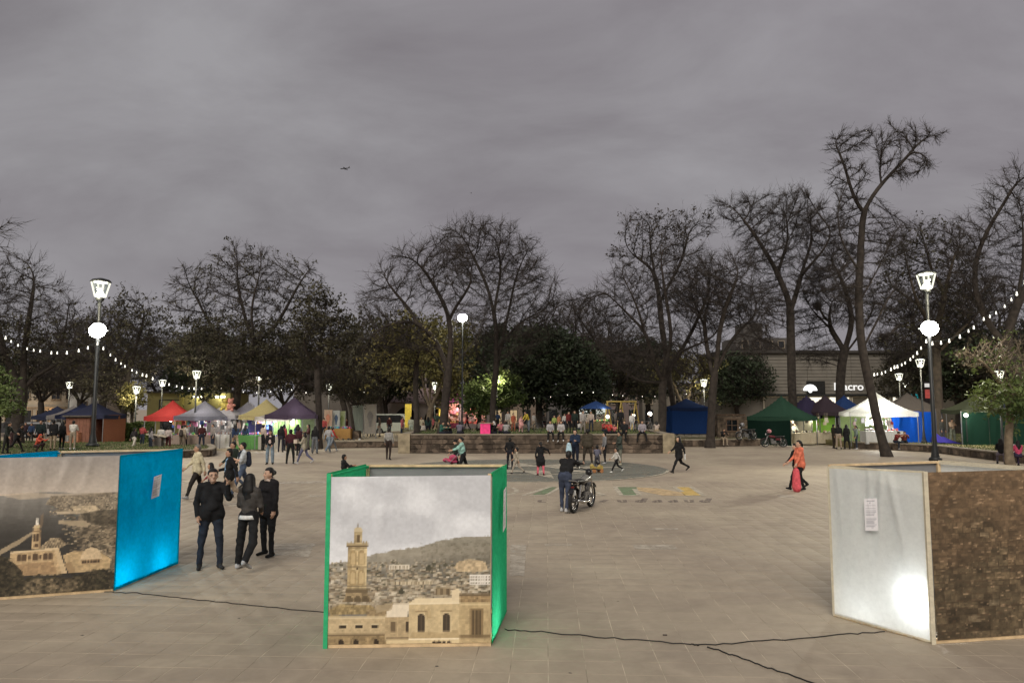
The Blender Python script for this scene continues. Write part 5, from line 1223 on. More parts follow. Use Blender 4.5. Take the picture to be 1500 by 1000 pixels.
    # five fingers and a thumb-side for each hand, curled a little
    for Wr, d2, side, sd in hands:
        n = np.cross(d2, side); pc = Wr + d2 * .085; curl = n * (1 if n[1] < .2 else -1)
        for q, (o, L) in enumerate(((-.027, .062), (-.009, .074), (.009, .070), (.026, .055))):
            b0 = pc + side * o; b1 = b0 + d2 * L * .5 + curl * .008; b2 = b1 + d2 * L * .4 + curl * .022
            mb.tube([b0 * s, b1 * s, b2 * s], [.0095 * s, .0085 * s, .007 * s], 5, 0)
        b0 = Wr + d2 * .03 + side * -.03; b1 = b0 + d2 * .035 + side * -.022; b2 = b1 + d2 * .03 + curl * .008
        mb.tube([b0 * s, b1 * s, b2 * s], [.011 * s, .010 * s, .008 * s], 5, 0)
    if dist < 40:
        for sx in (-.031, .031): mb.ball(tuple(hd((sx, -.079, .016)) * s), .0105 * s * hs, 6, 5)
        for sx in (-.031, .031): mb.bar(tuple(hd((sx - .014, -.085, .036)) * s), tuple(hd((sx + .014, -.085, .036)) * s), .006 * s, .005 * s, 5)
        mb.ball(tuple(hd((0, -.082, -.052)) * s), .015 * s * hs, 6, 6, (1.2, .4, .35))
    o0 = len(V); V += [tuple(p) for p in mb.v]; Fx = [tuple(i + o0 for i in f) for f in mb.f]
    zs = [p[2] for p in V]; zmin = min(zs)
    z0 = -zmin if seat is None else (seat + .105 * s)
    t = thing('person', label, 'person', (loc[0], loc[1], (loc[2] if len(loc) > 2 else 0)), R(face), group)
    V = [(p[0], p[1], p[2] + z0) for p in V]
    me = bpy.data.meshes.new('body'); me.from_pydata(V, [], Qs + Fx)
    for m in (SKIN2 if skin else SKIN, cloth(top), cloth(bot), cloth(shoe), cloth(inner or (.5, .5, .5)), EYEM, LIPM): me.materials.append(m)
    me.polygons.foreach_set('material_index', mi + mb.m); me.polygons.foreach_set('use_smooth', [True] * len(me.polygons)); me.update()
    ob = bpy.data.objects.new('body', me); COL.objects.link(ob); ob.parent = t
    up0 = v3(0, 0, z0)
    # hair
    hp = []
    def ha(a, b, ra, rb, sq=(1, 1, 1)): hp.append((np.array(a) * s + up0, np.array(b) * s + up0, ra * s, rb * s, sq, 0))
    hm = hairm or HAIRM; hname = 'hair'
    if hair in ('short', 'long', 'pony', 'bun', 'bob'):
        ha(hd((0, .020, .050)), hd((0, .030, .020)), .090 * hs, .086 * hs, (.98, 1.05, 1.0)); ha(hd((0, -.022, .078)), hd((0, .02, .09)), .048 * hs, .05 * hs, (1.25, 1, .8))
        if hair == 'short': ha(hd((0, .045, -.03)), hd((0, .045, -.05)), .055 * hs, .05 * hs, (1.2, 1, 1))
        if hair in ('long', 'bob'):
            L = -.11 if hair == 'bob' else -.30
            for sx in (-.062, .062): ha(hd((sx, .01, .03)), hd((sx * 1.25, .03, L * .8)), .042 * hs, .05 * hs)
            ha(hd((0, .06, .0)), hd((0, .075, L * .55)), .078 * hs, .092 * hs, (1.25, .75, 1)); ha(hd((0, .075, L * .55)), hd((.01, .095, L)), .092 * hs, .055 * hs, (1.3, .6, 1)); ha(hd((-.05, .08, L * .5)), hd((-.07, .09, L * 1.08)), .04 * hs, .022 * hs); ha(hd((.05, .08, L * .5)), hd((.06, .09, L * .95)), .04 * hs, .022 * hs)
        if hair == 'pony': ha(hd((0, .10, .03)), hd((0, .12, -.02)), .038 * hs, .04 * hs); ha(hd((0, .12, -.02)), hd((0, .115, -.18)), .036 * hs, .02 * hs)
        if hair == 'bun': ha(hd((0, .115, .03)), hd((0, .12, .02)), .046 * hs, .046 * hs)
    elif hair == 'cap':
        ha(hd((0, .010, .055)), hd((0, .015, .04)), .094 * hs, .092 * hs, (.98, 1.06, .9)); ha(hd((0, -.09, .048)), hd((0, -.135, .040)), .05 * hs, .045 * hs, (1.2, 1, .28)); hname = 'cap'
    elif hair == 'hood':
        ha(hd((0, .02, .035)), hd((0, .03, -.02)), .103 * hs, .098 * hs, (1, 1.02, 1.05)); ha(hd((0, .06, -.06)), hd((0, .05, -.10)), .09 * hs, .10 * hs); hname = 'hood'
    if hp:
        Vh, Qh, _ = sdf_mesh(hp, max(res * .8, .014), .015)
        # keep the face free: pull points in front of the face back under the skin
        R_ = np.array([hd((1, 0, 0)) - hd((0, 0, 0)), hd((0, 1, 0)) - hd((0, 0, 0)), hd((0, 0, 1)) - hd((0, 0, 0))]); R_ /= hs
        q = (Vh - (hc * s + up0)) / s @ R_.T
        brow = .072 * hs; m = (q[:, 1] < -.022 * hs) & (q[:, 2] < brow) & (hair != 'cap')
        q[m, 1] = np.maximum(q[m, 1], -.022 * hs)
        if hair in ('long', 'bob'): pass
        Vh = (q @ R_) * s + (hc * s + up0)
        mesh_np(hname, Vh, Qh, hm, t, smooth=True)
    ctx = dict(t=t, s=s, up0=up0, hands=hands, hd=hd, ub=ub, lean=lean, bw=bw)
    for e in extras: e(ctx)
    _people.append(t)
    return t, ctx
def WL(c, p): return tuple(np.array(p) * c['s'] + c['up0'])
def backpack(col):
    def f(c):
        m = MB(); a = c['ub'](v3(0, .17, .20)); V, Q, _ = sdf_mesh([(np.array(WL(c, c['ub'](v3(0, .17, .14)))), np.array(WL(c, c['ub'](v3(0, .16, .40)))), .13 * c['s'], .10 * c['s'], (1.05, .75, 1), 0)], .03)
        bp = mesh_np('backpack', V, Q, cloth(col), c['t'], smooth=True)
        for sx in (-.10, .10):
            MB().tube([WL(c, c['ub'](v3(sx, .09, .46))), WL(c, c['ub'](v3(sx * 1.05, -.03, .545))), WL(c, c['ub'](v3(sx * 1.1, -.115, .42))), WL(c, c['ub'](v3(sx * 1.3, -.10, .22)))], .02 * c['s'], 6).build('strap', cloth(col), bp, smooth=True)
    return f
def scarf(col):
    def f(c):
        p = [WL(c, c['ub'](v3(.075 * math.cos(a), .01 + .07 * math.sin(a), .545 - .02 * math.cos(2 * a) - .03 * (math.sin(a) < -.5)))) for a in np.linspace(0, 2 * math.pi, 13)]
        MB().tube(p, .026 * c['s'], 8).build('scarf', cloth(col), c['t'], smooth=True)
    return f
def hem(col):
    def f(c):
        pr = [1.16 * .128 * math.cos(a) for a in np.linspace(0, 2 * math.pi, 17)]
        MB().lathe([(.142 * c['s'], 0), (.150 * c['s'], -.07 * c['s']), (.140 * c['s'], -.073 * c['s']), (.130 * c['s'], 0)], WL(c, v3(0, .004, .035)), 24, 0, (1.22, .96)).build('shirt_hem', cloth(col), c['t'], smooth=True)
    return f
def specs():
    def f(c):
        m = MB()
        for sx in (-.032, .032): m.tube([WL(c, c['hd']((sx + .024 * math.cos(a), -.093, .014 + .018 * math.sin(a)))) for a in np.linspace(0, 6.283, 9)], .0022, 4)
        m.bar(WL(c, c['hd']((-.056, -.09, .018))), WL(c, c['hd']((-.078, .01, .018))), .004).bar(WL(c, c['hd']((.056, -.09, .018))), WL(c, c['hd']((.078, .01, .018))), .004)
        m.build('spectacles', EYEM, c['t'])
    return f
def held(name, label, cat, hand, size, col, drop=0.0, fwd=.09, grp=None, shape='box'):
    def f(c):
        Wr, d2, side, sd = c['hands'][hand]; p = Wr + d2 * fwd + v3(0, 0, -drop); b = c['t']
        q = Matrix.Rotation(b.rotation_euler.z, 3, 'Z') @ (Vector(WL(c, p))) + b.location
        t = thing(name, label, cat, q, b.rotation_euler.z, grp)
        if shape == 'box': MB().box((0, 0, 0), size).build('shell', cloth(col), t)
        elif shape == 'phone': MB().box((0, 0, .03), size, mtx=Matrix.Rotation(.3, 3, 'Y')).build('case', mat('phone_black', (.015, .015, .018), .3), t)
        else:
            sx, sy, sz = size
            prof = [(.5 * sx, 0), (.5 * sx, -.04)]; mb = MB()
            V, Q, _ = sdf_mesh([(v3(0, 0, -sz * .85), v3(0, 0, -sz * .25), sx * .5, sx * .36, (1, sy / sx, 1), 0)], .03); mesh_np('sack', V, Q, cloth(col), t, smooth=True)
            MB().tube([(-.04, 0, -sz * .12), (-.03, 0, .0), (.03, 0, .0), (.04, 0, -sz * .12)], .008, 5).build('handle', cloth(col), t)
    return f
# ------------------------------------------------------------------ buildings round the park
def wallmat(n, c, **k): return mat(n, c, .9, var=.16, scale=.6, bump=.15, bscale=6, **k)
M_DARKGLASS = mat('dark_window_glass', (.012, .013, .015), .12, var=.3, scale=2, spec=.6)
M_METAL = mat('dark_painted_metal', (.020, .022, .022), .45, var=.2, scale=4)
M_STEEL = mat('grey_steel', (.25, .25, .25), .4, metal=.7, var=.1)
WHITE_LIT = glow('lit_shop_interior', (1.0, .92, .74), 1.3)
def win(parent, x, z, w, h, y, fm, pane=M_DARKGLASS, bars=1, sill=True):
    f = MB().box((x - w / 2 - .04, y, z), (.09, .16, h + .16)).box((x + w / 2 + .04, y, z), (.09, .16, h + .16)).box((x, y, z + h / 2 + .04), (w - .01, .16, .09))
    if sill: f.box((x, y - .04, z - h / 2 - .05), (w + .26, .24, .1))
    o = f.build('window', fm, parent)
    MB().box((x, y + .03, z), (w - .012, .03, h - .012)).build('pane', pane, o)
    if bars:
        b = MB()
        for k in range(1, bars + 1): b.box((x - w / 2 + w * k / (bars + 1), y - .0, z), (.05, .05, h - .02))
        b.box((x, y - .002, z), (w - .02, .045, .05)); b.build('glazing_bar', fm, o)
# pale building far left
Y = 100.0; xl, xr = W(-60, 598, Y).x, W(142, 598, Y).x
M_PALE = wallmat('cream_render', (.34, .29, .22)); M_PALED = wallmat('tan_trim', (.26, .21, .15))
t = thing('pale_building', 'pale three storey building with dark windows at the far left', 'building', ((xl + xr) / 2, Y, 0)); hw_ = (xr - xl) / 2
MB().box((0, 4, 4.1), (2 * hw_, 7.8, 8.2)).build('wall', M_PALE, t)
MB().box((0, 3.9, 8.35), (2 * hw_ + .5, 8.6, .28)).build('roof', M_PALED, t)
for z in (2.9, 5.7): MB().box((0, .02, z), (2 * hw_ + .1, .16, .18)).build('string_course', M_PALED, t)
k = 0
for px in (14, 36, 60, 81, 102, 122):
    x = W(px, 598, Y).x - (xl + xr) / 2
    win(t, x, 4.6, 1.1, 1.15, .06, M_PALED); win(t, x, 7.2, 1.1, .9, .06, M_PALED)
    win(t, x + .2, 1.35, 1.5, 2.3, .06, M_PALED, bars=0, sill=False)
for px in (30, 71):
    x = W(px, 598, Y).x - (xl + xr) / 2; o = MB().box((x, -.12, 2.0), (.16, .12, .5)).build('wall_lamp', glow('warm_lamp', (1, .62, .28), 9), t)
    lamp_light('wall_lamp_light', 'POINT', (x, -.5, 2.1), 55, (1, .6, .3), .1, t)
# white block behind the left stalls
t = thing('low_white_building', 'small white flat block above the blue left tents', 'building', (W(115, 598, 88).x, 88, 0))
MB().box((0, 2, 2.35), (2.6, 3.6, 4.7)).build('wall', wallmat('white_render', (.55, .53, .50)), t); MB().box((0, 2, 4.76), (2.8, 3.8, .12)).build('roof', M_PALED, t); win(t, .5, 3.2, .8, .7, .18, M_PALED)
# yellow building
Y = 80.0; xl, xr = W(214, 598, Y).x, W(336, 598, Y).x; hw_ = (xr - xl) / 2
M_YEL = wallmat('yellow_render', (.25, .22, .09)); t = thing('yellow_building', 'yellow walled building with two bright wall lights', 'building', ((xl + xr) / 2, Y, 0))
MB().box((0, 3, 2.2), (2 * hw_, 5.6, 4.4)).build('wall', M_YEL, t); MB().box((0, 2.9, 4.5), (2 * hw_ + .4, 6.2, .2)).build('roof', mat('dark_eaves', (.04, .035, .03)), t)
MB().box((W(265, 598, Y).x - (xl + xr) / 2, .1, 2.2), (.35, .3, 4.36)).build('pilaster', wallmat('ochre_render', (.27, .23, .07)), t)
win(t, -hw_ + 2.6, 3.0, 2.4, 1.25, .16, mat('dark_frame', (.03, .03, .03)), mat('pale_blind', (.36, .33, .15), .8)); win(t, -hw_ + 2.4, 1.1, 1.2, 1.7, .16, mat('dark_frame', (.03, .03, .03)), bars=0)
for px in (289, 322):
    x = W(px, 598, Y).x - (xl + xr) / 2; MB().box((x, .0, 4.0), (1.0, .14, .16)).build('wall_light', glow('cool_tube', (1, .97, .78), 10), t); lamp_light('wall_light_lamp', 'POINT', (x, -.5, 3.9), 75, (1, .93, .6), .3, t)
# slab roofed hall and columned facade, arcade
M_PINKR = wallmat('grey_pink_render', (.155, .125, .115)); M_SLAB = wallmat('pale_slab', (.30, .27, .25))
Y = 98.0; xl, xr = W(425, 598, Y).x, W(545, 598, Y).x; hw_ = (xr - xl) / 2
t = thing('flat_roofed_hall', 'dim hall with a pale flat roof slab behind the banners', 'building', ((xl + xr) / 2, Y, 0))
MB().box((0, 4, 4.6), (2 * hw_ - .6, 7, 9.2)).build('wall', wallmat('dim_render', (.12, .105, .09)), t); MB().box((0, 3.6, 9.5), (2 * hw_, 9, .55)).build('roof', M_SLAB, t)
for k in range(6): win(t, -hw_ + 1.6 + k * 1.62, 6.6, 1.0, 2.0, .44, M_METAL, bars=1)
MB().box((hw_ - 1.3, .3, 8.0), (.5, .2, .4)).build('wall_light', glow('cool_tube', (1, .97, .78), 10), t); lamp_light('hall_wall_light', 'POINT', (hw_ - 1.3, -.6, 8.0), 160, (1, .85, .6), .2, t)
xl, xr = W(534, 598, 96).x, W(640, 598, 96).x; hw_ = (xr - xl) / 2
t = thing('columned_building', 'tall facade of narrow stone columns behind the forked tree', 'building', ((xl + xr) / 2, 96, 0))
MB().box((0, 4, 4.9), (2 * hw_, 7, 9.8)).build('wall', M_PINKR, t); MB().box((0, 3.9, 10.0), (2 * hw_ + .4, 7.8, .4)).build('cornice', M_PINKR, t)
for k in range(9):
    x = -hw_ + .5 + k * (2 * hw_ - 1) / 8; MB().lathe([(.24, 3.6), (.20, 4.0), (.18, 8.6), (.26, 9.1), (.26, 9.4)], (x, .25, 0), 10).build('column', wallmat('pale_column', (.24, .20, .18)), t, True)
    if k < 8: win(t, x + (2 * hw_ - 1) / 16, 6.4, .7, 3.6, .42, M_PINKR, bars=0)
xl, xr = W(572, 598, 92).x, W(706, 598, 92).x; hw_ = (xr - xl) / 2
t = thing('arcade_building', 'low building of wide dark arches under a pink grey roof', 'building', ((xl + xr) / 2, 92, 0))
def arcade():
    m = MB(); n = 3; bay = 2 * hw_ / n; r = bay / 2 - .35
    for k in range(n):
        x0 = -hw_ + k * bay; xc = x0 + bay / 2; top = 3.35; A = [(xc - r * math.cos(a), 1.0 + (top - 1.45) * math.sin(a)) for a in np.linspace(0, math.pi, 13)]
        for i in range(12): m.prism([A[i], (A[i][0], top), (A[i + 1][0], top), A[i + 1]], 'y', 0, .5)
        m.box((x0 + .175 - .001, .25, top / 2), (.35 - .004, .5, top)); m.box((x0 + bay - .175, .25, top / 2), (.35 - .004, .5, top))
    return m
arcade().build('arch_wall', wallmat('pale_arch_render', (.30, .26, .24)), t)
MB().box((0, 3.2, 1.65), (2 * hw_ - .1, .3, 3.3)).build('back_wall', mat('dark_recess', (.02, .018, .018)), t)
MB().prism([(-.6, 3.37), (-.6, 3.55), (4.2, 5.4), (4.4, 5.3)], 'x', -hw_ - .3, hw_ + .3).build('roof', wallmat('pink_grey_roof', (.20, .145, .135)), t)
# white sign shop in the middle distance
t = thing('sign_shop', 'lit white shop front with an orange tiled roof behind the blue umbrella', 'shop', (W(862, 598, 88).x, 88, 0))
MB().box((0, 2, 1.3), (4.2, 3.6, 2.6)).build('wall', wallmat('shop_render', (.3, .26, .22)), t); MB().box((-1.0, -.05, 2.75), (1.95, .12, 1.3)).build('sign_board', glow('white_sign', (.95, 1, .9), .75), t); MB().box((1.05, -.05, 2.7), (1.95, .12, 1.15)).build('sign_board', glow('white_sign', (.95, 1, .9), .75), t)
for k in range(3): MB().box((-1.0 + (k - 1) * .5, -.12, 2.9), (.34, .012, .14)).build('lettering', mat('sign_green', (.10, .25, .12)), t)
for k in range(4): MB().box((.45 + k * .36, -.12, 2.95), (.24, .012, .13)).build('lettering', mat('sign_red', (.35, .06, .05)), t)
MB().prism([(-.5, 3.45), (-.5, 3.55), (3.6, 4.6), (3.6, 4.45)], 'x', -2.3, 2.3).build('roof', mat('orange_tiles', (.22, .11, .07), .8, scale=8), t)
lamp_light('sign_shop_light', 'POINT', (0, -1.2, 2.2), 60, (1, .95, .85), .2, t)
# row of dim houses closing the far side of the park
hx = 690; hcol = [((.13, .11, .10), 'grey'), ((.17, .13, .10), 'tan'), ((.11, .10, .095), 'dark grey'), ((.16, .12, .11), 'rosy'), ((.12, .105, .085), 'brown'), ((.14, .12, .11), 'dusty')]
for k, (pa, pb, hh, fl) in enumerate(((692, 742, 5.4, 'behind the bright green bush tree'), (743, 800, 6.6, 'behind the broad dark evergreen'), (801, 838, 4.8, 'just left of the white sign shop'), (888, 940, 6.0, 'behind the yellow swing frame'), (941, 1000, 5.2, 'behind the round globe lamp'), (1001, 1056, 6.2, 'behind the blue tent and the stone hut'))):
    Yh = 106 + (k % 2) * 3; x0, x1 = W(pa, 598, Yh).x, W(pb, 598, Yh).x; w_ = x1 - x0; c_, nm_ = hcol[k]
    t = thing('row_house', 'dim %s house front ' % nm_ + fl, 'house', ((x0 + x1) / 2, Yh, 0), 0, 'dim houses along the far street')
    MB().box((0, 4, hh / 2), (w_ - .1, 7.6, hh)).build('wall', wallmat('house_%d' % k, c_), t); MB().box((0, 3.9, hh + .14), (w_ + .1, 8.4, .26)).build('roof', mat('dark_eaves', (.04, .035, .03)), t)
    n_ = max(2, int(w_ / 1.9))
    for q in range(n_):
        x = -w_ / 2 + (q + .5) * w_ / n_
        win(t, x, 1.5, 1.0, 2.0, .14, M_METAL, glow('warm_doorway', (1, .72, .4), .5) if (q + k) % 4 == 1 else M_DARKGLASS, 1, False)
        if hh > 5: win(t, x, 4.0, .9, 1.2, .14, M_PALED, bars=1)
# bank building on the right
Y = 86.0; xl, xr = W(1056, 598, Y).x, W(1640, 598, Y).x; cxb = (xl + xr) / 2; hw_ = (xr - xl) / 2
def bx(px): return W(px, 598, Y).x - cxb
def bz(py): return W(1250, py, Y).z
M_CLAD = mat('ribbed_grey_cladding', (.155, .140, .118), .75, var=.12, scale=.8)
t = thing('bank_building', 'long grey clad bank with a lit sign and bright shop windows', 'building', (cxb, Y, 0))
zt, zb_ = bz(517), bz(577)
MB().box((0, 5.2, zt / 2), (2 * hw_, 9.6, zt)).build('wall', M_CLAD, t)
nb = 12
for k in range(nb): # cladding boards
    z = zb_ + (zt - zb_) * (k + .5) / nb
    for q in range(9): MB().box((-hw_ + (q + .5) * 2 * hw_ / 9, .34, z), (2 * hw_ / 9 - .04, .14, (zt - zb_) / nb - .05)).build('cladding_panel', M_CLAD, t)
MB().box((0, 5, zt + .15), (2 * hw_ + .3, 10.2, .3)).build('roof', mat('dark_eaves', (.04, .035, .03)), t)
MB().box((0, .2, zb_ - .12), (2 * hw_, .5, .18)).build('canopy_edge', M_METAL, t)
for a, b, lit in ((1186, 1214, 1), (1216, 1247, 1), (1250, 1277, 0), (1279, 1306, 0), (1309, 1327, 1), (1120, 1184, 0), (1380, 1420, 0)):
    x0, x1 = bx(a), bx(b)
    o = MB().box((x0, .3, zb_ / 2 - .1), (.14, .24, zb_ - .3)).box((x1, .3, zb_ / 2 - .1), (.14, .24, zb_ - .3)).box(((x0 + x1) / 2, .3, zb_ - .3), (x1 - x0 - .16, .24, .14)).build('window', mat('pale_frame', (.4, .36, .28)), t)
    MB().box(((x0 + x1) / 2, .36, zb_ / 2 - .1), (x1 - x0 - .16, .05, zb_ - .5)).build('pane', WHITE_LIT if lit else mat('dim_shop_glass', (.06, .055, .045), .15, emit=(1, .8, .5), estr=.03), o)
lamp_light('shop_window_light', 'AREA', (bx(1220), -.6, 2.4), 260, (1, .93, .78), .1, t); bpy.data.objects['shop_window_light'].data.size = 3; bpy.data.objects['shop_window_light'].rotation_euler = (R(90), 0, R(180))
MB().box((bx(1197), .18, bz(567.5)), (2.1, .22, 1.5)).build('sign_panel', mat('black_sign', (.012, .012, .012), .4), t)
fan = [(.95 * math.cos(a), .95 * math.sin(a)) for a in np.linspace(0, math.pi, 18)]
sh = MB()
for k in range(9):
    a0, a1 = math.pi * k / 9 + .02, math.pi * (k + 1) / 9 - .02; r0 = .18; sh.prism([(r0 * math.cos(a), r0 * math.sin(a)) for a in (a1, a0)] + [(.80 * math.cos(a), .72 * math.sin(a)) for a in np.linspace(a0, a1, 4)], 'y', -.06, .0)
sh.prism([(.2 * math.cos(a), .2 * math.sin(a) - .04) for a in np.linspace(0, 2 * math.pi, 13)[:-1]], 'y', -.06, 0)
sh.build('sign_emblem', glow('sign_white', (1, 1, .98), 2.2), t, loc=(bx(1188), .05, bz(572)))
def text(name, body, size, loc, m, parent, ext=.03, sx=1.0, offset=0.0):
    cu = bpy.data.curves.new(name, 'FONT'); cu.body = body; cu.size = size; cu.extrude = ext; cu.offset = offset; cu.align_x = 'CENTER'; cu.align_y = 'CENTER'; cu.resolution_u = 3
    cu.materials.append(m); tmp = bpy.data.objects.new(name + '_outline', cu); COL.objects.link(tmp)
    me = bpy.data.meshes.new_from_object(tmp.evaluated_get(bpy.context.evaluated_depsgraph_get())); bpy.data.objects.remove(tmp)
    o = bpy.data.objects.new(name, me); COL.objects.link(o); o.parent = parent; o.location = loc; o.rotation_euler = (R(90), 0, 0); o.scale = (sx, 1, 1)
    return o
text('sign_lettering', 'Macro', 1.25, (bx(1245), .10, bz(566.5)), glow('sign_white_dim', (1, .97, .92), 1.0), t, .04, 1.08, .012)
rg = MB().tube([(.42 * math.cos(a), 0, .42 * math.sin(a)) for a in np.linspace(-2.4, 3.0, 16)], .07, 6).tube([(.18 * math.cos(a), 0, .18 * math.sin(a)) for a in np.linspace(0, 6.28, 10)], .06, 6).tube([(.2, 0, -.22), (.2, 0, .1)], .05, 6)
rg.build('sign_ring', glow('sign_white_dim', (1, .97, .92), 1.0), t, loc=(bx(1388), .02, bz(567)))
o = MB().box((bx(1335), -.5, bz(584)), (.95, .28, 1.05)).build('projecting_sign', glow('cyan_sign', (.02, .55, .62), .8), t)
# grey tower and stone hut
t = thing('grey_tower_block', 'plain grey tower block behind the bare trees right of centre', 'building', (W(1122, 598, 130).x, 130, 0))
MB().box((0, 5, 7.6), (9.5, 9, 15.2)).build('wall', wallmat('grey_concrete', (.085, .078, .072)), t); MB().box((-1.4, 4, 16.6), (3.4, 5, 2.8)).build('roof_house', wallmat('grey_concrete', (.085, .078, .072)), t)
for z in (5, 8, 11, 14):
    for x in (-3.2, -1.1, 1.1, 3.2): win(t, x, z, 1.0, 1.2, .46, M_PALED, bars=0)
Y = 60.0; t = thing('stone_hut', 'small roofless rough stone hut left of the green tent', 'hut', (W(1074, 598, Y).x, Y, .1))
M_HUT = mat('rubble_stone', (.14, .105, .075), .95, var=.6, scale=3, bump=.8, bscale=8)
hb = MB(); hr = random.Random(4)
for x0, x1, z0, z1 in ((-1.35, -.62, 0, 2.0), (-.62, .25, 0, .85), (.25, 1.35, 0, 2.0), (-.62, .25, 1.75, 2.0)):
    z = z0
    while z < z1 - .05:
        x = x0; hh = min(.26, z1 - z)
        while x < x1 - .03:
            w = min(hr.uniform(.22, .46), x1 - x); hb.box((x + w / 2, hr.uniform(-.03, .03), z + hh / 2), (w - .015, .42, hh - .015)); x += w
        z += hh
tag(hb.build('stones', M_HUT, t), kind='stuff')
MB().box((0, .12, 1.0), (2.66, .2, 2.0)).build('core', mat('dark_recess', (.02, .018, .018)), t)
win(t, -.19, 1.3, .84, .86, -.16, mat('weathered_wood', (.14, .09, .06), .85), bars=1)
for k in range(5): MB().box((-1.1 + k * .5, 1.0, 2.12), (.12, 2.2, .14)).build('roof_beam', mat('weathered_wood', (.14, .09, .06), .85), t)
MB().box((0, 2.0, 1.0), (2.66, .3, 2.0)).build('back_wall', M_HUT, t)

# ------------------------------------------------------------------ lamps
GL_W = (1.0, .96, .80)
M_BULB = glow('lantern_bulb', GL_W, 7); M_FLOOD = glow('flood_face', (1, .98, .90), 60); M_EDGE = glow('lantern_lit_edge', GL_W, 1.3)
M_LG = glass('lantern_glass')
def lantern(t, z, s):
    MB().lathe([(.05 * s, -.42 * s), (.13 * s, -.34 * s), (.16 * s, -.22 * s)], (0, 0, z), 12).build('collar', M_METAL, t, True)
    o = MB(); o.lathe([(.17 * s, -.20 * s), (.30 * s, .22 * s), (.31 * s, .34 * s)], (0, 0, z), 8); o.f = [f for f in o.f if len(f) == 4]; o.m = [0] * len(o.f); gl = o.build('lantern_glass', M_LG, t)
    e = MB()
    for k in range(4):
        a = math.pi / 4 + k * math.pi / 2; c, q = math.cos(a), math.sin(a); e.bar((.175 * s * c, .175 * s * q, z - .20 * s), (.315 * s * c, .315 * s * q, z + .34 * s), .05 * s)
    e.build('lantern_rib', M_EDGE, t)  # rib glow stands in for lantern light caught on the edges
    MB().lathe([(.19 * s, -.19 * s), (.03 * s, .12 * s)], (0, 0, z), 10).build('reflector_cone', M_BULB, t)
    MB().lathe([(.29 * s, .352 * s), (.37 * s, .36 * s), (.30 * s, .44 * s), (.08 * s, .50 * s)], (0, 0, z), 14).build('cap', M_METAL, t, True)
    MB().lathe([(.02 * s, .33 * s), (.24 * s, .335 * s), (.24 * s, .345 * s)], (0, 0, z), 14).build('light_panel', M_BULB, t)
def street_lamp(px, py, Y, label, power, zb=0.0, s=1.0, name='street_lamp'):
    p = W(px, py, Y); h = p.z - zb
    t = thing(name, label, 'street lamp', (p.x, Y, zb), 0, 'glass lantern street lamps')
    MB().lathe([(.16 * s, 0), (.16 * s, .1), (.11 * s, .5), (.075 * s, .9), (.06 * s, h - .40 * s)], (0, 0, 0), 10).build('post', M_METAL, t, True)
    MB().lathe([(.22 * s, 0), (.22 * s, .12), (.15 * s, .2)], (0, 0, 0), 10).build('base', M_METAL, t, True)
    lantern(t, h, s)
    if power: lamp_light('lantern_light', 'POINT', (0, -.45 * s, h - .1), power * 1.7, (1, .90, .68), .22, t)
    return t
def flood(t, z, label, power, aim, s=1.0, w=1):
    h = MB().box((0, .06, z), (.62 * s, .16, .50 * s)).build('flood_head', M_METAL, t)
    MB().ball((0, -.10, z), .37 * s, 18, 0, (1.12, .34, .94)).build('flood_glare_lens', M_FLOOD, h, True)  # lens ball enlarged to the bright oval of the lamp's glare
    MB().bar((-.45 * s, .1, z), (.45 * s, .1, z), .07).build('flood_bracket', M_METAL, t)
    b = t.location; lamp_light('flood_light', 'SPOT', (0, -.6, z), power, (1, .93, .76), .35, t, Vector(aim) - Vector(b), 104).rotation_euler = (Vector((aim[0] - b.x, aim[1] - b.y, aim[2] - b.z - z))).to_track_quat('-Z', 'Y').to_euler()
t = street_lamp(147, 427, 47.5, 'tall lit lantern lamp with a floodlight halfway up, behind the turquoise booth', 220, LZ, 1.75, 'tall_street_lamp'); t['group'] = 'tall lamps with floodlights'
flood(t, W(148, 484, 47.5).z - LZ, '', 8000, (-1, 6, 0), 1.35)
t = street_lamp(1357, 415, 39.5, 'tall lit lantern lamp with a floodlight halfway up, behind the white booth', 220, 0, 1.45, 'tall_street_lamp'); t['group'] = 'tall lamps with floodlights'
flood(t, W(1360, 481, 39.5).z, '', 8000, (0, 6, 0), 1.15)
t = thing('flood_pole', 'slim pole on the raised bed with one bright floodlight between two trees', 'lamp pole', (W(677, 598, 50).x, 50, BZ - .1), 0, None)
hz_ = W(677, 466, 50).z - BZ + .1
MB().lathe([(.09, 0), (.09, .6), (.06, .8), (.05, hz_)], (0, 0, 0), 8).build('post', M_METAL, t, True); flood(t, hz_, '', 900, (-2, 30, 0), .8)
for px, py, Y, zb, lab, pw in ((288, 550, 51, 0, 'lantern lamp between the red and grey tents', 130), (380, 553, 56, 0, 'lantern lamp above the beige tent', 120), (102, 565, 72, 0, 'lantern lamp before the pale building windows', 110), (200, 572, 63, 0, 'lantern lamp beside the lit yellowish tree', 380),
      (238, 562, 68, 0, 'lantern lamp in front of the yellow building', 110), (482, 568, 72, 0, 'lantern lamp above the banner screens', 100), (836, 563, 68, .3, 'lantern lamp left of the white sign shop', 110), (1031, 562, 63, .3, 'lantern lamp behind the blue tent', 140),
      (728, 557, 58, .5, 'lantern lamp right beside the tall bare trunk of the raised bed', 260), (637, 566, 66, .4, 'lantern lamp inside the yellow-green tree', 520), (1348, 533, 51, .4, 'lantern lamp standing before the blue tarp', 140), (1317, 553, 66, .4, 'lantern lamp in front of the bank cladding', 130), (1463, 551, 46, .4, 'lantern lamp among the sapling twigs', 160), (1326, 566, 78, .4, 'small lantern lamp right of the bank window', 60)):
    street_lamp(px, py, Y, lab, pw, zb, .9 if Y < 60 else 1.0)
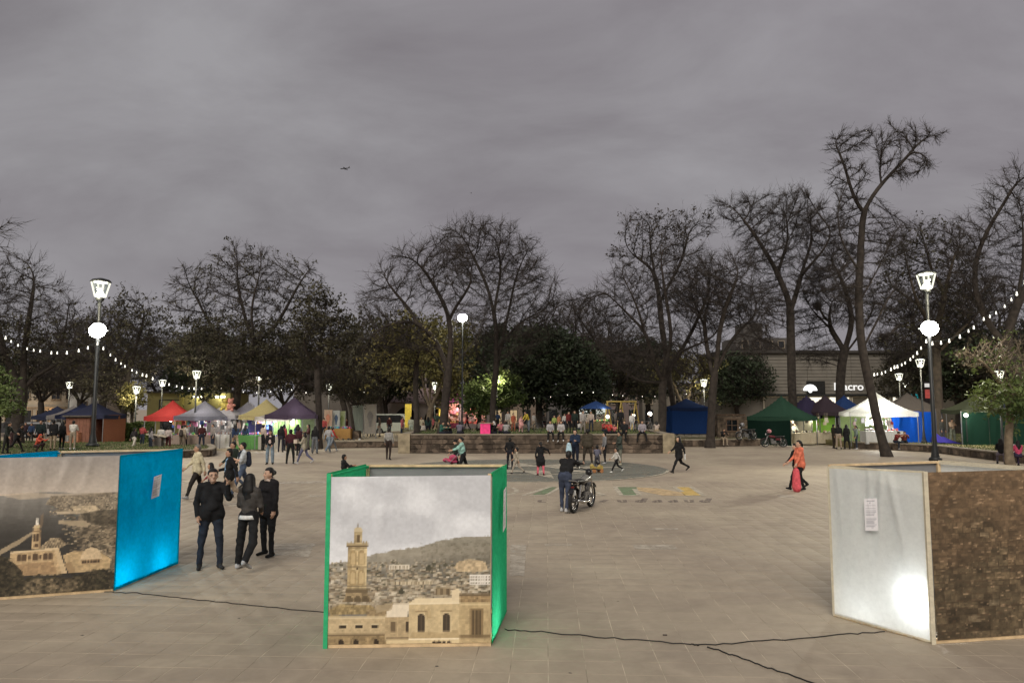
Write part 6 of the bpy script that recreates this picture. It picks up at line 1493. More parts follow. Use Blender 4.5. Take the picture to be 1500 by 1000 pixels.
def string_lights(pts, n, label, sag=.6, bulb=1.0):
    P = [Vector(p) for p in pts]; t = thing('string_lights', label, 'string lights', P[0], 0, 'strings of bulbs over the park'); C = []
    for i in range(len(P) - 1):
        for k in range(10):
            f = k / 10; C.append(vlerp(P[i], P[i + 1], f) - P[0] - Vector((0, 0, sag * 4 * f * (1 - f))))
    C.append(P[-1] - P[0]); sr_ = random.Random(n); MB().tube(C, .018, 4).build('cable', M_METAL, t)
    bm = MB().ball((0, 0, -.15), .052, 7); bm.lathe([(.035, -.11), (.03, 0)], (0, 0, 0), 6); first = None
    for k in range(n):
        f = (k + .5 + sr_.uniform(-.22, .22)) / n * (len(C) - 1); i = int(f); p = vlerp(C[i], C[i + 1], f - i)
        if first is None: first = o = bm.build('bulb', glow('string_bulb', (1, .95, .82), 2.6), t, True)
        else: o = first.copy(); COL.objects.link(o); o.parent = t
        o.location = p; q_ = bulb * sr_.uniform(.7, 1.1); o.scale = (q_, q_, q_)
string_lights([W(-8, 478, 46), W(60, 512, 46.5), W(147, 499, 47.4)], 13, 'string of bulbs from the left edge to the tall left lamp', .35)
string_lights([W(147, 503, 47.6), W(215, 548, 54), W(300, 566, 60)], 17, 'string of bulbs from the tall left lamp towards the market', .35)
string_lights([W(1505, 405, 37), W(1440, 465, 38.5), W(1362, 500, 39.6)], 13, 'string of bulbs from the right edge to the tall right lamp', .35)
string_lights([W(1360, 492, 39.7), W(1310, 535, 46), W(1262, 541, 52)], 17, 'string of bulbs from the tall right lamp to the leaning trunk', .35)
string_lights([W(690, 574, 60), W(860, 572, 62), W(1040, 570, 63)], 16, 'faint string of bulbs over the raised lawn', .5, .55)
string_lights([W(315, 565, 58), W(420, 568, 62), W(540, 572, 66)], 12, 'faint string of bulbs above the market tents', .4, .6)
# pole with red sign boards
t = thing('sign_pole', 'dark pole with a small red and white upright sign beside the tall right lamp', 'sign', (W(1366, 598, 60).x, 60, .4))
MB().lathe([(.06, 0), (.05, 5.3)], (0, 0, 0), 8).build('post', M_METAL, t, True); zz = W(1357, 575, 60).z - .4
MB().box((-.35, -.05, zz), (.62, .08, 1.9)).build('board', mat('dark_board', (.02, .015, .015), .5), t); MB().box((-.35, -.10, zz + .6), (.5, .02, .3)).build('board_panel', glow('white_panel', (1, .95, .9), .7), t); MB().box((-.35, -.10, zz - .1), (.5, .02, .7)).build('board_panel', mat('red_panel', (.45, .08, .07), emit=(.7, .12, .1), estr=.25), t)

# ------------------------------------------------------------------ market tents and stalls
def canopy_mesh(w, d, eave, peak, val=.28, n=10):
    m = MB(); P = []
    for j in range(2 * n + 1):
        row = []
        for i in range(2 * n + 1):
            u, v = i / n - 1, j / n - 1; r = max(abs(u), abs(v)); z = eave + (peak - eave) * (1 - r) ** 1.35 - .07 * (1 - abs(abs(u) - abs(v))) * r * (1 - r) * 2
            if r > .999: z += -.06 * math.cos(math.pi * (u if abs(v) > .999 else v) / 2)
            row.append((u * w / 2, v * d / 2, z))
        P.append(row)
    m.grid(P)
    edge = [P[0][i] for i in range(2 * n + 1)] + [P[j][2 * n] for j in range(1, 2 * n + 1)] + [P[2 * n][i] for i in range(2 * n - 1, -1, -1)] + [P[j][0] for j in range(2 * n - 1, 0, -1)]
    low = [(p[0] * 1.008, p[1] * 1.008, p[2] - val) for p in edge]; k = len(edge)
    m.add(edge + low, [(i, (i + 1) % k, k + (i + 1) % k, k + i) for i in range(k)])
    return m
TENTG = 'peaked market tents'
def tent(px, Y, w, d, eave, peak, col, label, z0=0.0, yaw=0.0, walls=(), light=0, wallcol=None, trans=.3, lcol=(1, .97, .92), bulb=True, light_z=None):
    x = W(px, 598, Y).x; t = thing('market_tent', label, 'tent', (x, Y, z0), R(yaw), TENTG)
    fm = fabric('tent_%s_%s_%s' % col, col, trans, .15)
    canopy_mesh(w, d, eave, peak).build('canopy', fm, t, True)
    for sx in (-1, 1):
        for sy in (-1, 1): MB().box((sx * (w / 2 - .05), sy * (d / 2 - .05), eave / 2), (.05, .05, eave)).build('pole', M_STEEL, t)
    for k in walls:
        wc = (wallcol or col); wm = fabric('tentwall_%s_%s_%s' % wc, wc, .25, .15); h = eave - .02
        a, b = {'front': ((-w / 2, -d / 2), (w / 2, -d / 2)), 'back': ((w / 2, d / 2), (-w / 2, d / 2)), 'left': ((-w / 2, d / 2), (-w / 2, -d / 2)), 'right': ((w / 2, -d / 2), (w / 2, d / 2))}[k]
        draped('tent_wall', (a[0] * .99, a[1] * .99, .04), (b[0] * .99, b[1] * .99, .04), (b[0] * .99, b[1] * .99, h), (a[0] * .99, a[1] * .99, h), 20, 14, wm, t, .04, int(px) + len(k))
    if light:
        lz = light_z or eave - .25
        if bulb: MB().ball((0, -d * .15, lz), .13, 8).build('hanging_bulb', glow('stall_bulb', (1, .98, .93), 30), t, True)
        lamp_light('stall_light', 'POINT', (0, -d * .15 - .2, lz - .25), light, lcol, .2, t)
    return t
def table(px, Y, w, h, col, label, z0=0.0, d=.8, group='cloth covered stall tables'):
    x = W(px, 598, Y).x; t = thing('stall_table', label, 'table', (x, Y, z0), 0, group)
    MB().box((0, 0, h - .02), (w, d, .04)).build('table_top', mat('ply_top', (.3, .24, .17)), t)
    r = random.Random(int(px)); m = MB(); n = 36; P = []
    for z in (h + .006, h * .5, .05):
        row = []
        for i in range(n + 1):
            s = i / n * (w + 2 * d - .02) - d; fold = (.03 * math.sin(s * 9 + r.random()) + .02 * math.sin(s * 21)) * (1 if z < h else 0)
            if s < 0: q = (-w / 2 - .01 - fold * .5, -d / 2 - s, z)
            elif s > w: q = (w / 2 + .01 + fold * .5, -d / 2 + (s - w), z)
            else: q = (-w / 2 + s, -d / 2 - .012 - abs(fold), z)
            row.append(q)
        P.append(row)
    m.grid(P[::-1]); m.poly([(-w / 2 - .01, -d / 2 - .012, h + .006), (w / 2 + .01, -d / 2 - .012, h + .006), (w / 2 + .01, d / 2, h + .006), (-w / 2 - .01, d / 2, h + .006)])
    m.build('table_skirt', fabric('skirt_%s_%s_%s' % col, col, .2), t, False)
    for sx in (-1, 1):
        for sy in (-1, 1): MB().box((sx * (w / 2 - .06), sy * (d / 2 - .06), h / 2 - .02), (.04, .04, h - .05)).build('leg', M_STEEL, t)
    return t
GOODC = [(.5, .08, .07), (.06, .12, .4), (.55, .45, .08), (.1, .35, .12), (.55, .2, .35), (.5, .48, .45), (.04, .04, .05), (.25, .1, .3), (.45, .25, .1), (.12, .35, .4)]
def goods(px, Y, w, z, label, seed, z0=0.0, n=26, hang=None, d=.6, pal=None):
    """small wares, too small to tell apart from the plaza"""
    r = random.Random(seed); x = W(px, 598, Y).x; cols = pal or GOODC; m = MB()
    for k in range(n):
        c = r.randrange(len(cols)); gx = r.uniform(-w / 2, w / 2); gy = r.uniform(-d / 2, d / 2); q = r.random(); s = r.uniform(.07, .17)
        if q < .4: m.box((gx, gy, z + s / 2), (s, s * .8, s), r.random(), c)
        elif q < .7: m.lathe([(s * .3, 0), (s * .45, s * .3), (s * .4, s * .8), (s * .15, s * 1.2)], (gx, gy, z), 8, c)
        else: m.ball((gx, gy, z + s * .5), s * .5, 7, c)
    if hang:
        for k in range(hang[2]):
            c = r.randrange(len(cols)); gx = r.uniform(-w / 2, w / 2); zz = r.uniform(hang[0], hang[1]); s = r.uniform(.12, .26)
            m.box((gx, d / 2 + .1 + r.uniform(-.05, .05), zz), (s, .05, s * r.uniform(.9, 1.7)), 0, c); m.tube([(gx, d / 2 + .1, zz + s * .4), (gx, d / 2 + .1, hang[1] + .25)], .008, 4, c)
    o = m.build('stall_goods', [mat('goods_%d_%s' % (i, seed if pal else 'x'), c, .6, var=.2, scale=8) for i, c in enumerate(cols)], None, False, (x, Y, z0))
    tag(o, label, 'goods', None, 'stuff')
# --- left side
tent(84, 62, 2.6, 2.6, 2.15, 2.95, (.035, .04, .07), 'small dark blue tent far left before the pale building')
tent(108, 60, 2.8, 2.8, 2.2, 3.0, (.30, .28, .27), 'grey white awning tent left of the blue tents', 0, 8)
tent(121, 57, 2.6, 2.6, 2.25, 3.15, (.03, .036, .07), 'blue tent between the grey white awning and the left lamp post', light=45, lcol=(1, .85, .9))
tent(139, 55, 3.1, 3.1, 2.3, 3.25, (.045, .05, .085), 'wide slate blue tent directly behind the tall left lamp post', walls=('right',), wallcol=(.28, .12, .07), light=70, lcol=(1, .75, .55))
t = thing('brick_stall', 'brick red plank stall with a flat roof right of the left lamp post', 'stall', (W(149, 598, 56).x, 54.5, 0), R(-8))
for k in range(7):
    MB().box((-.8 + k * .27, -1.2, 1.05), (.255, .05, 2.1)).build('plank', mat('brick_red_boards', (.19, .085, .055), .85, var=.2), t)
MB().box((.05, 0, 1.05), (1.85, 2.3, 2.08)).build('body', mat('brick_red_boards', (.19, .085, .055), .85, var=.2), t); MB().box((.05, 0, 2.2), (2.2, 2.9, .1)).build('roof', mat('dim_roof', (.10, .085, .07)), t)
MB().box((-.35, -1.3, .55), (1.4, .5, 1.0)).build('counter', mat('orange_counter', (.30, .13, .07)), t)
goods(123, 56, 2.2, 1.0, 'cluttered bright wares under the blue left tents', 3, 0, 24, (1.4, 1.9, 16))
tent(253, 53, 3.0, 3.0, 2.2, 3.35, (.36, .045, .04), 'bright red tent under the yellow wall', 0, 12, light=60, lcol=(.95, 1, .95))
tent(300, 52, 3.1, 3.0, 2.25, 3.3, (.16, .16, .19), 'grey tent right of the red tent', 0, 6, light=70, walls=('back',), wallcol=(.10, .09, .085))
tent(331, 53.5, 2.7, 2.7, 2.3, 3.1, (.40, .39, .42), 'pale grey tent left of the big trunk, soft toys above it', 0, -4, light=110, walls=('back', 'left'), wallcol=(.6, .6, .6))
tent(364, 54.5, 2.6, 2.6, 2.3, 3.3, (.34, .34, .40), 'pale tent with a dark peak behind the big trunk', 0, 6)
tent(390, 51.5, 3.1, 3.0, 2.3, 3.4, (.42, .36, .18), 'beige tent right of the big trunk', 0, 10, light=120, walls=('back',), wallcol=(.07, .07, .20))
tent(405, 50.5, 2.3, 2.3, 2.2, 2.6, (.36, .33, .30), 'low flat beige awning between the beige and purple tents', 0, 6, light=90, lcol=(.95, .97, 1))
tent(431, 51, 3.3, 3.2, 2.35, 3.55, (.075, .056, .085), 'purple tent beside the slim straight trunk', 0, 8, light=120, walls=('back',), wallcol=(.30, .38, .24))
table(281, 50.5, 3.0, .95, (.33, .26, .22), 'pinkish grey cloth table under the grey tent')
goods(281, 50.5, 2.9, .97, 'jumble of small toys on the pinkish grey table', 5, 0, 40, (1.5, 2.0, 20))
table(322, 51.5, 1.2, .95, (.60, .58, .55), 'white cloth table with baskets under the pale grey tent')
goods(330, 52, 1.8, .97, 'white wares under the pale grey tent', 6, 0, 24, (1.4, 2.0, 14), pal=[(.6, .6, .58), (.5, .46, .42), (.3, .2, .16), (.05, .05, .05)])
table(371, 50, 1.9, .95, (.13, .31, .10), 'bright green cloth table in front of the beige tent')
goods(378, 51, 2.6, .97, 'pink and blue toys on and above the green table', 7, 0, 34, (1.3, 2.1, 26))
table(402, 49.6, 1.8, .9, (.45, .42, .36), 'pale cloth table under the low awning')
goods(402, 49.6, 1.6, .92, 'small jars and figures under the low awning', 8, 0, 26)
t = thing('cloth_rack', 'rack of hanging lime green cloths under the purple tent', 'rack', (W(422, 598, 50.6).x, 50.6, 0))
MB().bar((-1.0, 0, 2.1), (1.0, 0, 2.1), .04).bar((-1.0, 0, 0), (-1.0, 0, 2.1), .04).bar((1.0, 0, 0), (1.0, 0, 2.1), .04).build('frame', M_STEEL, t)
for k in range(5): draped('hanging_cloth', (-.95 + k * .38, -.03, .9), (-.62 + k * .38, -.03, .9), (-.62 + k * .38, -.03, 2.08), (-.95 + k * .38, -.03, 2.08), 8, 8, fabric('lime_cloth', (.20, .33, .12), .3), t, .03, k)
# soft toys tied above the pale tent
def plush(px, py, Y, col, label):
    p = W(px, py, Y); t = thing('soft_toy', label, 'soft toy', p, 0, 'soft toys tied above the tent'); m = mat('plush_%s_%s_%s' % col, col, .95, scale=12)
    MB().ball((0, 0, 0), .28, 9, 0, (1, .8, 1)).build('trunk_ball', m, t, True); MB().ball((.05, -.06, .36), .2, 9).build('head', m, t, True)
    for sx in (-1, 1):
        MB().ball((.05 + sx * .15, -.04, .52), .08, 6).build('ear', m, t, True); MB().ball((sx * .28, -.08, .08), .11, 6, 0, (1.4, .8, .8)).build('arm', m, t, True); MB().ball((sx * .18, -.1, -.26), .13, 6).build('leg', m, t, True)
plush(329, 594, 53, (.55, .45, .12), 'yellow soft toy tied above the pale tent'); plush(337, 595, 53, (.55, .25, .2), 'pink soft toy tied above the pale tent')
# banners and screens
def banner(px0, px1, py0, py1, Y, col, label, z0=.46, blot=None):
    x0, x1 = W(px0, 598, Y).x, W(px1, 598, Y).x; za, zb2 = W(px0, py0, Y).z, W(px0, py1, Y).z; t = thing('fabric_banner', label, 'banner', ((x0 + x1) / 2, Y, z0), 0, 'banners and screens on the terrace'); w = x1 - x0
    for sx in (-1, 1): MB().box((sx * w / 2, .03, (za - z0) / 2), (.05, .05, za - z0)).build('pole', M_STEEL, t)
    draped('banner_cloth', (-w / 2, 0, zb2 - z0), (w / 2, 0, zb2 - z0), (w / 2, 0, za - z0), (-w / 2, 0, za - z0), 12, 12, fabric('ban_%s_%s_%s' % col, col, .3), t, .05, int(px0))
    if blot: MB().poly([(w * .3 * math.cos(a) * (.7 + .3 * math.sin(3 * a)), -.07, (za + zb2) / 2 - z0 + (za - zb2) * .28 * math.sin(a)) for a in np.linspace(0, 6.1, 14)]).build('printed_figure', mat('blot_%s_%s_%s' % blot, blot), t)
banner(475, 487, 600, 627, 56, (.58, .42, .32), 'cream banner with an orange figure', blot=(.5, .22, .14)); banner(488, 498, 601, 628, 56.4, (.55, .58, .58), 'white banner with a dark blue figure', blot=(.08, .12, .2)); banner(497, 506, 602, 630, 56.8, (.42, .48, .28), 'pale green banner right of the white banner', blot=(.25, .3, .12))
banner(517, 532, 592, 634, 58, (.26, .30, .27), 'tall grey green screen behind the planter cube'); banner(534, 551, 592, 635, 57, (.30, .28, .25), 'tall grey patterned screen right of the grey green one', blot=(.16, .15, .14))
table(497, 55, 1.9, .8, (.36, .21, .08), 'orange cloth table below the banners', .46, .8)
goods(500, 55, 1.8, .82, 'small wares on the orange table', 9, .46, 22, None, .5)
goods(509, 54.2, 2.0, .0, 'boxes and crates on the ground below the banners', 10, .46, 16, None, .7, [(.5, .5, .48), (.05, .05, .05), (.35, .2, .1)])
lamp_light('banner_light', 'POINT', (W(498, 598, 54).x, 53.5, 2.6), 60, (1, .92, .7), .2)
t = thing('planter_cube', 'square dark stone planter holding the little tree before the banners', 'planter', (W(517.5, 598, 55).x, 55.6, .46)); MB().box((0, 0, .3), (.85, .85, .6)).build('box', M_STONE, t); MB().box((0, 0, .62), (.75, .75, .03)).build('soil', mat('soil', (.05, .04, .03)), t)
# pink kiosks in the middle
def kiosk(px, Y, w, h, col, label, top, z0=.5, light=90, lc=(1, .8, .7), sign=None):
    x = W(px, 598, Y).x; t = thing('kiosk', label, 'kiosk', (x, Y, z0), 0, 'small lit kiosks')
    MB().box((0, .8, h / 2), (w, .08, h)).build('back_wall', mat('kiosk_%s_%s_%s' % col, col, .8), t)
    for sx in (-1, 1): MB().box((sx * w / 2, 0, h / 2), (.08, 1.6, h)).build('side_wall', mat('kiosk_%s_%s_%s' % col, col, .8), t)
    MB().box((0, -.1, h + .05), (w + .3, 2.1, .1)).build('roof', mat('kioskroof_%s_%s_%s' % top, top, .7), t); MB().box((0, -.75, .5), (w - .1, .1, 1.0)).build('counter', mat('kioskroof_%s_%s_%s' % top, top, .7), t)
    for k in range(3): MB().box((0, .7, .7 + k * .5), (w - .2, .25, .04)).build('shelf', mat('ply_top', (.3, .24, .17)), t)
    if sign: MB().box((0, -1.1, h + .4), (w * .7, .1, .7)).build('sign_board', glow('kiosk_sign_%s_%s_%s' % sign, sign, .8), t)
    if light: lamp_light('kiosk_light', 'POINT', (0, -.35, h - .3), light, lc, .15, t)
kiosk(669, 64, 2.2, 2.7, (.48, .30, .22), 'kiosk with a glowing pink sign behind the green jacket', (.5, .12, .25), sign=(1, .18, .5)); goods(669, 64, 1.9, 1.0, 'pink and yellow packets in the glowing pink kiosk', 11, .5, 20, (1.3, 2.2, 18), pal=[(.6, .5, .2), (.6, .25, .3), (.5, .45, .4)])
kiosk(693, 62, 2.2, 2.7, (.30, .24, .24), 'kiosk full of red wares under a pale tube light', (.35, .3, .3), light=120, sign=(1, .75, .72)); goods(693, 62, 1.9, 1.0, 'red hanging wares in the tube lit kiosk', 12, .5, 16, (.9, 2.3, 34), pal=[(.6, .06, .06), (.62, .2, .15), (.5, .3, .25)])
kiosk(657, 66, 1.6, 2.2, (.5, .42, .12), 'yellow kiosk half hidden by the forked tree', (.5, .42, .12), light=60, lc=(1, .85, .5))
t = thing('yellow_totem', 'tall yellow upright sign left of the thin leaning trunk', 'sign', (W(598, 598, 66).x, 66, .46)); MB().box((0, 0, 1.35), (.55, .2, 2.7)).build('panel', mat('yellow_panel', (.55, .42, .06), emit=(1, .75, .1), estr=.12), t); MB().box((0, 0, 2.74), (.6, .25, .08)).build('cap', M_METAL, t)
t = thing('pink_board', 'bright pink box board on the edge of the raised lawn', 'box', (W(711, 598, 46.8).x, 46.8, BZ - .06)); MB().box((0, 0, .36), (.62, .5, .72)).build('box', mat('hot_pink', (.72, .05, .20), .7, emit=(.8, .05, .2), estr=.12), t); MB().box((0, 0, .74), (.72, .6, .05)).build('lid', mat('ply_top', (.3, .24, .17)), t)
# blue umbrella, swings, blue tent
t = thing('patio_umbrella', 'dark blue umbrella over a small stall on the raised lawn', 'umbrella', (W(873, 598, 55).x, 55, BZ - .06)); um = MB(); nn = 8
um.lathe([(1.25, 1.62), (.7, 1.92), (.02, 2.2)], (0, 0, 0), nn); um.f = um.f[:16]; um.m = [0] * 16; um.build('canopy', fabric('umbrella_blue', (.025, .05, .14), .25), t); MB().tube([(0, 0, 0), (0, 0, 2.28)], .025, 6).build('pole', M_STEEL, t)
for k in range(nn): a = 2 * math.pi * k / nn; MB().bar((0, 0, 2.16), (1.2 * math.cos(a), 1.2 * math.sin(a), 1.61), .02).build('rib', M_STEEL, t)
goods(873, 54.4, 1.8, .7, 'plants and trinkets under the blue umbrella', 13, BZ - .06, 26, None, .6, [(.1, .22, .06), (.07, .15, .05), (.4, .2, .1), (.45, .3, .12)]); table(873, 54.6, 1.8, .66, (.12, .10, .06), 'low dark table under the blue umbrella', BZ - .06, .7)
lamp_light('umbrella_light', 'POINT', (W(884, 598, 54).x, 54, 2.6), 60, (1, .95, .8), .1)
YM = mat('yellow_swing_paint', (.52, .38, .10), .5, var=.25)
t = thing('swing_set', 'yellow pipe swing set with three A frames', 'swing set', (W(910, 598, 58).x, 58, .7)); zt_ = W(910, 588, 58).z - .7
xs_ = [W(p, 598, 58).x - W(910, 598, 58).x for p in (890, 910, 931)]
MB().tube([(xs_[0] - .1, 0, zt_), (xs_[2] + .1, 0, zt_)], .06, 8).build('beam', YM, t)
for x in xs_:
    for sx in (-1, 1): MB().tube([(x, 0, zt_), (x + sx * .50, sx * .75, 0)], .05, 8).build('leg', YM, t)
    MB().tube([(x - .27, -.4, zt_ * .45), (x + .27, .4, zt_ * .45)], .03, 6).build('brace', YM, t)
for x in ((xs_[0] + xs_[1]) / 2, (xs_[1] + xs_[2]) / 2):
    s_ = MB().box((x, 0, .55), (.45, .2, .04)).build('swing_seat', mat('red_seat', (.35, .05, .04)), t); MB().tube([(x - .2, 0, .56), (x - .2, 0, zt_)], .012, 4).tube([(x + .2, 0, .56), (x + .2, 0, zt_)], .012, 4).build('chain', M_STEEL, s_)
def fairy(px, py, Y, label, s=.32):
    p = W(px, py, Y); t = thing('globe_lamp', label, 'globe lamp', (p.x, Y, .6), 0, 'low globe lamps'); MB().lathe([(.04, 0), (.03, p.z - .6 - s)], (0, 0, 0), 6).build('post', M_METAL, t); MB().ball((0, 0, p.z - .6), s * .6, 10).build('globe', glow('globe_glow', (1, .95, .82), 6), t, True); lamp_light('globe_light', 'POINT', (0, -.6, p.z - .6), 45, (1, .9, .7), .2, t)
fairy(952, 606, 66, 'round globe lamp right of the yellow swings'); fairy(928, 608, 72, 'small globe lamp seen through the swing frame', .25); fairy(890, 610, 66, 'small globe lamp at the umbrella edge', .28)
tent(1005.5, 62, 3.3, 3.3, 2.2, 2.95, (.02, .033, .08), 'closed royal blue tent box between two dark trunks', .66, 2, walls=('front', 'back', 'left', 'right'), wallcol=(.022, .058, .19), trans=.06)
t = thing('pallet_stage', 'low pale pallet platform under the closed blue tent', 'pallet', (W(1005.5, 598, 62).x, 62, .44))
for k in range(6): MB().box((-1.5 + k * .6, 0, .18), (.5, 3.4, .06)).build('board', mat('weathered_wood_pale', (.33, .29, .22), .85), t)
for k in range(4): MB().box((0, -1.6 + k * 1.05, .075), (3.5, .1, .148)).build('bearer', mat('weathered_wood_pale', (.33, .29, .22), .85), t)
# --- right side
tent(1145, 57.0, 3.7, 3.7, 2.15, 3.75, (.028, .062, .042), 'dark green tent with one closed green wall and a lit open side', 0, 38, walls=('left',), wallcol=(.008, .020, .015), trans=.08, light=110, lcol=(1, .95, .8))
tent(1182, 61, 3.8, 3.4, 2.2, 3.75, (.045, .038, .075), 'dark purple tent peeping over the green tent', .1, 20, light=150, walls=('back',), wallcol=(.30, .45, .10), lcol=(1, .95, .8))
tent(1209, 60, 3.0, 3.0, 2.3, 3.65, (.06, .045, .055), 'brown purple tent before the lit bank window', .2, 10)
tent(1237, 63, 2.8, 2.8, 2.3, 3.6, (.03, .06, .17), 'blue peaked tent in front of the stout bare trunk', .3, 6)
tent(1284, 52.5, 4.3, 4.0, 2.35, 3.75, (.66, .66, .60), 'big bright white tent behind the leaning trunk', .15, -14, light=330, trans=.45, walls=('back',), wallcol=(.35, .46, .20), lcol=(1, 1, .95))
tent(1330, 58, 4.2, 4.0, 2.45, 3.7, (.20, .175, .15), 'grey brown tent behind the blue tarp', .3, -12)
t = thing('blue_tarp_wall', 'vivid blue tarpaulin wall right of the white tent', 'tarpaulin', (W(1338, 598, 52).x, 52, .4)); x0, x1 = W(1305, 598, 52).x - t.location.x, W(1371, 598, 52).x - t.location.x; zt_ = W(1338, 602, 52).z - .4
TB = fabric('vivid_blue_tarp', (.012, .10, .60), .3, .1); draped('tarp_sheet', (x0, 0, .0), (x0 + 2.0, 0, 0), (x0 + 2.0, 0, zt_), (x0, 0, zt_), 24, 20, TB, t, .05, 3); draped('tarp_sheet', (x0 + 2.03, .1, 0), (x1, .1, 0), (x1, .1, zt_ * .98), (x0 + 2.03, .1, zt_ * .98), 18, 20, TB, t, .06, 4)
for x in (x0, x0 + 2.01, x1): MB().box((x, .06, zt_ / 2), (.05, .05, zt_)).build('pole', M_STEEL, t)
MB().box(((x0 + x1) / 2, .1, zt_ + .03), (x1 - x0, .05, .05)).build('rail', mat('weathered_wood', (.14, .09, .06), .85), t)
t = thing('fallen_tarp', 'crumpled violet blue cloth heaped at the foot of the thick trunk', 'cloth', (W(1388, 598, 50).x, 50.2, .4)); hp_ = [[(-.9 + 1.9 * i / 9, -.4 + .9 * j / 6, max(0.0, (.75 - .8 * i / 9) * math.sin(math.pi * (j + .3) / 6.6)) * random.uniform(.7, 1.1)) for i in range(10)] for j in range(7)]; MB().grid(hp_).build('heap', fabric('violet_cloth', (.07, .06, .36), .2), t, True)
table(1174, 56.3, 1.5, .85, (.48, .42, .30), 'cream cloth table at the mouth of the green tent', .05); table(1197, 57.2, 2.2, .85, (.50, .44, .32), 'cream cloth table below the lime backdrop', .05)
goods(1187, 56.8, 2.9, .87, 'pale crafts on the cream tables', 14, .05, 28, (1.5, 2.1, 12), pal=[(.5, .42, .3), (.35, .22, .12), (.55, .5, .42), (.08, .06, .05)])
t = thing('lime_backdrop', 'lime green backdrop cloth under the purple tent', 'cloth', (W(1206, 598, 59.4).x, 59.4, .1)); draped('cloth', (-.9, 0, .75), (.9, 0, .75), (.9, 0, 2.15), (-.9, 0, 2.15), 12, 10, fabric('lime_bright', (.22, .42, .07), .3), t, .04, 5); MB().bar((-.95, .03, 0), (-.95, .03, 2.2), .05).bar((.95, .03, 0), (.95, .03, 2.2), .05).bar((-.95, .03, 2.2), (.95, .03, 2.2), .05).build('frame', M_STEEL, t)
for px in (1178, 1217, 1160):
    x = W(px, 598, 60).x; t = thing('white_screen', {1178: 'white cloth screen behind the cream tables', 1217: 'narrow cream screen at the right end of the lime backdrop', 1160: 'pale screen behind the grey knitted sweater'}[px], 'screen', (x, 60.2, .05)); w_ = {1178: 1.9, 1217: .6, 1160: .9}[px]
    draped('cloth', (-w_ / 2, 0, .1), (w_ / 2, 0, .1), (w_ / 2, 0, 2.2), (-w_ / 2, 0, 2.2), 12, 10, fabric('cream_screen', (.55, .50, .38), .35), t, .04, px); MB().bar((-w_ / 2, .03, 0), (-w_ / 2, .03, 2.25), .05).bar((w_ / 2, .03, 0), (w_ / 2, .03, 2.25), .05).build('pole', M_STEEL, t)
table(1290, 51.2, 2.6, .9, (.56, .56, .54), 'white cloth counter under the white tent', .3); goods(1280, 51.8, 2.8, .92, 'grey and white jewellery stands under the white tent', 15, .3, 30, (1.2, 1.9, 18), pal=[(.4, .4, .4), (.15, .14, .14), (.55, .52, .5), (.3, .2, .2)])
goods(1302, 51.0, .9, .92, 'red and white wares beside the blue tarp', 16, .3, 16, (1.0, 1.5, 6), pal=[(.5, .06, .06), (.55, .5, .48)])
# dark green tent row at the far right
for px, lab, c in ((1430, 'olive grey tent of the dark row beyond the right lawn', (.075, .085, .055)), (1468, 'navy tent of the dark row beyond the right lawn', (.03, .035, .07)), (1508, 'pale lilac tent at the right end of the dark row', (.36, .34, .42))):
    tent(px, 50, 3.2, 3.0, 2.3, 3.35, c, lab, .4, -6, trans=.3)
t = thing('green_tarp_wall', 'long dark green tarpaulin front of the tent row', 'tarpaulin', (W(1450, 598, 49).x, 48.3, .4))
for k in range(3): draped('tarp_sheet', (-2.3 + k * 1.75, 0, 0), (-.58 + k * 1.75, 0, 0), (-.58 + k * 1.75, 0, 2.1), (-2.3 + k * 1.75, 0, 2.1), 14, 12, fabric('dark_green_tarp', (.012, .035, .024), .12), t, .05, 30 + k)
for k in range(4): MB().box((-2.32 + k * 1.75, .06, 1.1), (.05, .05, 2.2)).build('pole', M_STEEL, t)
lamp_light('green_row_light', 'POINT', (W(1415, 598, 47.6).x, 47.4, 2.6), 70, (.95, 1, .9), .1)
fairy(1415, 608, 48.0, 'white glaring globe lamp at the left end of the green tarpaulin', .22)
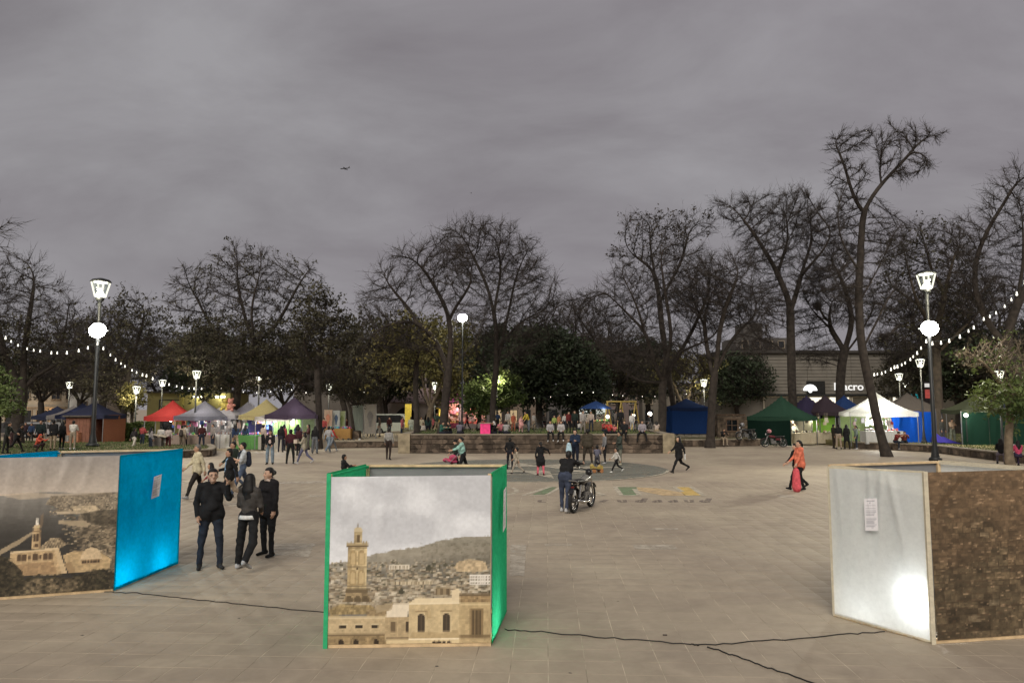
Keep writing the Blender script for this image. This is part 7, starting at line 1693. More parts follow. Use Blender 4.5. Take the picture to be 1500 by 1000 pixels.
# litter bin, van, bicycles
t = thing('litter_bin', 'grey concrete litter bin with a pale sloping lid on the left path', 'bin', (G(231, 661).x, G(231, 661).y, 0)); MB().box((0, 0, .45), (.62, .5, .9)).build('body', mat('grey_bin', (.20, .18, .16), .9), t); MB().box((0, -.05, 1.02), (1.3, .6, .06), mtx=Matrix.Rotation(.12, 3, 'Y')).build('lid', mat('pale_lid', (.45, .40, .30), .8), t); MB().box((-.2, 0, .95), (.05, .4, .1)).box((.2, 0, .95), (.05, .4, .12)).build('lid_stay', M_METAL, t)
for px, Y, c, lab, yaw in ((580, 70, (.27, .29, .26), 'pale van parked in front of the dark arches', 0), (44, 74, (.05, .05, .055), 'dark car parked before the pale building', 6), (70, 70, (.25, .25, .26), 'grey car parked left of the blue tents', 4)):
    van = 'van' in lab; t = thing('parked_van' if van else 'parked_car', lab, 'van' if van else 'car', (W(px, 598, Y).x, Y, .3 if van else 0), R(yaw), None); L = 4.6; H = 1.95 if van else 1.45
    prof = [(-L / 2, .35), (-L / 2, 1.0), (-L / 2 + .1, H - .15), (-L / 2 + .5, H), (.7, H), (1.5, H * .58), (L / 2 - .1, H * .5), (L / 2, .7), (L / 2, .35)]
    MB().prism(prof, 'y', -.85, .85).build('body', mat('carpaint_%s' % px, c, .3, var=.05, spec=.6), t)
    MB().prism([(-L / 2 + .35, H * .58), (-L / 2 + .45, H - .12), (.55, H - .12), (1.2, H * .6)], 'y', -.865, -.852).build('window', M_DARKGLASS, t); MB().prism([(-L / 2 + .35, H * .58), (-L / 2 + .45, H - .12), (.55, H - .12), (1.2, H * .6)], 'y', .852, .865).build('window', M_DARKGLASS, t)
    for x in (-1.35, 1.4):
        for y in (-.8, .8):
            w_ = MB().tube([(x, y - .1, .33), (x, y + .1, .33)], .33, 16).build('wheel', mat('tyre_rubber', (.012, .012, .012), .8), t); MB().tube([(x, y - .11, .33), (x, y + .11, .33)], .18, 12).build('rim', M_STEEL, w_)
    for y in (-.6, .6): MB().box((L / 2 - .01, y, .78), (.06, .3, .16)).build('headlight', mat('headlight_glass', (.6, .6, .6), .2), t)
def bicycle(px, Y, z0, label, yaw, c):
    t = thing('bicycle', label, 'bicycle', (W(px, 598, Y).x, Y, z0), R(yaw), 'bicycles on the raised lawn'); m = mat('bikepaint_%s' % px, c, .4)
    for x in (-.5, .5):
        w_ = MB().tube([(x + .33 * math.cos(a), 0, .33 + .33 * math.sin(a)) for a in np.linspace(0, 2 * math.pi, 19)], .022, 6).build('wheel', mat('tyre_rubber', (.012, .012, .012), .8), t); s_ = MB()
        for k in range(8): a = math.pi * k / 8; s_.bar((x + .32 * math.cos(a), 0, .33 + .32 * math.sin(a)), (x - .32 * math.cos(a), 0, .33 - .32 * math.sin(a)), .006)
        s_.build('spokes', M_STEEL, w_)
    MB().bar((-.5, 0, .33), (-.08, 0, .32), .03).bar((-.08, 0, .32), (-.22, 0, .82), .03).bar((-.2, 0, .72), (.36, 0, .76), .03).bar((-.08, 0, .32), (.36, 0, .70), .03).bar((-.5, 0, .33), (-.2, 0, .72), .025).bar((.36, 0, .85), (.5, 0, .33), .03).build('frame', m, t)
    MB().box((-.23, 0, .86), (.26, .13, .06)).build('saddle', mat('black_plastic', (.02, .02, .02), .5), t); MB().bar((.34, -.26, .95), (.34, .26, .95), .025).bar((.34, 0, .95), (.36, 0, .84), .03).build('handlebar', M_STEEL, t)
bicycle(777, 51, BZ - .06, 'bicycle held by the bright yellow jacket', 10, (.1, .1, .1)); bicycle(789, 66, .7, 'bicycle parked left of the grey lamp post far back', -15, (.3, .3, .32)); bicycle(796, 67, .7, 'bicycle parked behind the other far bicycle', 20, (.25, .05, .05)); bicycle(945, 52, BZ - .06, 'bicycle lying by the right end of the raised lawn', 5, (.12, .12, .12))

# ------------------------------------------------------------------ motorcycles
TY = mat('tyre_rubber', (.012, .012, .012), .8); CHR = mat('dull_chrome', (.45, .44, .42), .25, metal=.9, var=.1); BLKP = mat('black_paint', (.014, .014, .016), .3, spec=.5); ENG = mat('cast_engine', (.16, .155, .15), .5, metal=.6)
def motorcycle(loc, yaw, label, paint, lamp=True, helmet=None):
    t = thing('motorcycle', label, 'motorcycle', loc, yaw, 'motorcycles in the plaza'); wb = .63
    for x, r in ((-wb, .30), (wb, .31)):
        w_ = MB().tube([(x + (r - .04) * math.cos(a), 0, r + (r - .04) * math.sin(a)) for a in np.linspace(0, 2 * math.pi, 25)], .045, 8).build('wheel', TY, t, True)
        MB().tube([(x + (r - .075) * math.cos(a), 0, r + (r - .075) * math.sin(a)) for a in np.linspace(0, 2 * math.pi, 25)], .018, 6).build('rim', CHR, w_, True); s_ = MB()
        for k in range(14): a = 2 * math.pi * k / 14; s_.bar((x + .03 * math.cos(a + .6), .02 * (-1) ** k, r + .03 * math.sin(a + .6)), (x + (r - .08) * math.cos(a), 0, r + (r - .08) * math.sin(a)), .006)
        s_.build('spokes', CHR, w_); MB().tube([(x, -.06, r), (x, .06, r)], .055, 10).build('hub', ENG, w_)
        A = np.linspace(.35, 2.5, 10) if x < 0 else np.linspace(.55, 2.7, 10); P = [[(x + (r + .035) * math.cos(a), y, r + (r + .035) * math.sin(a) - abs(y) * .25) for a in A] for y in (-.065, -.03, .03, .065)]
        MB().grid(P).build('mudguard', paint if x > 0 else BLKP, t, True)
    MB().tube([(wb, -.075, .31), (wb - .20, -.075, .80)], .022, 7).tube([(wb, .075, .31), (wb - .20, .075, .80)], .022, 7).build('fork', CHR, t)
    MB().bar((-wb, -.09, .30), (-.08, -.09, .38), .035).bar((-wb, .09, .30), (-.08, .09, .38), .035).build('swingarm', BLKP, t)
    MB().tube([(-.5, .1, .36), (-.42, .11, .66)], .03, 7).tube([(-.5, -.1, .36), (-.42, -.11, .66)], .03, 7).build('shock_absorber', CHR, t)
    MB().tube([(wb - .20, 0, .80), (.2, 0, .50), (.15, 0, .26), (-.2, 0, .26), (-.18, 0, .62), (-.62, 0, .70)], .028, 7).tube([(wb - .22, 0, .78), (-.2, 0, .64)], .03, 7).build('frame', BLKP, t)
    e = MB().box((.05, 0, .35), (.34, .24, .22)); e.box((.14, 0, .50), (.16, .17, .18), mtx=Matrix.Rotation(-.4, 3, 'Y'))
    for k in range(4): e.box((.14 + .02 * k, 0, .45 + .04 * k), (.20, .21, .014), mtx=Matrix.Rotation(-.4, 3, 'Y'))
    e.build('engine', ENG, t)
    V, Q, _ = sdf_mesh([(np.array((-.02, 0, .72)), np.array((.26, 0, .76)), .10, .115, (1, 1.1, .9), 0)], .022); mesh_np('fuel_tank', V, Q, paint, t, smooth=True)
    V, Q, _ = sdf_mesh([(np.array((-.58, 0, .76)), np.array((-.12, 0, .73)), .085, .10, (1, 1.25, .6), 0)], .022); mesh_np('seat', V, Q, mat('seat_vinyl', (.02, .019, .018), .55), t, smooth=True)
    for sy in (-1, 1): MB().prism([(-.46, .48), (-.5, .64), (-.14, .64), (-.12, .50)], 'y', sy * .10 - .012, sy * .10 + .012).build('side_panel', paint, t)
    MB().tube([(.16, -.13, .36), (.05, -.15, .22), (-.35, -.16, .24), (-.75, -.17, .32)], [.022, .024, .045, .04], 9).build('exhaust', CHR, t, True)
    MB().tube([(.38, -.36, .98), (.42, -.16, 1.0), (.44, 0, .95), (.42, .16, 1.0), (.38, .36, .98)], .014, 7).build('handlebar', BLKP, t)
    for sy in (-1, 1):
        MB().tube([(.36, sy * .36, .98), (.38, sy * .24, .99)], .02, 7).build('grip', mat('seat_vinyl', (.02, .019, .018), .55), t); mm = MB().ball((.40, sy * .28, 1.16), .06, 8, 0, (.35, 1.2, .8)); mm.tube([(.42, sy * .22, 1.0), (.40, sy * .28, 1.13)], .007, 5); mm.build('mirror', BLKP, t)
    h_ = MB().ball((.50, 0, .90), .095, 12, 0, (.8, 1, 1)).build('headlight', BLKP, t, True); MB().lathe([(.08, 0), (.05, .03), (.0, .035)], (0, 0, 0), 12).build('headlight_glass', mat('headlight_glass', (.6, .6, .6), .2), h_, True).matrix_local = Matrix.Translation((.565, 0, .90)) @ Matrix.Rotation(R(90), 4, 'Y')
    MB().box((-.70, 0, .62), (.04, .08, .05)).build('tail_light', mat('red_lens', (.12, .012, .010), .3), t); MB().box((-.73, 0, .50), (.012, .19, .12)).build('number_plate', mat('plate_white', (.5, .5, .48), .5), t); MB().tube([(-.62, .11, .74), (-.74, .08, .79), (-.74, -.08, .79), (-.62, -.11, .74)], .012, 6).build('grab_rail', CHR, t)
    MB().tube([(-.02, .12, .24), (-.10, .26, .02)], .014, 6).build('side_stand', BLKP, t)
    if helmet:
        q = Matrix.Rotation(yaw, 3, 'Z') @ Vector((.32, 0, 1.12)) + Vector(loc); k = thing('helmet', helmet[0], 'helmet', q, yaw); MB().ball((0, 0, 0), .15, 12, 0, (1.15, 1, 1)).build('shell', mat('helmet_%s' % helmet[0][:6], helmet[1], .3), k, True); MB().ball((.06, 0, 0), .135, 10, 0, (1.1, .95, .6)).build('visor', M_DARKGLASS, k, True)
    return t
ra_, rb_ = G(842, 750.5), G(864, 742.5); dd_ = rb_ - ra_
mc_ = motorcycle((ra_ + rb_) / 2, math.atan2(dd_.y, dd_.x), 'grey and black motorcycle being pushed in the middle of the plaza', mat('grey_tank', (.17, .165, .145), .3, spec=.5)); mc_.scale = (1.08, 1.08, 1.08)
p = G(1134, 654.5); motorcycle((p.x, p.y, 0), R(176), 'dark motorcycle parked before the green tent with a pink white helmet on it', mat('maroon_tank', (.10, .02, .025), .3), True, ('pink and white helmet resting on the dark parked motorcycle', (.5, .22, .24)))
motorcycle((W(1089, 598, 55).x, 54.5, .44), R(200), 'black motorcycle parked on the grass left of the green tent', BLKP, True, ('grey helmet resting on the black parked motorcycle', (.25, .25, .26)))
# pram, ride-on toy, aircraft
p = G(660, 693); t = thing('pram', 'bright pink pram in front of the mint sweater', 'pram', (p.x, p.y, 0), R(176)); PK = cloth((.42, .07, .13))
V, Q, _ = sdf_mesh([(np.array((-.16, 0, .50)), np.array((.20, 0, .56)), .13, .15, (1, 1.2, .6), 0)], .03); mesh_np('seat', V, Q, PK, t, smooth=True); MB().ball((-.10, 0, .66), .18, 10, 0, (1, 1.0, .75)).build('hood', PK, t, True)
MB().bar((-.45, -.22, .95), (.3, -.22, .15), .025).bar((-.45, .22, .95), (.3, .22, .15), .025).bar((.2, -.22, .6), (-.3, -.22, .15), .025).bar((.2, .22, .6), (-.3, .22, .15), .025).bar((-.45, -.22, .95), (-.45, .22, .95), .03).build('frame', M_STEEL, t)
for x in (-.3, .32):
    for y in (-.24, .24): MB().tube([(x, y - .02, .11), (x, y + .02, .11)], .11, 12).build('wheel', TY, t)
p = G(874, 692); t = thing('ride_on_toy', 'yellow and orange ride-on toy by the kneeling child', 'toy', (p.x, p.y, 0), R(20)); t.scale = (.72, .72, .72); YT = mat('yellow_plastic', (.36, .27, .07), .5)
MB().prism([(-.35, .16), (-.38, .42), (-.3, .52), (-.22, .36), (.12, .34), (.22, .46), (.36, .40), (.36, .16)], 'y', -.15, .15).build('body', YT, t); MB().tube([(.24, 0, .42), (.18, 0, .64)], .02, 6).tube([(.18, -.15, .64), (.18, .15, .64)], .02, 6).build('handle', mat('orange_plastic', (.34, .15, .06), .5), t)
for x in (-.24, .24):
    for y in (-.17, .17): MB().tube([(x, y - .03, .12), (x, y + .03, .12)], .12, 12).build('wheel', mat('orange_plastic', (.34, .15, .06), .5), t)
p = W(505, 247, 1400); t = thing('aeroplane', 'small distant aeroplane in the grey sky', 'aeroplane', p, R(168)); AP = mat('plane_grey', (.05, .05, .055), .5)
MB().tube([(9.5, 0, 0), (8, 0, .1), (-6, 0, .2), (-10, 0, .9)], [.2, 1.0, 1.0, .25], 10).build('fuselage', AP, t, True); MB().prism([(2.2, 0), (-1.2, 9.5), (-2.6, 9.5), (-1.6, 0), (-2.6, -9.5), (-1.2, -9.5)], 'z', -.3, -.05).build('wing', AP, t); MB().prism([(-7.2, .8), (-9.0, 3.8), (-10.2, 3.8), (-9.8, .8)], 'y', -.12, .12).build('tail_fin', AP, t); MB().prism([(-8, 0), (-9.2, 3.2), (-10, 3.2), (-9.6, 0), (-10, -3.2), (-9.2, -3.2)], 'z', .8, .95).build('tailplane', AP, t)
for y in (-3.2, 3.2): MB().tube([(1.6, y, -.8), (-.8, y, -.7)], [.5, .4], 8).build('engine', AP, t)
p = W(690, 283, 160); t = thing('bird', 'tiny bird high in the grey sky', 'bird', p, R(40)); BD = mat('bird_dark', (.10, .10, .10)); V, Q, _ = sdf_mesh([(np.array((-.14, 0, 0)), np.array((.14, 0, .02)), .04, .055, (1, 1, 1), 0), (np.array((.14, 0, .02)), np.array((.22, 0, .05)), .04, .03, (1, 1, 1), 0), (np.array((-.14, 0, 0)), np.array((-.28, 0, 0)), .03, .02, (1, 1.6, .6), 0), (np.array((0, -.04, .02)), np.array((-.05, -.42, .12)), .035, .012, (1.6, 1, .6), 0), (np.array((0, .04, .02)), np.array((-.05, .42, .12)), .035, .012, (1.6, 1, .6), 0)], .02); mesh_np('body', V, Q, BD, t, smooth=True)
BLK = (.016, .016, .017); NAVY = (.02, .03, .06); JEAN = (.075, .10, .15); DJEAN = (.026, .032, .046); KHAKI = (.32, .25, .17); CREAM = (.50, .45, .31); GREY = (.16, .16, .165); WHT = (.62, .62, .62); MAROON = (.055, .018, .022)
NEARG = 'three people talking between the booths'; WG = 'people crossing the plaza'
def at(px, py, z=0.0): p = G(px, py, z); return (p.x, p.y, z)
# three in front
person('person in black sweatshirt and dark jeans raising a hand with a phone to the face', at(307, 833), 1.70, 28, 'stand', BLK, DJEAN, (.03, .03, .03), 'short', skin=1, group=NEARG, build=1.12, coat=.05, head=(0, -4), la=(46, 14, 112, 16), ra=(-8, 12, 34, 10), ll=(3, 7, 2), rl=(-4, 7, 4),
       extras=(specs(), held('mobile_phone', 'black phone held up by the person in the black sweatshirt', 'phone', 0, (.075, .012, .15), BLK, 0, .10, None, 'phone')))
person('person seen from behind with long black hair, dark grey jacket and white shirt hem', at(362, 833), 1.62, 168, 'walk', (.055, .050, .046), BLK, (.35, .35, .35), 'long', fem=True, group=NEARG, wide=1.15, build=1.04, ll=(2, 9, 2), rl=(-16, 10, 30), la=(10, 10, 55, 30), ra=(10, 10, 50, 30), extras=(hem((.62, .62, .60)),))
person('person with tied back hair in a black blazer and pale scarf looking over', at(391, 814), 1.63, -28, 'stand', (.014, .013, .014), BLK, (.015, .015, .015), 'bun', skin=1, fem=True, group=NEARG, build=1.1, coat=.14, head=(-14, 0), la=(2, 8, 12, 4), ra=(16, 8, 60, 30), extras=(scarf((.45, .36, .30)),))
# second group walking left
person('person in black jacket over a light blue shirt and beige trousers striding past', at(334, 740), 1.70, -58, 'stride', BLK, (.40, .32, .24), (.02, .02, .02), 'short', group=WG, inner=(.20, .33, .48), build=1.1, coat=.06, ra=(10, 10, 70, 20))
person('person in cream jacket and dark trousers walking behind the black sweatshirt', at(287, 730), 1.70, -50, 'walk', CREAM, (.025, .022, .02), (.3, .3, .3), 'short', hairm=HAIRG, group=WG, coat=.08, build=1.1)
person('person in white T-shirt and jeans with a dark backpack', at(354, 727), 1.74, -62, 'walk', (.48, .52, .54), JEAN, (.03, .03, .03), 'short', skin=1, group=WG, sleeve='short', la=(24, 8, 88, 26), extras=(backpack((.025, .03, .045)),))
person('person in dark green jacket and jeans behind the black jacket', at(340, 718), 1.68, -40, 'walk', (.022, .03, .024), JEAN, (.03, .03, .03), 'short', group=WG, coat=.05)
person('small child in red top half hidden behind the striding person', at(307, 733), 1.12, -70, 'walk', (.25, .05, .05), (.04, .04, .05), (.1, .1, .1), 'bob', group=WG)
# third row by the market
person('person in open black jacket and wide light jeans facing the booths', at(395, 680), 1.68, 4, 'stand', BLK, (.17, .22, .26), (.02, .02, .02), 'long', fem=True, group=WG, inner=(.50, .38, .34), wide=1.3, la=(12, 8, 30, 20), ra=(12, 8, 30, 20))
person('person in black turned to the market behind the open jacket', at(411, 662), 1.66, 180, 'stand', BLK, (.03, .03, .04), (.02, .02, .02), 'long', fem=True, group=WG, extras=(held('hand_bag', 'dark shoulder bag hanging by the person in black', 'bag', 1, (.28, .14, .3), (.03, .03, .035), 0.02, .05, None, 'sack'),))
person('person in maroon hoodie and black trousers seen from behind', at(425, 679), 1.70, 176, 'stand', MAROON, BLK, (.03, .03, .03), 'short', group=WG, build=1.1, ll=(0, 9, 2), rl=(0, 9, 2))
person('person in dark maroon partly hidden between two walkers', at(437, 667), 1.64, 150, 'stand', (.045, .016, .02), BLK, (.03, .03, .03), 'short', group=WG)
person('person in light khaki jacket and jeans carrying something pale', at(445, 679), 1.60, -95, 'walk', (.33, .30, .23), (.10, .10, .16), (.4, .4, .4), 'bob', fem=True, group=WG, coat=.1, la=(24, 8, 84, 24), ra=(24, 8, 84, 24), extras=(held('parcel', 'pale parcel carried by the khaki jacket', 'parcel', 0, (.26, .18, .2), (.5, .42, .34)),))
person('person with very long black hair, black top and grey flared jeans', at(461, 664), 1.66, 182, 'stand', BLK, (.12, .13, .14), (.05, .05, .05), 'long', fem=True, group=WG, wide=1.35)
person('person in grey vest over pink sleeves and wide jeans', at(481, 663), 1.70, 160, 'walk', (.30, .30, .30), (.16, .20, .24), (.35, .35, .35), 'short', group=WG, wide=1.25, ra=(18, 20, 40, 10))
person('person in red jacket hidden behind the grey vest', at(487, 661), 1.62, 120, 'walk', (.36, .04, .03), (.18, .20, .22), (.3, .3, .3), 'short', group=WG)
person('person in grey hooded jacket and black trousers alone by the tall stone bed', at(569, 673), 1.68, 172, 'stand', (.24, .235, .22), (.035, .025, .022), (.02, .02, .02), 'short', group=WG, build=1.08, ll=(8, 3, 4), rl=(-8, 3, 8))
# left lawn
LG = 'people standing about on the left lawn'
person('person in dark green jacket leaning forward at the left edge of the lawn', at(8, 664, LZ), 1.68, 96, 'stand', (.03, .036, .032), (.03, .03, .028), BLK, 'short', group=LG, lean=10, la=(20, 8, 40, 10))
person('person in black bent over beside the leaning dark green jacket', at(23, 662, LZ), 1.62, 120, 'walk', BLK, BLK, BLK, 'short', group=LG, lean=18)
person('person in black jacket and khaki trousers seen from behind on the left lawn', at(77, 659, LZ), 1.75, 178, 'stand', BLK, KHAKI, BLK, 'short', group=LG, build=1.15, coat=.06)
person('person in black holding a white bag with print by the khaki trousers', at(90, 658, LZ), 1.62, 170, 'stand', BLK, BLK, (.3, .3, .3), 'long', fem=True, group=LG, extras=(held('shopping_bag', 'white printed shopping bag carried on the left lawn', 'bag', 1, (.34, .08, .36), (.52, .50, .46), .16, .05),))
person('person in white top with a brown wrap round the waist and khaki trousers', at(106, 658, LZ), 1.68, 185, 'stand', (.55, .52, .47), (.33, .27, .20), (.6, .6, .6), 'short', group=LG, inner=(.30, .17, .09), build=1.08, la=(24, 8, 80, 30), ra=(24, 8, 80, 30))
person('person in dark teal jacket standing with hands in pockets on the lawn', at(58, 657, LZ), 1.70, 10, 'stand', (.02, .03, .03), BLK, BLK, 'short', group=LG, build=1.1)
person('person crouching in a coral red jacket on the lawn', at(53, 662, LZ), 1.5, 80, 'crouch', (.55, .10, .06), (.05, .03, .03), BLK, 'hood', hairm=cloth((.55, .10, .06)), group=LG)
person('person in dark purple standing far left between the trees', at(36, 648), 1.62, 30, 'stand', (.04, .025, .03), BLK, BLK, 'short', group=LG)
person('person with white sleeves bending by the leaning pair', at(16, 655, LZ), 1.55, -60, 'stand', (.42, .38, .36), (.10, .06, .06), BLK, 'pony', fem=True, group=LG, lean=14)
SG = 'shoppers on the path by the left stalls'
person('person in pale pink top standing by the brick coloured stall', at(123, 645), 1.55, 175, 'stand', (.48, .30, .25), (.18, .22, .26), BLK, 'short', group=SG)
person('person in blue jeans and dark top by the left lamp post', at(132, 645), 1.62, 160, 'stand', (.05, .07, .08), JEAN, BLK, 'short', group=SG)
person('person in white dress standing right of the left lamp post', at(144, 648), 1.55, -90, 'stand', (.46, .40, .34), (.46, .40, .34), (.5, .5, .5), 'short', group=SG, skirt=True, fem=True)
person('person in black sleeveless top and white trousers walking on the path', at(196, 660), 1.55, 160, 'walk', (.035, .03, .032), (.50, .46, .40), (.3, .3, .3), 'pony', fem=True, group=SG)
person('person in grey top with long dark hair beside the litter bin', at(220, 662), 1.55, 150, 'stand', (.26, .24, .24), DJEAN, (.2, .2, .2), 'long', fem=True, group=SG)
person('person in pale top and maroon trousers near the red tent', at(246, 661), 1.58, 180, 'stand', (.40, .34, .31), (.07, .022, .022), BLK, 'short', group=SG, extras=(held('shopping_bag', 'pale grey bag carried in front of the red tent', 'bag', 0, (.3, .1, .26), (.42, .40, .37), .1, .05),))
person('person in beige coat with a dark backpack in front of the grey tents', at(266, 660), 1.66, 176, 'stand', (.40, .33, .25), (.20, .16, .12), BLK, 'short', group=SG, build=1.1, extras=(backpack((.06, .05, .045)),))
person('vendor in black behind the grey tent table', at(203 + 88, 648), 1.64, 0, 'hold', BLK, BLK, BLK, 'short', group=SG)
person('vendor in red standing under the beige tent', at(353, 649), 1.62, 10, 'hold', (.45, .08, .05), BLK, BLK, 'short', group=SG)
person('vendor in dark clothes beside the big trunk', at(331, 650), 1.64, -10, 'stand', (.05, .04, .035), BLK, BLK, 'cap', hairm=cloth((.03, .03, .03)), group=SG)
# centre
CG = 'families in the middle of the plaza'
person('person in mint sweater pushing a pink pram behind the green booth', at(678, 696), 1.60, -78, 'push', (.27, .46, .40), BLK, BLK, 'bun', fem=True, skin=1, group=CG, build=1.25, lean=8, la=(38, 10, 30, 6), ra=(36, 10, 30, 6))
person('person in dark green with a black cap walking beside the mint sweater', at(667, 692), 1.46, -80, 'walk', (.025, .04, .032), BLK, BLK, 'cap', hairm=cloth(BLK), skin=1, group=CG)
person('person hidden behind the green booth, only black hair above the cloth', at(503, 716), 1.42, 120, 'crouch', BLK, BLK, BLK, 'short', group=CG, lean=0, sit=True, seat=.45, ll=(86, 6, 88), rl=(84, 6, 86))
person('teenager in black with hands behind the back beside the green booth', at(747, 687), 1.42, 170, 'stand', BLK, (.02, .02, .025), BLK, 'short', group=CG, la=(-20, 12, 30, 20), ra=(-20, 12, 30, 20))
person('small child in beige tracksuit walking beside the teenager in black', at(757, 694), 1.12, -100, 'walk', (.36, .31, .24), (.34, .29, .23), (.05, .04, .04), 'short', group=CG)
person('girl in black dress and pink leggings with one arm stretched out', at(792, 696), 1.36, 188, 'stand', BLK, (.62, .13, .17), (.08, .015, .02), 'pony', fem=True, group=CG, skirt=True, ra=(30, 60, 10, 0), la=(-10, 18, 40, 10))
person('person in black sweater and blue jeans pushing the motorcycle', at(828, 750), 1.66, 152, 'push', BLK, (.045, .055, .085), (.4, .4, .4), 'short', group=CG, build=1.28, lean=24, ra=(50, 6, 16, 0), la=(46, 20, 20, -10), ll=(8, 4, 8), rl=(-10, 4, 8))
person('person in navy carrying a white and blue bundle', at(843, 684), 1.76, -30, 'hold', (.02, .03, .055), (.015, .018, .03), BLK, 'short', skin=1, group=CG, build=1.12, extras=(held('bundle', 'white and blue bundle in the arms of the navy jacket', 'bundle', 1, (.30, .24, .42), (.40, .55, .62), 0.1, .06, None, 'sack'),))
person('person in olive brown seen from behind with legs apart', at(861, 681), 1.76, 178, 'stand', (.06, .05, .036), (.055, .045, .035), (.3, .26, .2), 'short', group=CG, build=1.2, ll=(0, 11, 2), rl=(0, 11, 2), coat=.04)
person('person in grey hoodie and black trousers facing left beside the ride-on toy', at(886, 679), 1.56, -80, 'stand', (.19, .19, .195), BLK, (.3, .3, .3), 'short', skin=1, group=CG)
person('child in grey blue top kneeling at the yellow ride-on toy', at(875, 690), 1.1, 170, 'stand', (.12, .12, .16), (.05, .05, .06), (.3, .28, .25), 'short', group=CG, la=(40, 8, 30, 4), ra=(40, 8, 30, 4))
person('person in dark green patterned jacket and light leggings turned left', at(908, 681), 1.62, -70, 'stand', (.05, .06, .05), (.14, .14, .11), (.35, .33, .25), 'pony', fem=True, group=CG, coat=.14, la=(20, 8, 70, 20))
person('small child in white top and black trousers running with white shoes', at(903, 692), 1.08, -75, 'stride', (.52, .50, .46), BLK, (.65, .65, .62), 'short', group=CG)
person('person all in black with a long ponytail walking alone to the left', at(995, 692), 1.64, -72, 'stride', (.014, .014, .015), BLK, BLK, 'long', fem=True, skin=1, group=CG, coat=.14, build=1.12, extras=(held('paper_roll', 'white paper carried by the person all in black', 'paper', 0, (.06, .05, .26), (.6, .6, .58), .1, .0),))
# sitting on the tall stone bed
EG = 'people sitting on the edge of the stone bed'
def edge(px, label, **k):
    p = W(px, 640, by - .1); return person(label, (p.x, by - .10, 0), k.pop('h', 1.62), k.pop('face', 0), 'dangle', seat=BZ + .01, group=EG, **k)
edge(806, 'person in grey sweater and black trousers on the wall edge, hands together', top=(.30, .29, .29), bot=BLK, shoe=(.4, .4, .4), hair='long', fem=True)
edge(822, 'person in pale grey top on the wall edge with white shoes', top=(.36, .34, .33), bot=BLK, shoe=(.55, .55, .55), hair='long', fem=True, face=-8)
edge(915, 'person all in black slouching on the wall edge', top=BLK, bot=BLK, hair='short', build=1.15, face=-20)
edge(941, 'person in grey top and black trousers sitting with knees apart on the wall', top=(.24, .22, .24), bot=BLK, hair='short', build=1.1, face=-14, ll=(80, 22, 80), rl=(78, 22, 76))
BG = 'people on the raised lawn'
def bed_p(px, Y, label, pose='ground', **k):
    p = W(px, 630, Y); z = BZ - .06
    if pose == 'ground': k['seat'] = .02
    return person(label, (p.x, Y, z), k.pop('h', 1.62), k.pop('face', random.uniform(-40, 40)), pose, group=BG, **k)
bed_p(646, 47.0, 'person in green jacket leaning against the forked tree', top=(.04, .12, .09), face=60)
bed_p(660, 47.4, 'person in black sitting facing the green jacket', top=BLK, face=-60)
bed_p(673, 46.8, 'person in grey purple hoodie sitting with the back turned', top=(.13, .12, .15), face=175)
bed_p(717, 47.2, 'person in black lying low by the pink board', top=BLK, face=80)
bed_p(726, 47.3, 'person in black with a white hood on the grass', top=BLK, hair='hood', hairm=cloth((.5, .48, .45)), face=-70)
bed_p(733, 49, 'person in pink sitting beside the tall bare trunk', top=(.42, .14, .16))
bed_p(741, 47.0, 'person in grey sitting on the bed edge, back to the plaza', top=(.27, .26, .25), face=170)
bed_p(744, 54, 'person in white shirt standing on the raised lawn', 'stand', top=(.40, .38, .35), bot=(.30, .26, .2), h=1.45)
bed_p(752, 53, 'child in orange red standing on the raised lawn', 'stand', top=(.34, .09, .05), bot=(.3, .1, .06), h=1.3)
bed_p(763, 50, 'child in a wide pink and white skirt on the raised lawn', 'stand', top=(.55, .28, .26), bot=(.5, .3, .3), h=1.15, skirt=True, fem=True)
bed_p(774, 51, 'person in bright yellow jacket bending over on the lawn', 'stand', h=1.5, top=(.45, .34, .05), bot=(.14, .16, .18), lean=24, face=-60)
bed_p(833, 50, 'person in red and maroon standing behind the wall sitters', 'stand', top=(.13, .025, .025), bot=BLK, h=1.45)
bed_p(842, 50, 'person in dark green standing beside the red and maroon one', 'stand', top=(.02, .03, .025), bot=BLK, h=1.5)
bed_p(812, 52, 'child in yellow green on the lawn behind the grey sweaters', 'stand', top=(.26, .31, .09), bot=BLK, h=1.15)
bed_p(819, 54, 'child in orange on the lawn behind the pale grey top', 'stand', top=(.36, .16, .08), bot=(.3, .2, .15), h=1.2)
bed_p(854, 49, 'person in grey and white stripes behind the olive brown person', 'stand', top=(.34, .32, .30), bot=(.2, .18, .16), h=1.5)
bed_p(893, 48, 'person in red sitting under the swings', top=(.45, .06, .05))
bed_p(900, 48.5, 'child in pink red sitting under the swings', top=(.52, .16, .15), h=1.2)
bed_p(909, 50, 'person in black standing at the swing frame', 'stand', top=BLK, bot=BLK)
bed_p(926, 54, 'child in white by the swing seats', 'stand', top=(.5, .48, .46), bot=(.3, .3, .3), h=1.3)
DG = 'people strolling beyond the stone bed'
def far_p(px, Y, z, label, **k):
    p = W(px, 630, Y); return person(label, (p.x, Y, z), k.pop('h', 1.64), k.pop('face', random.uniform(-180, 180)), k.pop('pose', 'stand'), group=DG, res=.04, **k)
far_p(548, 62, .46, 'person in dark top sitting by the grey screens', top=(.06, .045, .04), hair='long')
far_p(556, 60, .46, 'person in pale trousers by the grey screens', top=(.10, .08, .07), bot=(.42, .38, .33))
far_p(589, 58, .46, 'person in red and white stripes and jeans near the van', top=(.48, .14, .16), bot=NAVY)
far_p(602, 58, .46, 'person in pale green beside the thin leaning trunk', top=(.42, .44, .36), bot=(.4, .45, .38))
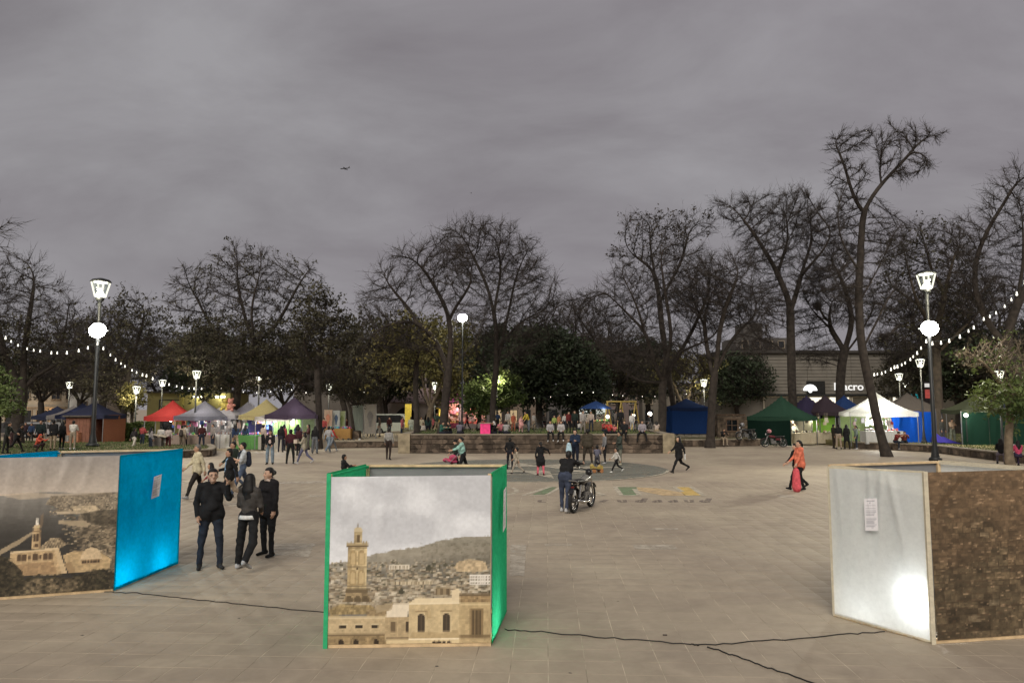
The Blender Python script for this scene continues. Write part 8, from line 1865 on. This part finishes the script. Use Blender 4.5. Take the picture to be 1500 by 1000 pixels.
far_p(617, 58, .46, 'person in pale yellow shirt right of the thin leaning trunk', top=(.52, .46, .33), bot=(.1, .1, .1))
far_p(620, 55, .46, 'child in white between the two trunks', top=(.52, .48, .42), h=1.2)
far_p(627, 57, .46, 'person with long hair in dark teal between the trunks', top=(.03, .06, .055), hair='long', fem=True)
far_p(634, 62, .46, 'person in red pink by the forked tree', top=(.5, .14, .16), hair='long', fem=True)
far_p(655, 62, .6, 'person in cream at the yellow kiosk counter', top=(.5, .42, .3))
far_p(787, 68, .6, 'person in mauve among the bicycles', top=(.28, .2, .24))
far_p(797, 68, .6, 'person in grey near the bicycles', top=(.22, .2, .2))
# small figures thronging the market and the lawn behind the stone bed
cr = random.Random(21)
TOPS = [((.02, .02, .022), 'black top'), ((.25, .22, .2), 'grey top'), ((.06, .02, .02), 'maroon top'), ((.03, .05, .1), 'navy top'), ((.4, .33, .28), 'beige top'), ((.30, .06, .06), 'red top'), ((.05, .08, .06), 'dark green top'), ((.45, .43, .4), 'white top')]
CROWD = ((24, 60, .02, 'beside the dark parked car'), (46, 58, .02, 'left of the small dark blue tent'), (64, 57, .02, 'under the small dark blue tent'), (97, 56, .02, 'at the mouth of the grey white awning'), (114, 54, .02, 'under the blue tent awning'), (160, 56, .02, 'right of the brick red stall'), (209, 51, .02, 'under the left half of the red tent'), (236, 50.5, .02, 'at the middle pole of the red tent'), (271, 49.5, .02, 'before the pinkish grey table'), (296, 49, .02, 'by the lantern between red and grey tents'), (312, 49, .02, 'at the right end of the pinkish grey table'), (345, 48.5, .02, 'in front of the big trunk'), (360, 50, .02, 'left of the bright green table'), (386, 49, .02, 'at the right end of the bright green table'), (416, 48.5, .02, 'before the hanging lime cloths'), (436, 48, .02, 'at the right edge of the lime cloths'), (452, 49, .02, 'under the purple tent corner'), (474, 55, .46, 'left of the cream banner'), (508, 58, .46, 'behind the orange cloth table'), (541, 61, .46, 'right of the tall grey patterned screen'), (570, 63, .46, 'at the van front'), (640, 58, .8, 'left of the forked trunk'), (684, 56, 1.1, 'before the tube lit kiosk'), (702, 55, 1.1, 'left of the bright pink board'), (729, 57, 1.1, 'behind the tall bare trunk'), (757, 60, 1.1, 'behind the orange red child'), (782, 58, 1.1, 'right of the bright yellow jacket'), (803, 59, 1.1, 'behind the yellow green child'), (827, 58, 1.1, 'behind the maroon one of the lawn'), (848, 57, 1.1, 'left of the blue umbrella'), (866, 52, 1.1, 'in front of the blue umbrella'), (884, 53, 1.1, 'at the left leg of the swings'), (903, 60, 1.1, 'behind the swing seats'), (934, 57, 1.1, 'at the right leg of the swings'), (951, 56, 1.1, 'under the round globe lamp'), (962, 52, 1.1, 'at the right end of the raised lawn'))
for k, (px, Y, z, by_) in enumerate(CROWD):
    c, nm = TOPS[cr.randrange(len(TOPS))]; far_p(px, Y, z, 'small figure in ' + nm + ' ' + by_, top=c, bot=cr.choice([BLK, DJEAN, (.12, .11, .1), KHAKI]), hair=cr.choice(['short', 'long', 'short', 'pony', 'cap']), h=cr.uniform(1.5, 1.74) if z < 1 else cr.uniform(1.05, 1.5), face=cr.choice([cr.uniform(-60, 60), cr.uniform(120, 240)]), **(dict(pose='ground', seat=.02) if z > 1 and k % 2 else dict(pose=cr.choice(['stand', 'stand', 'hold', 'walk']))))
# right
RGp = 'people by the right hand stalls'
person('person in coral top carrying a pink red bag and walking away to the left', at(1173, 719), 1.68, -84, 'walk', (.62, .17, .10), BLK, BLK, 'pony', skin=1, fem=True, group=RGp, build=1.2, coat=.1, rl=(-8, 2, 8), ll=(14, 2, 6), la=(24, 6, 6, 0),
       extras=(held('plastic_bag', 'pink red plastic bag carried by the coral top', 'bag', 0, (.40, .26, .78), (.62, .10, .12), .05, .04, None, 'sack'),))
person('person in black walking hidden behind the coral top', at(1167, 716.5), 1.60, -84, 'walk', BLK, BLK, BLK, 'short', skin=1, group=RGp)
person('person in black hood and beige trousers sitting on the low wall before the stone hut', (G(1059, 654).x, v0.y + .02, 0), 1.6, 10, 'sit', BLK, (.30, .24, .17), (.3, .25, .2), 'short', seat=.53, group=RGp, lean=20)
person('person in grey knitted sweater and jeans at the end of the green tent', at(1165, 651), 1.62, 4, 'stand', (.32, .33, .27), (.10, .13, .17), BLK, 'short', group=RGp, la=(20, 8, 70, 30), ra=(20, 8, 70, 30))
QG = 'queue in front of the white tent'
person('person in dark brown at the left end of the queue', at(1222, 656.5), 1.66, 100, 'stand', (.03, .025, .02), (.05, .04, .03), BLK, 'short', group=QG)
person('person in black jacket and beige trousers in the queue', at(1229, 657.5), 1.68, 170, 'stand', BLK, (.33, .26, .20), BLK, 'short', group=QG, build=1.1)
person('person all in black with long hair in the middle of the queue', at(1241, 657.5), 1.66, 185, 'stand', BLK, BLK, BLK, 'long', fem=True, group=QG, coat=.3)
person('person in grey green shirt and dark jeans in the queue', at(1255, 658), 1.62, -100, 'stand', (.20, .25, .23), (.03, .04, .06), (.4, .4, .4), 'pony', fem=True, group=QG)
person('person in black dress at the lit counter of the white tent', at(1265, 652), 1.62, 170, 'stand', BLK, BLK, BLK, 'bob', fem=True, group=QG, la=(20, 8, 60, 20))
pw = G(1322, 659.5)
PGp = 'pair on the low wall before the blue tarp'
person('person in red plaid shirt sitting on the low wall, left of the pair', (pw.x - .25, pw.y + .38, 0), 1.62, 20, 'sit', (.16, .03, .03), (.02, .025, .035), (.3, .3, .3), 'cap', hairm=cloth(BLK), seat=.48, group=PGp, lean=26, skin=1)
person('person in dark red checked shirt bent over, right of the pair on the wall', (pw.x + .35, pw.y + .40, 0), 1.66, -20, 'sit', (.12, .035, .03), (.02, .025, .03), (.3, .3, .3), 'short', seat=.48, group=PGp, lean=30, build=1.15)
person('person in dark patterned top beside the thick pale trunk', at(1381, 649, .4), 1.66, 30, 'stand', (.05, .05, .045), (.06, .06, .07), BLK, 'short', group=RGp, build=1.1)
person('person with folded arms in beige top and pale green trousers', at(1396, 649, .4), 1.66, 8, 'fold', (.42, .31, .22), (.22, .24, .18), BLK, 'short', group=RGp, build=1.12, wide=1.2)
sw0 = G(1472, 681)
person('person in black with long hair on the wall, black bag behind, near the sapling', (sw0.x - .15, sw0.y, 0), 1.62, 150, 'sit', BLK, (.18, .16, .2), BLK, 'long', fem=True, seat=.45, group='group sitting at the right edge', extras=(backpack(BLK),))
person('person in pale pink top sitting in front of the sapling trunk', (sw0.x + .35, sw0.y - .1, 0), 1.5, 175, 'sit', (.45, .34, .34), (.03, .035, .06), BLK, 'short', fem=True, seat=.45, group='group sitting at the right edge')
person('person in bright pink top right of the sapling trunk', (G(1493, 684).x, G(1493, 684).y, 0), 1.55, 170, 'sit', (.50, .07, .14), (.04, .03, .06), BLK, 'long', fem=True, seat=.45, group='group sitting at the right edge')
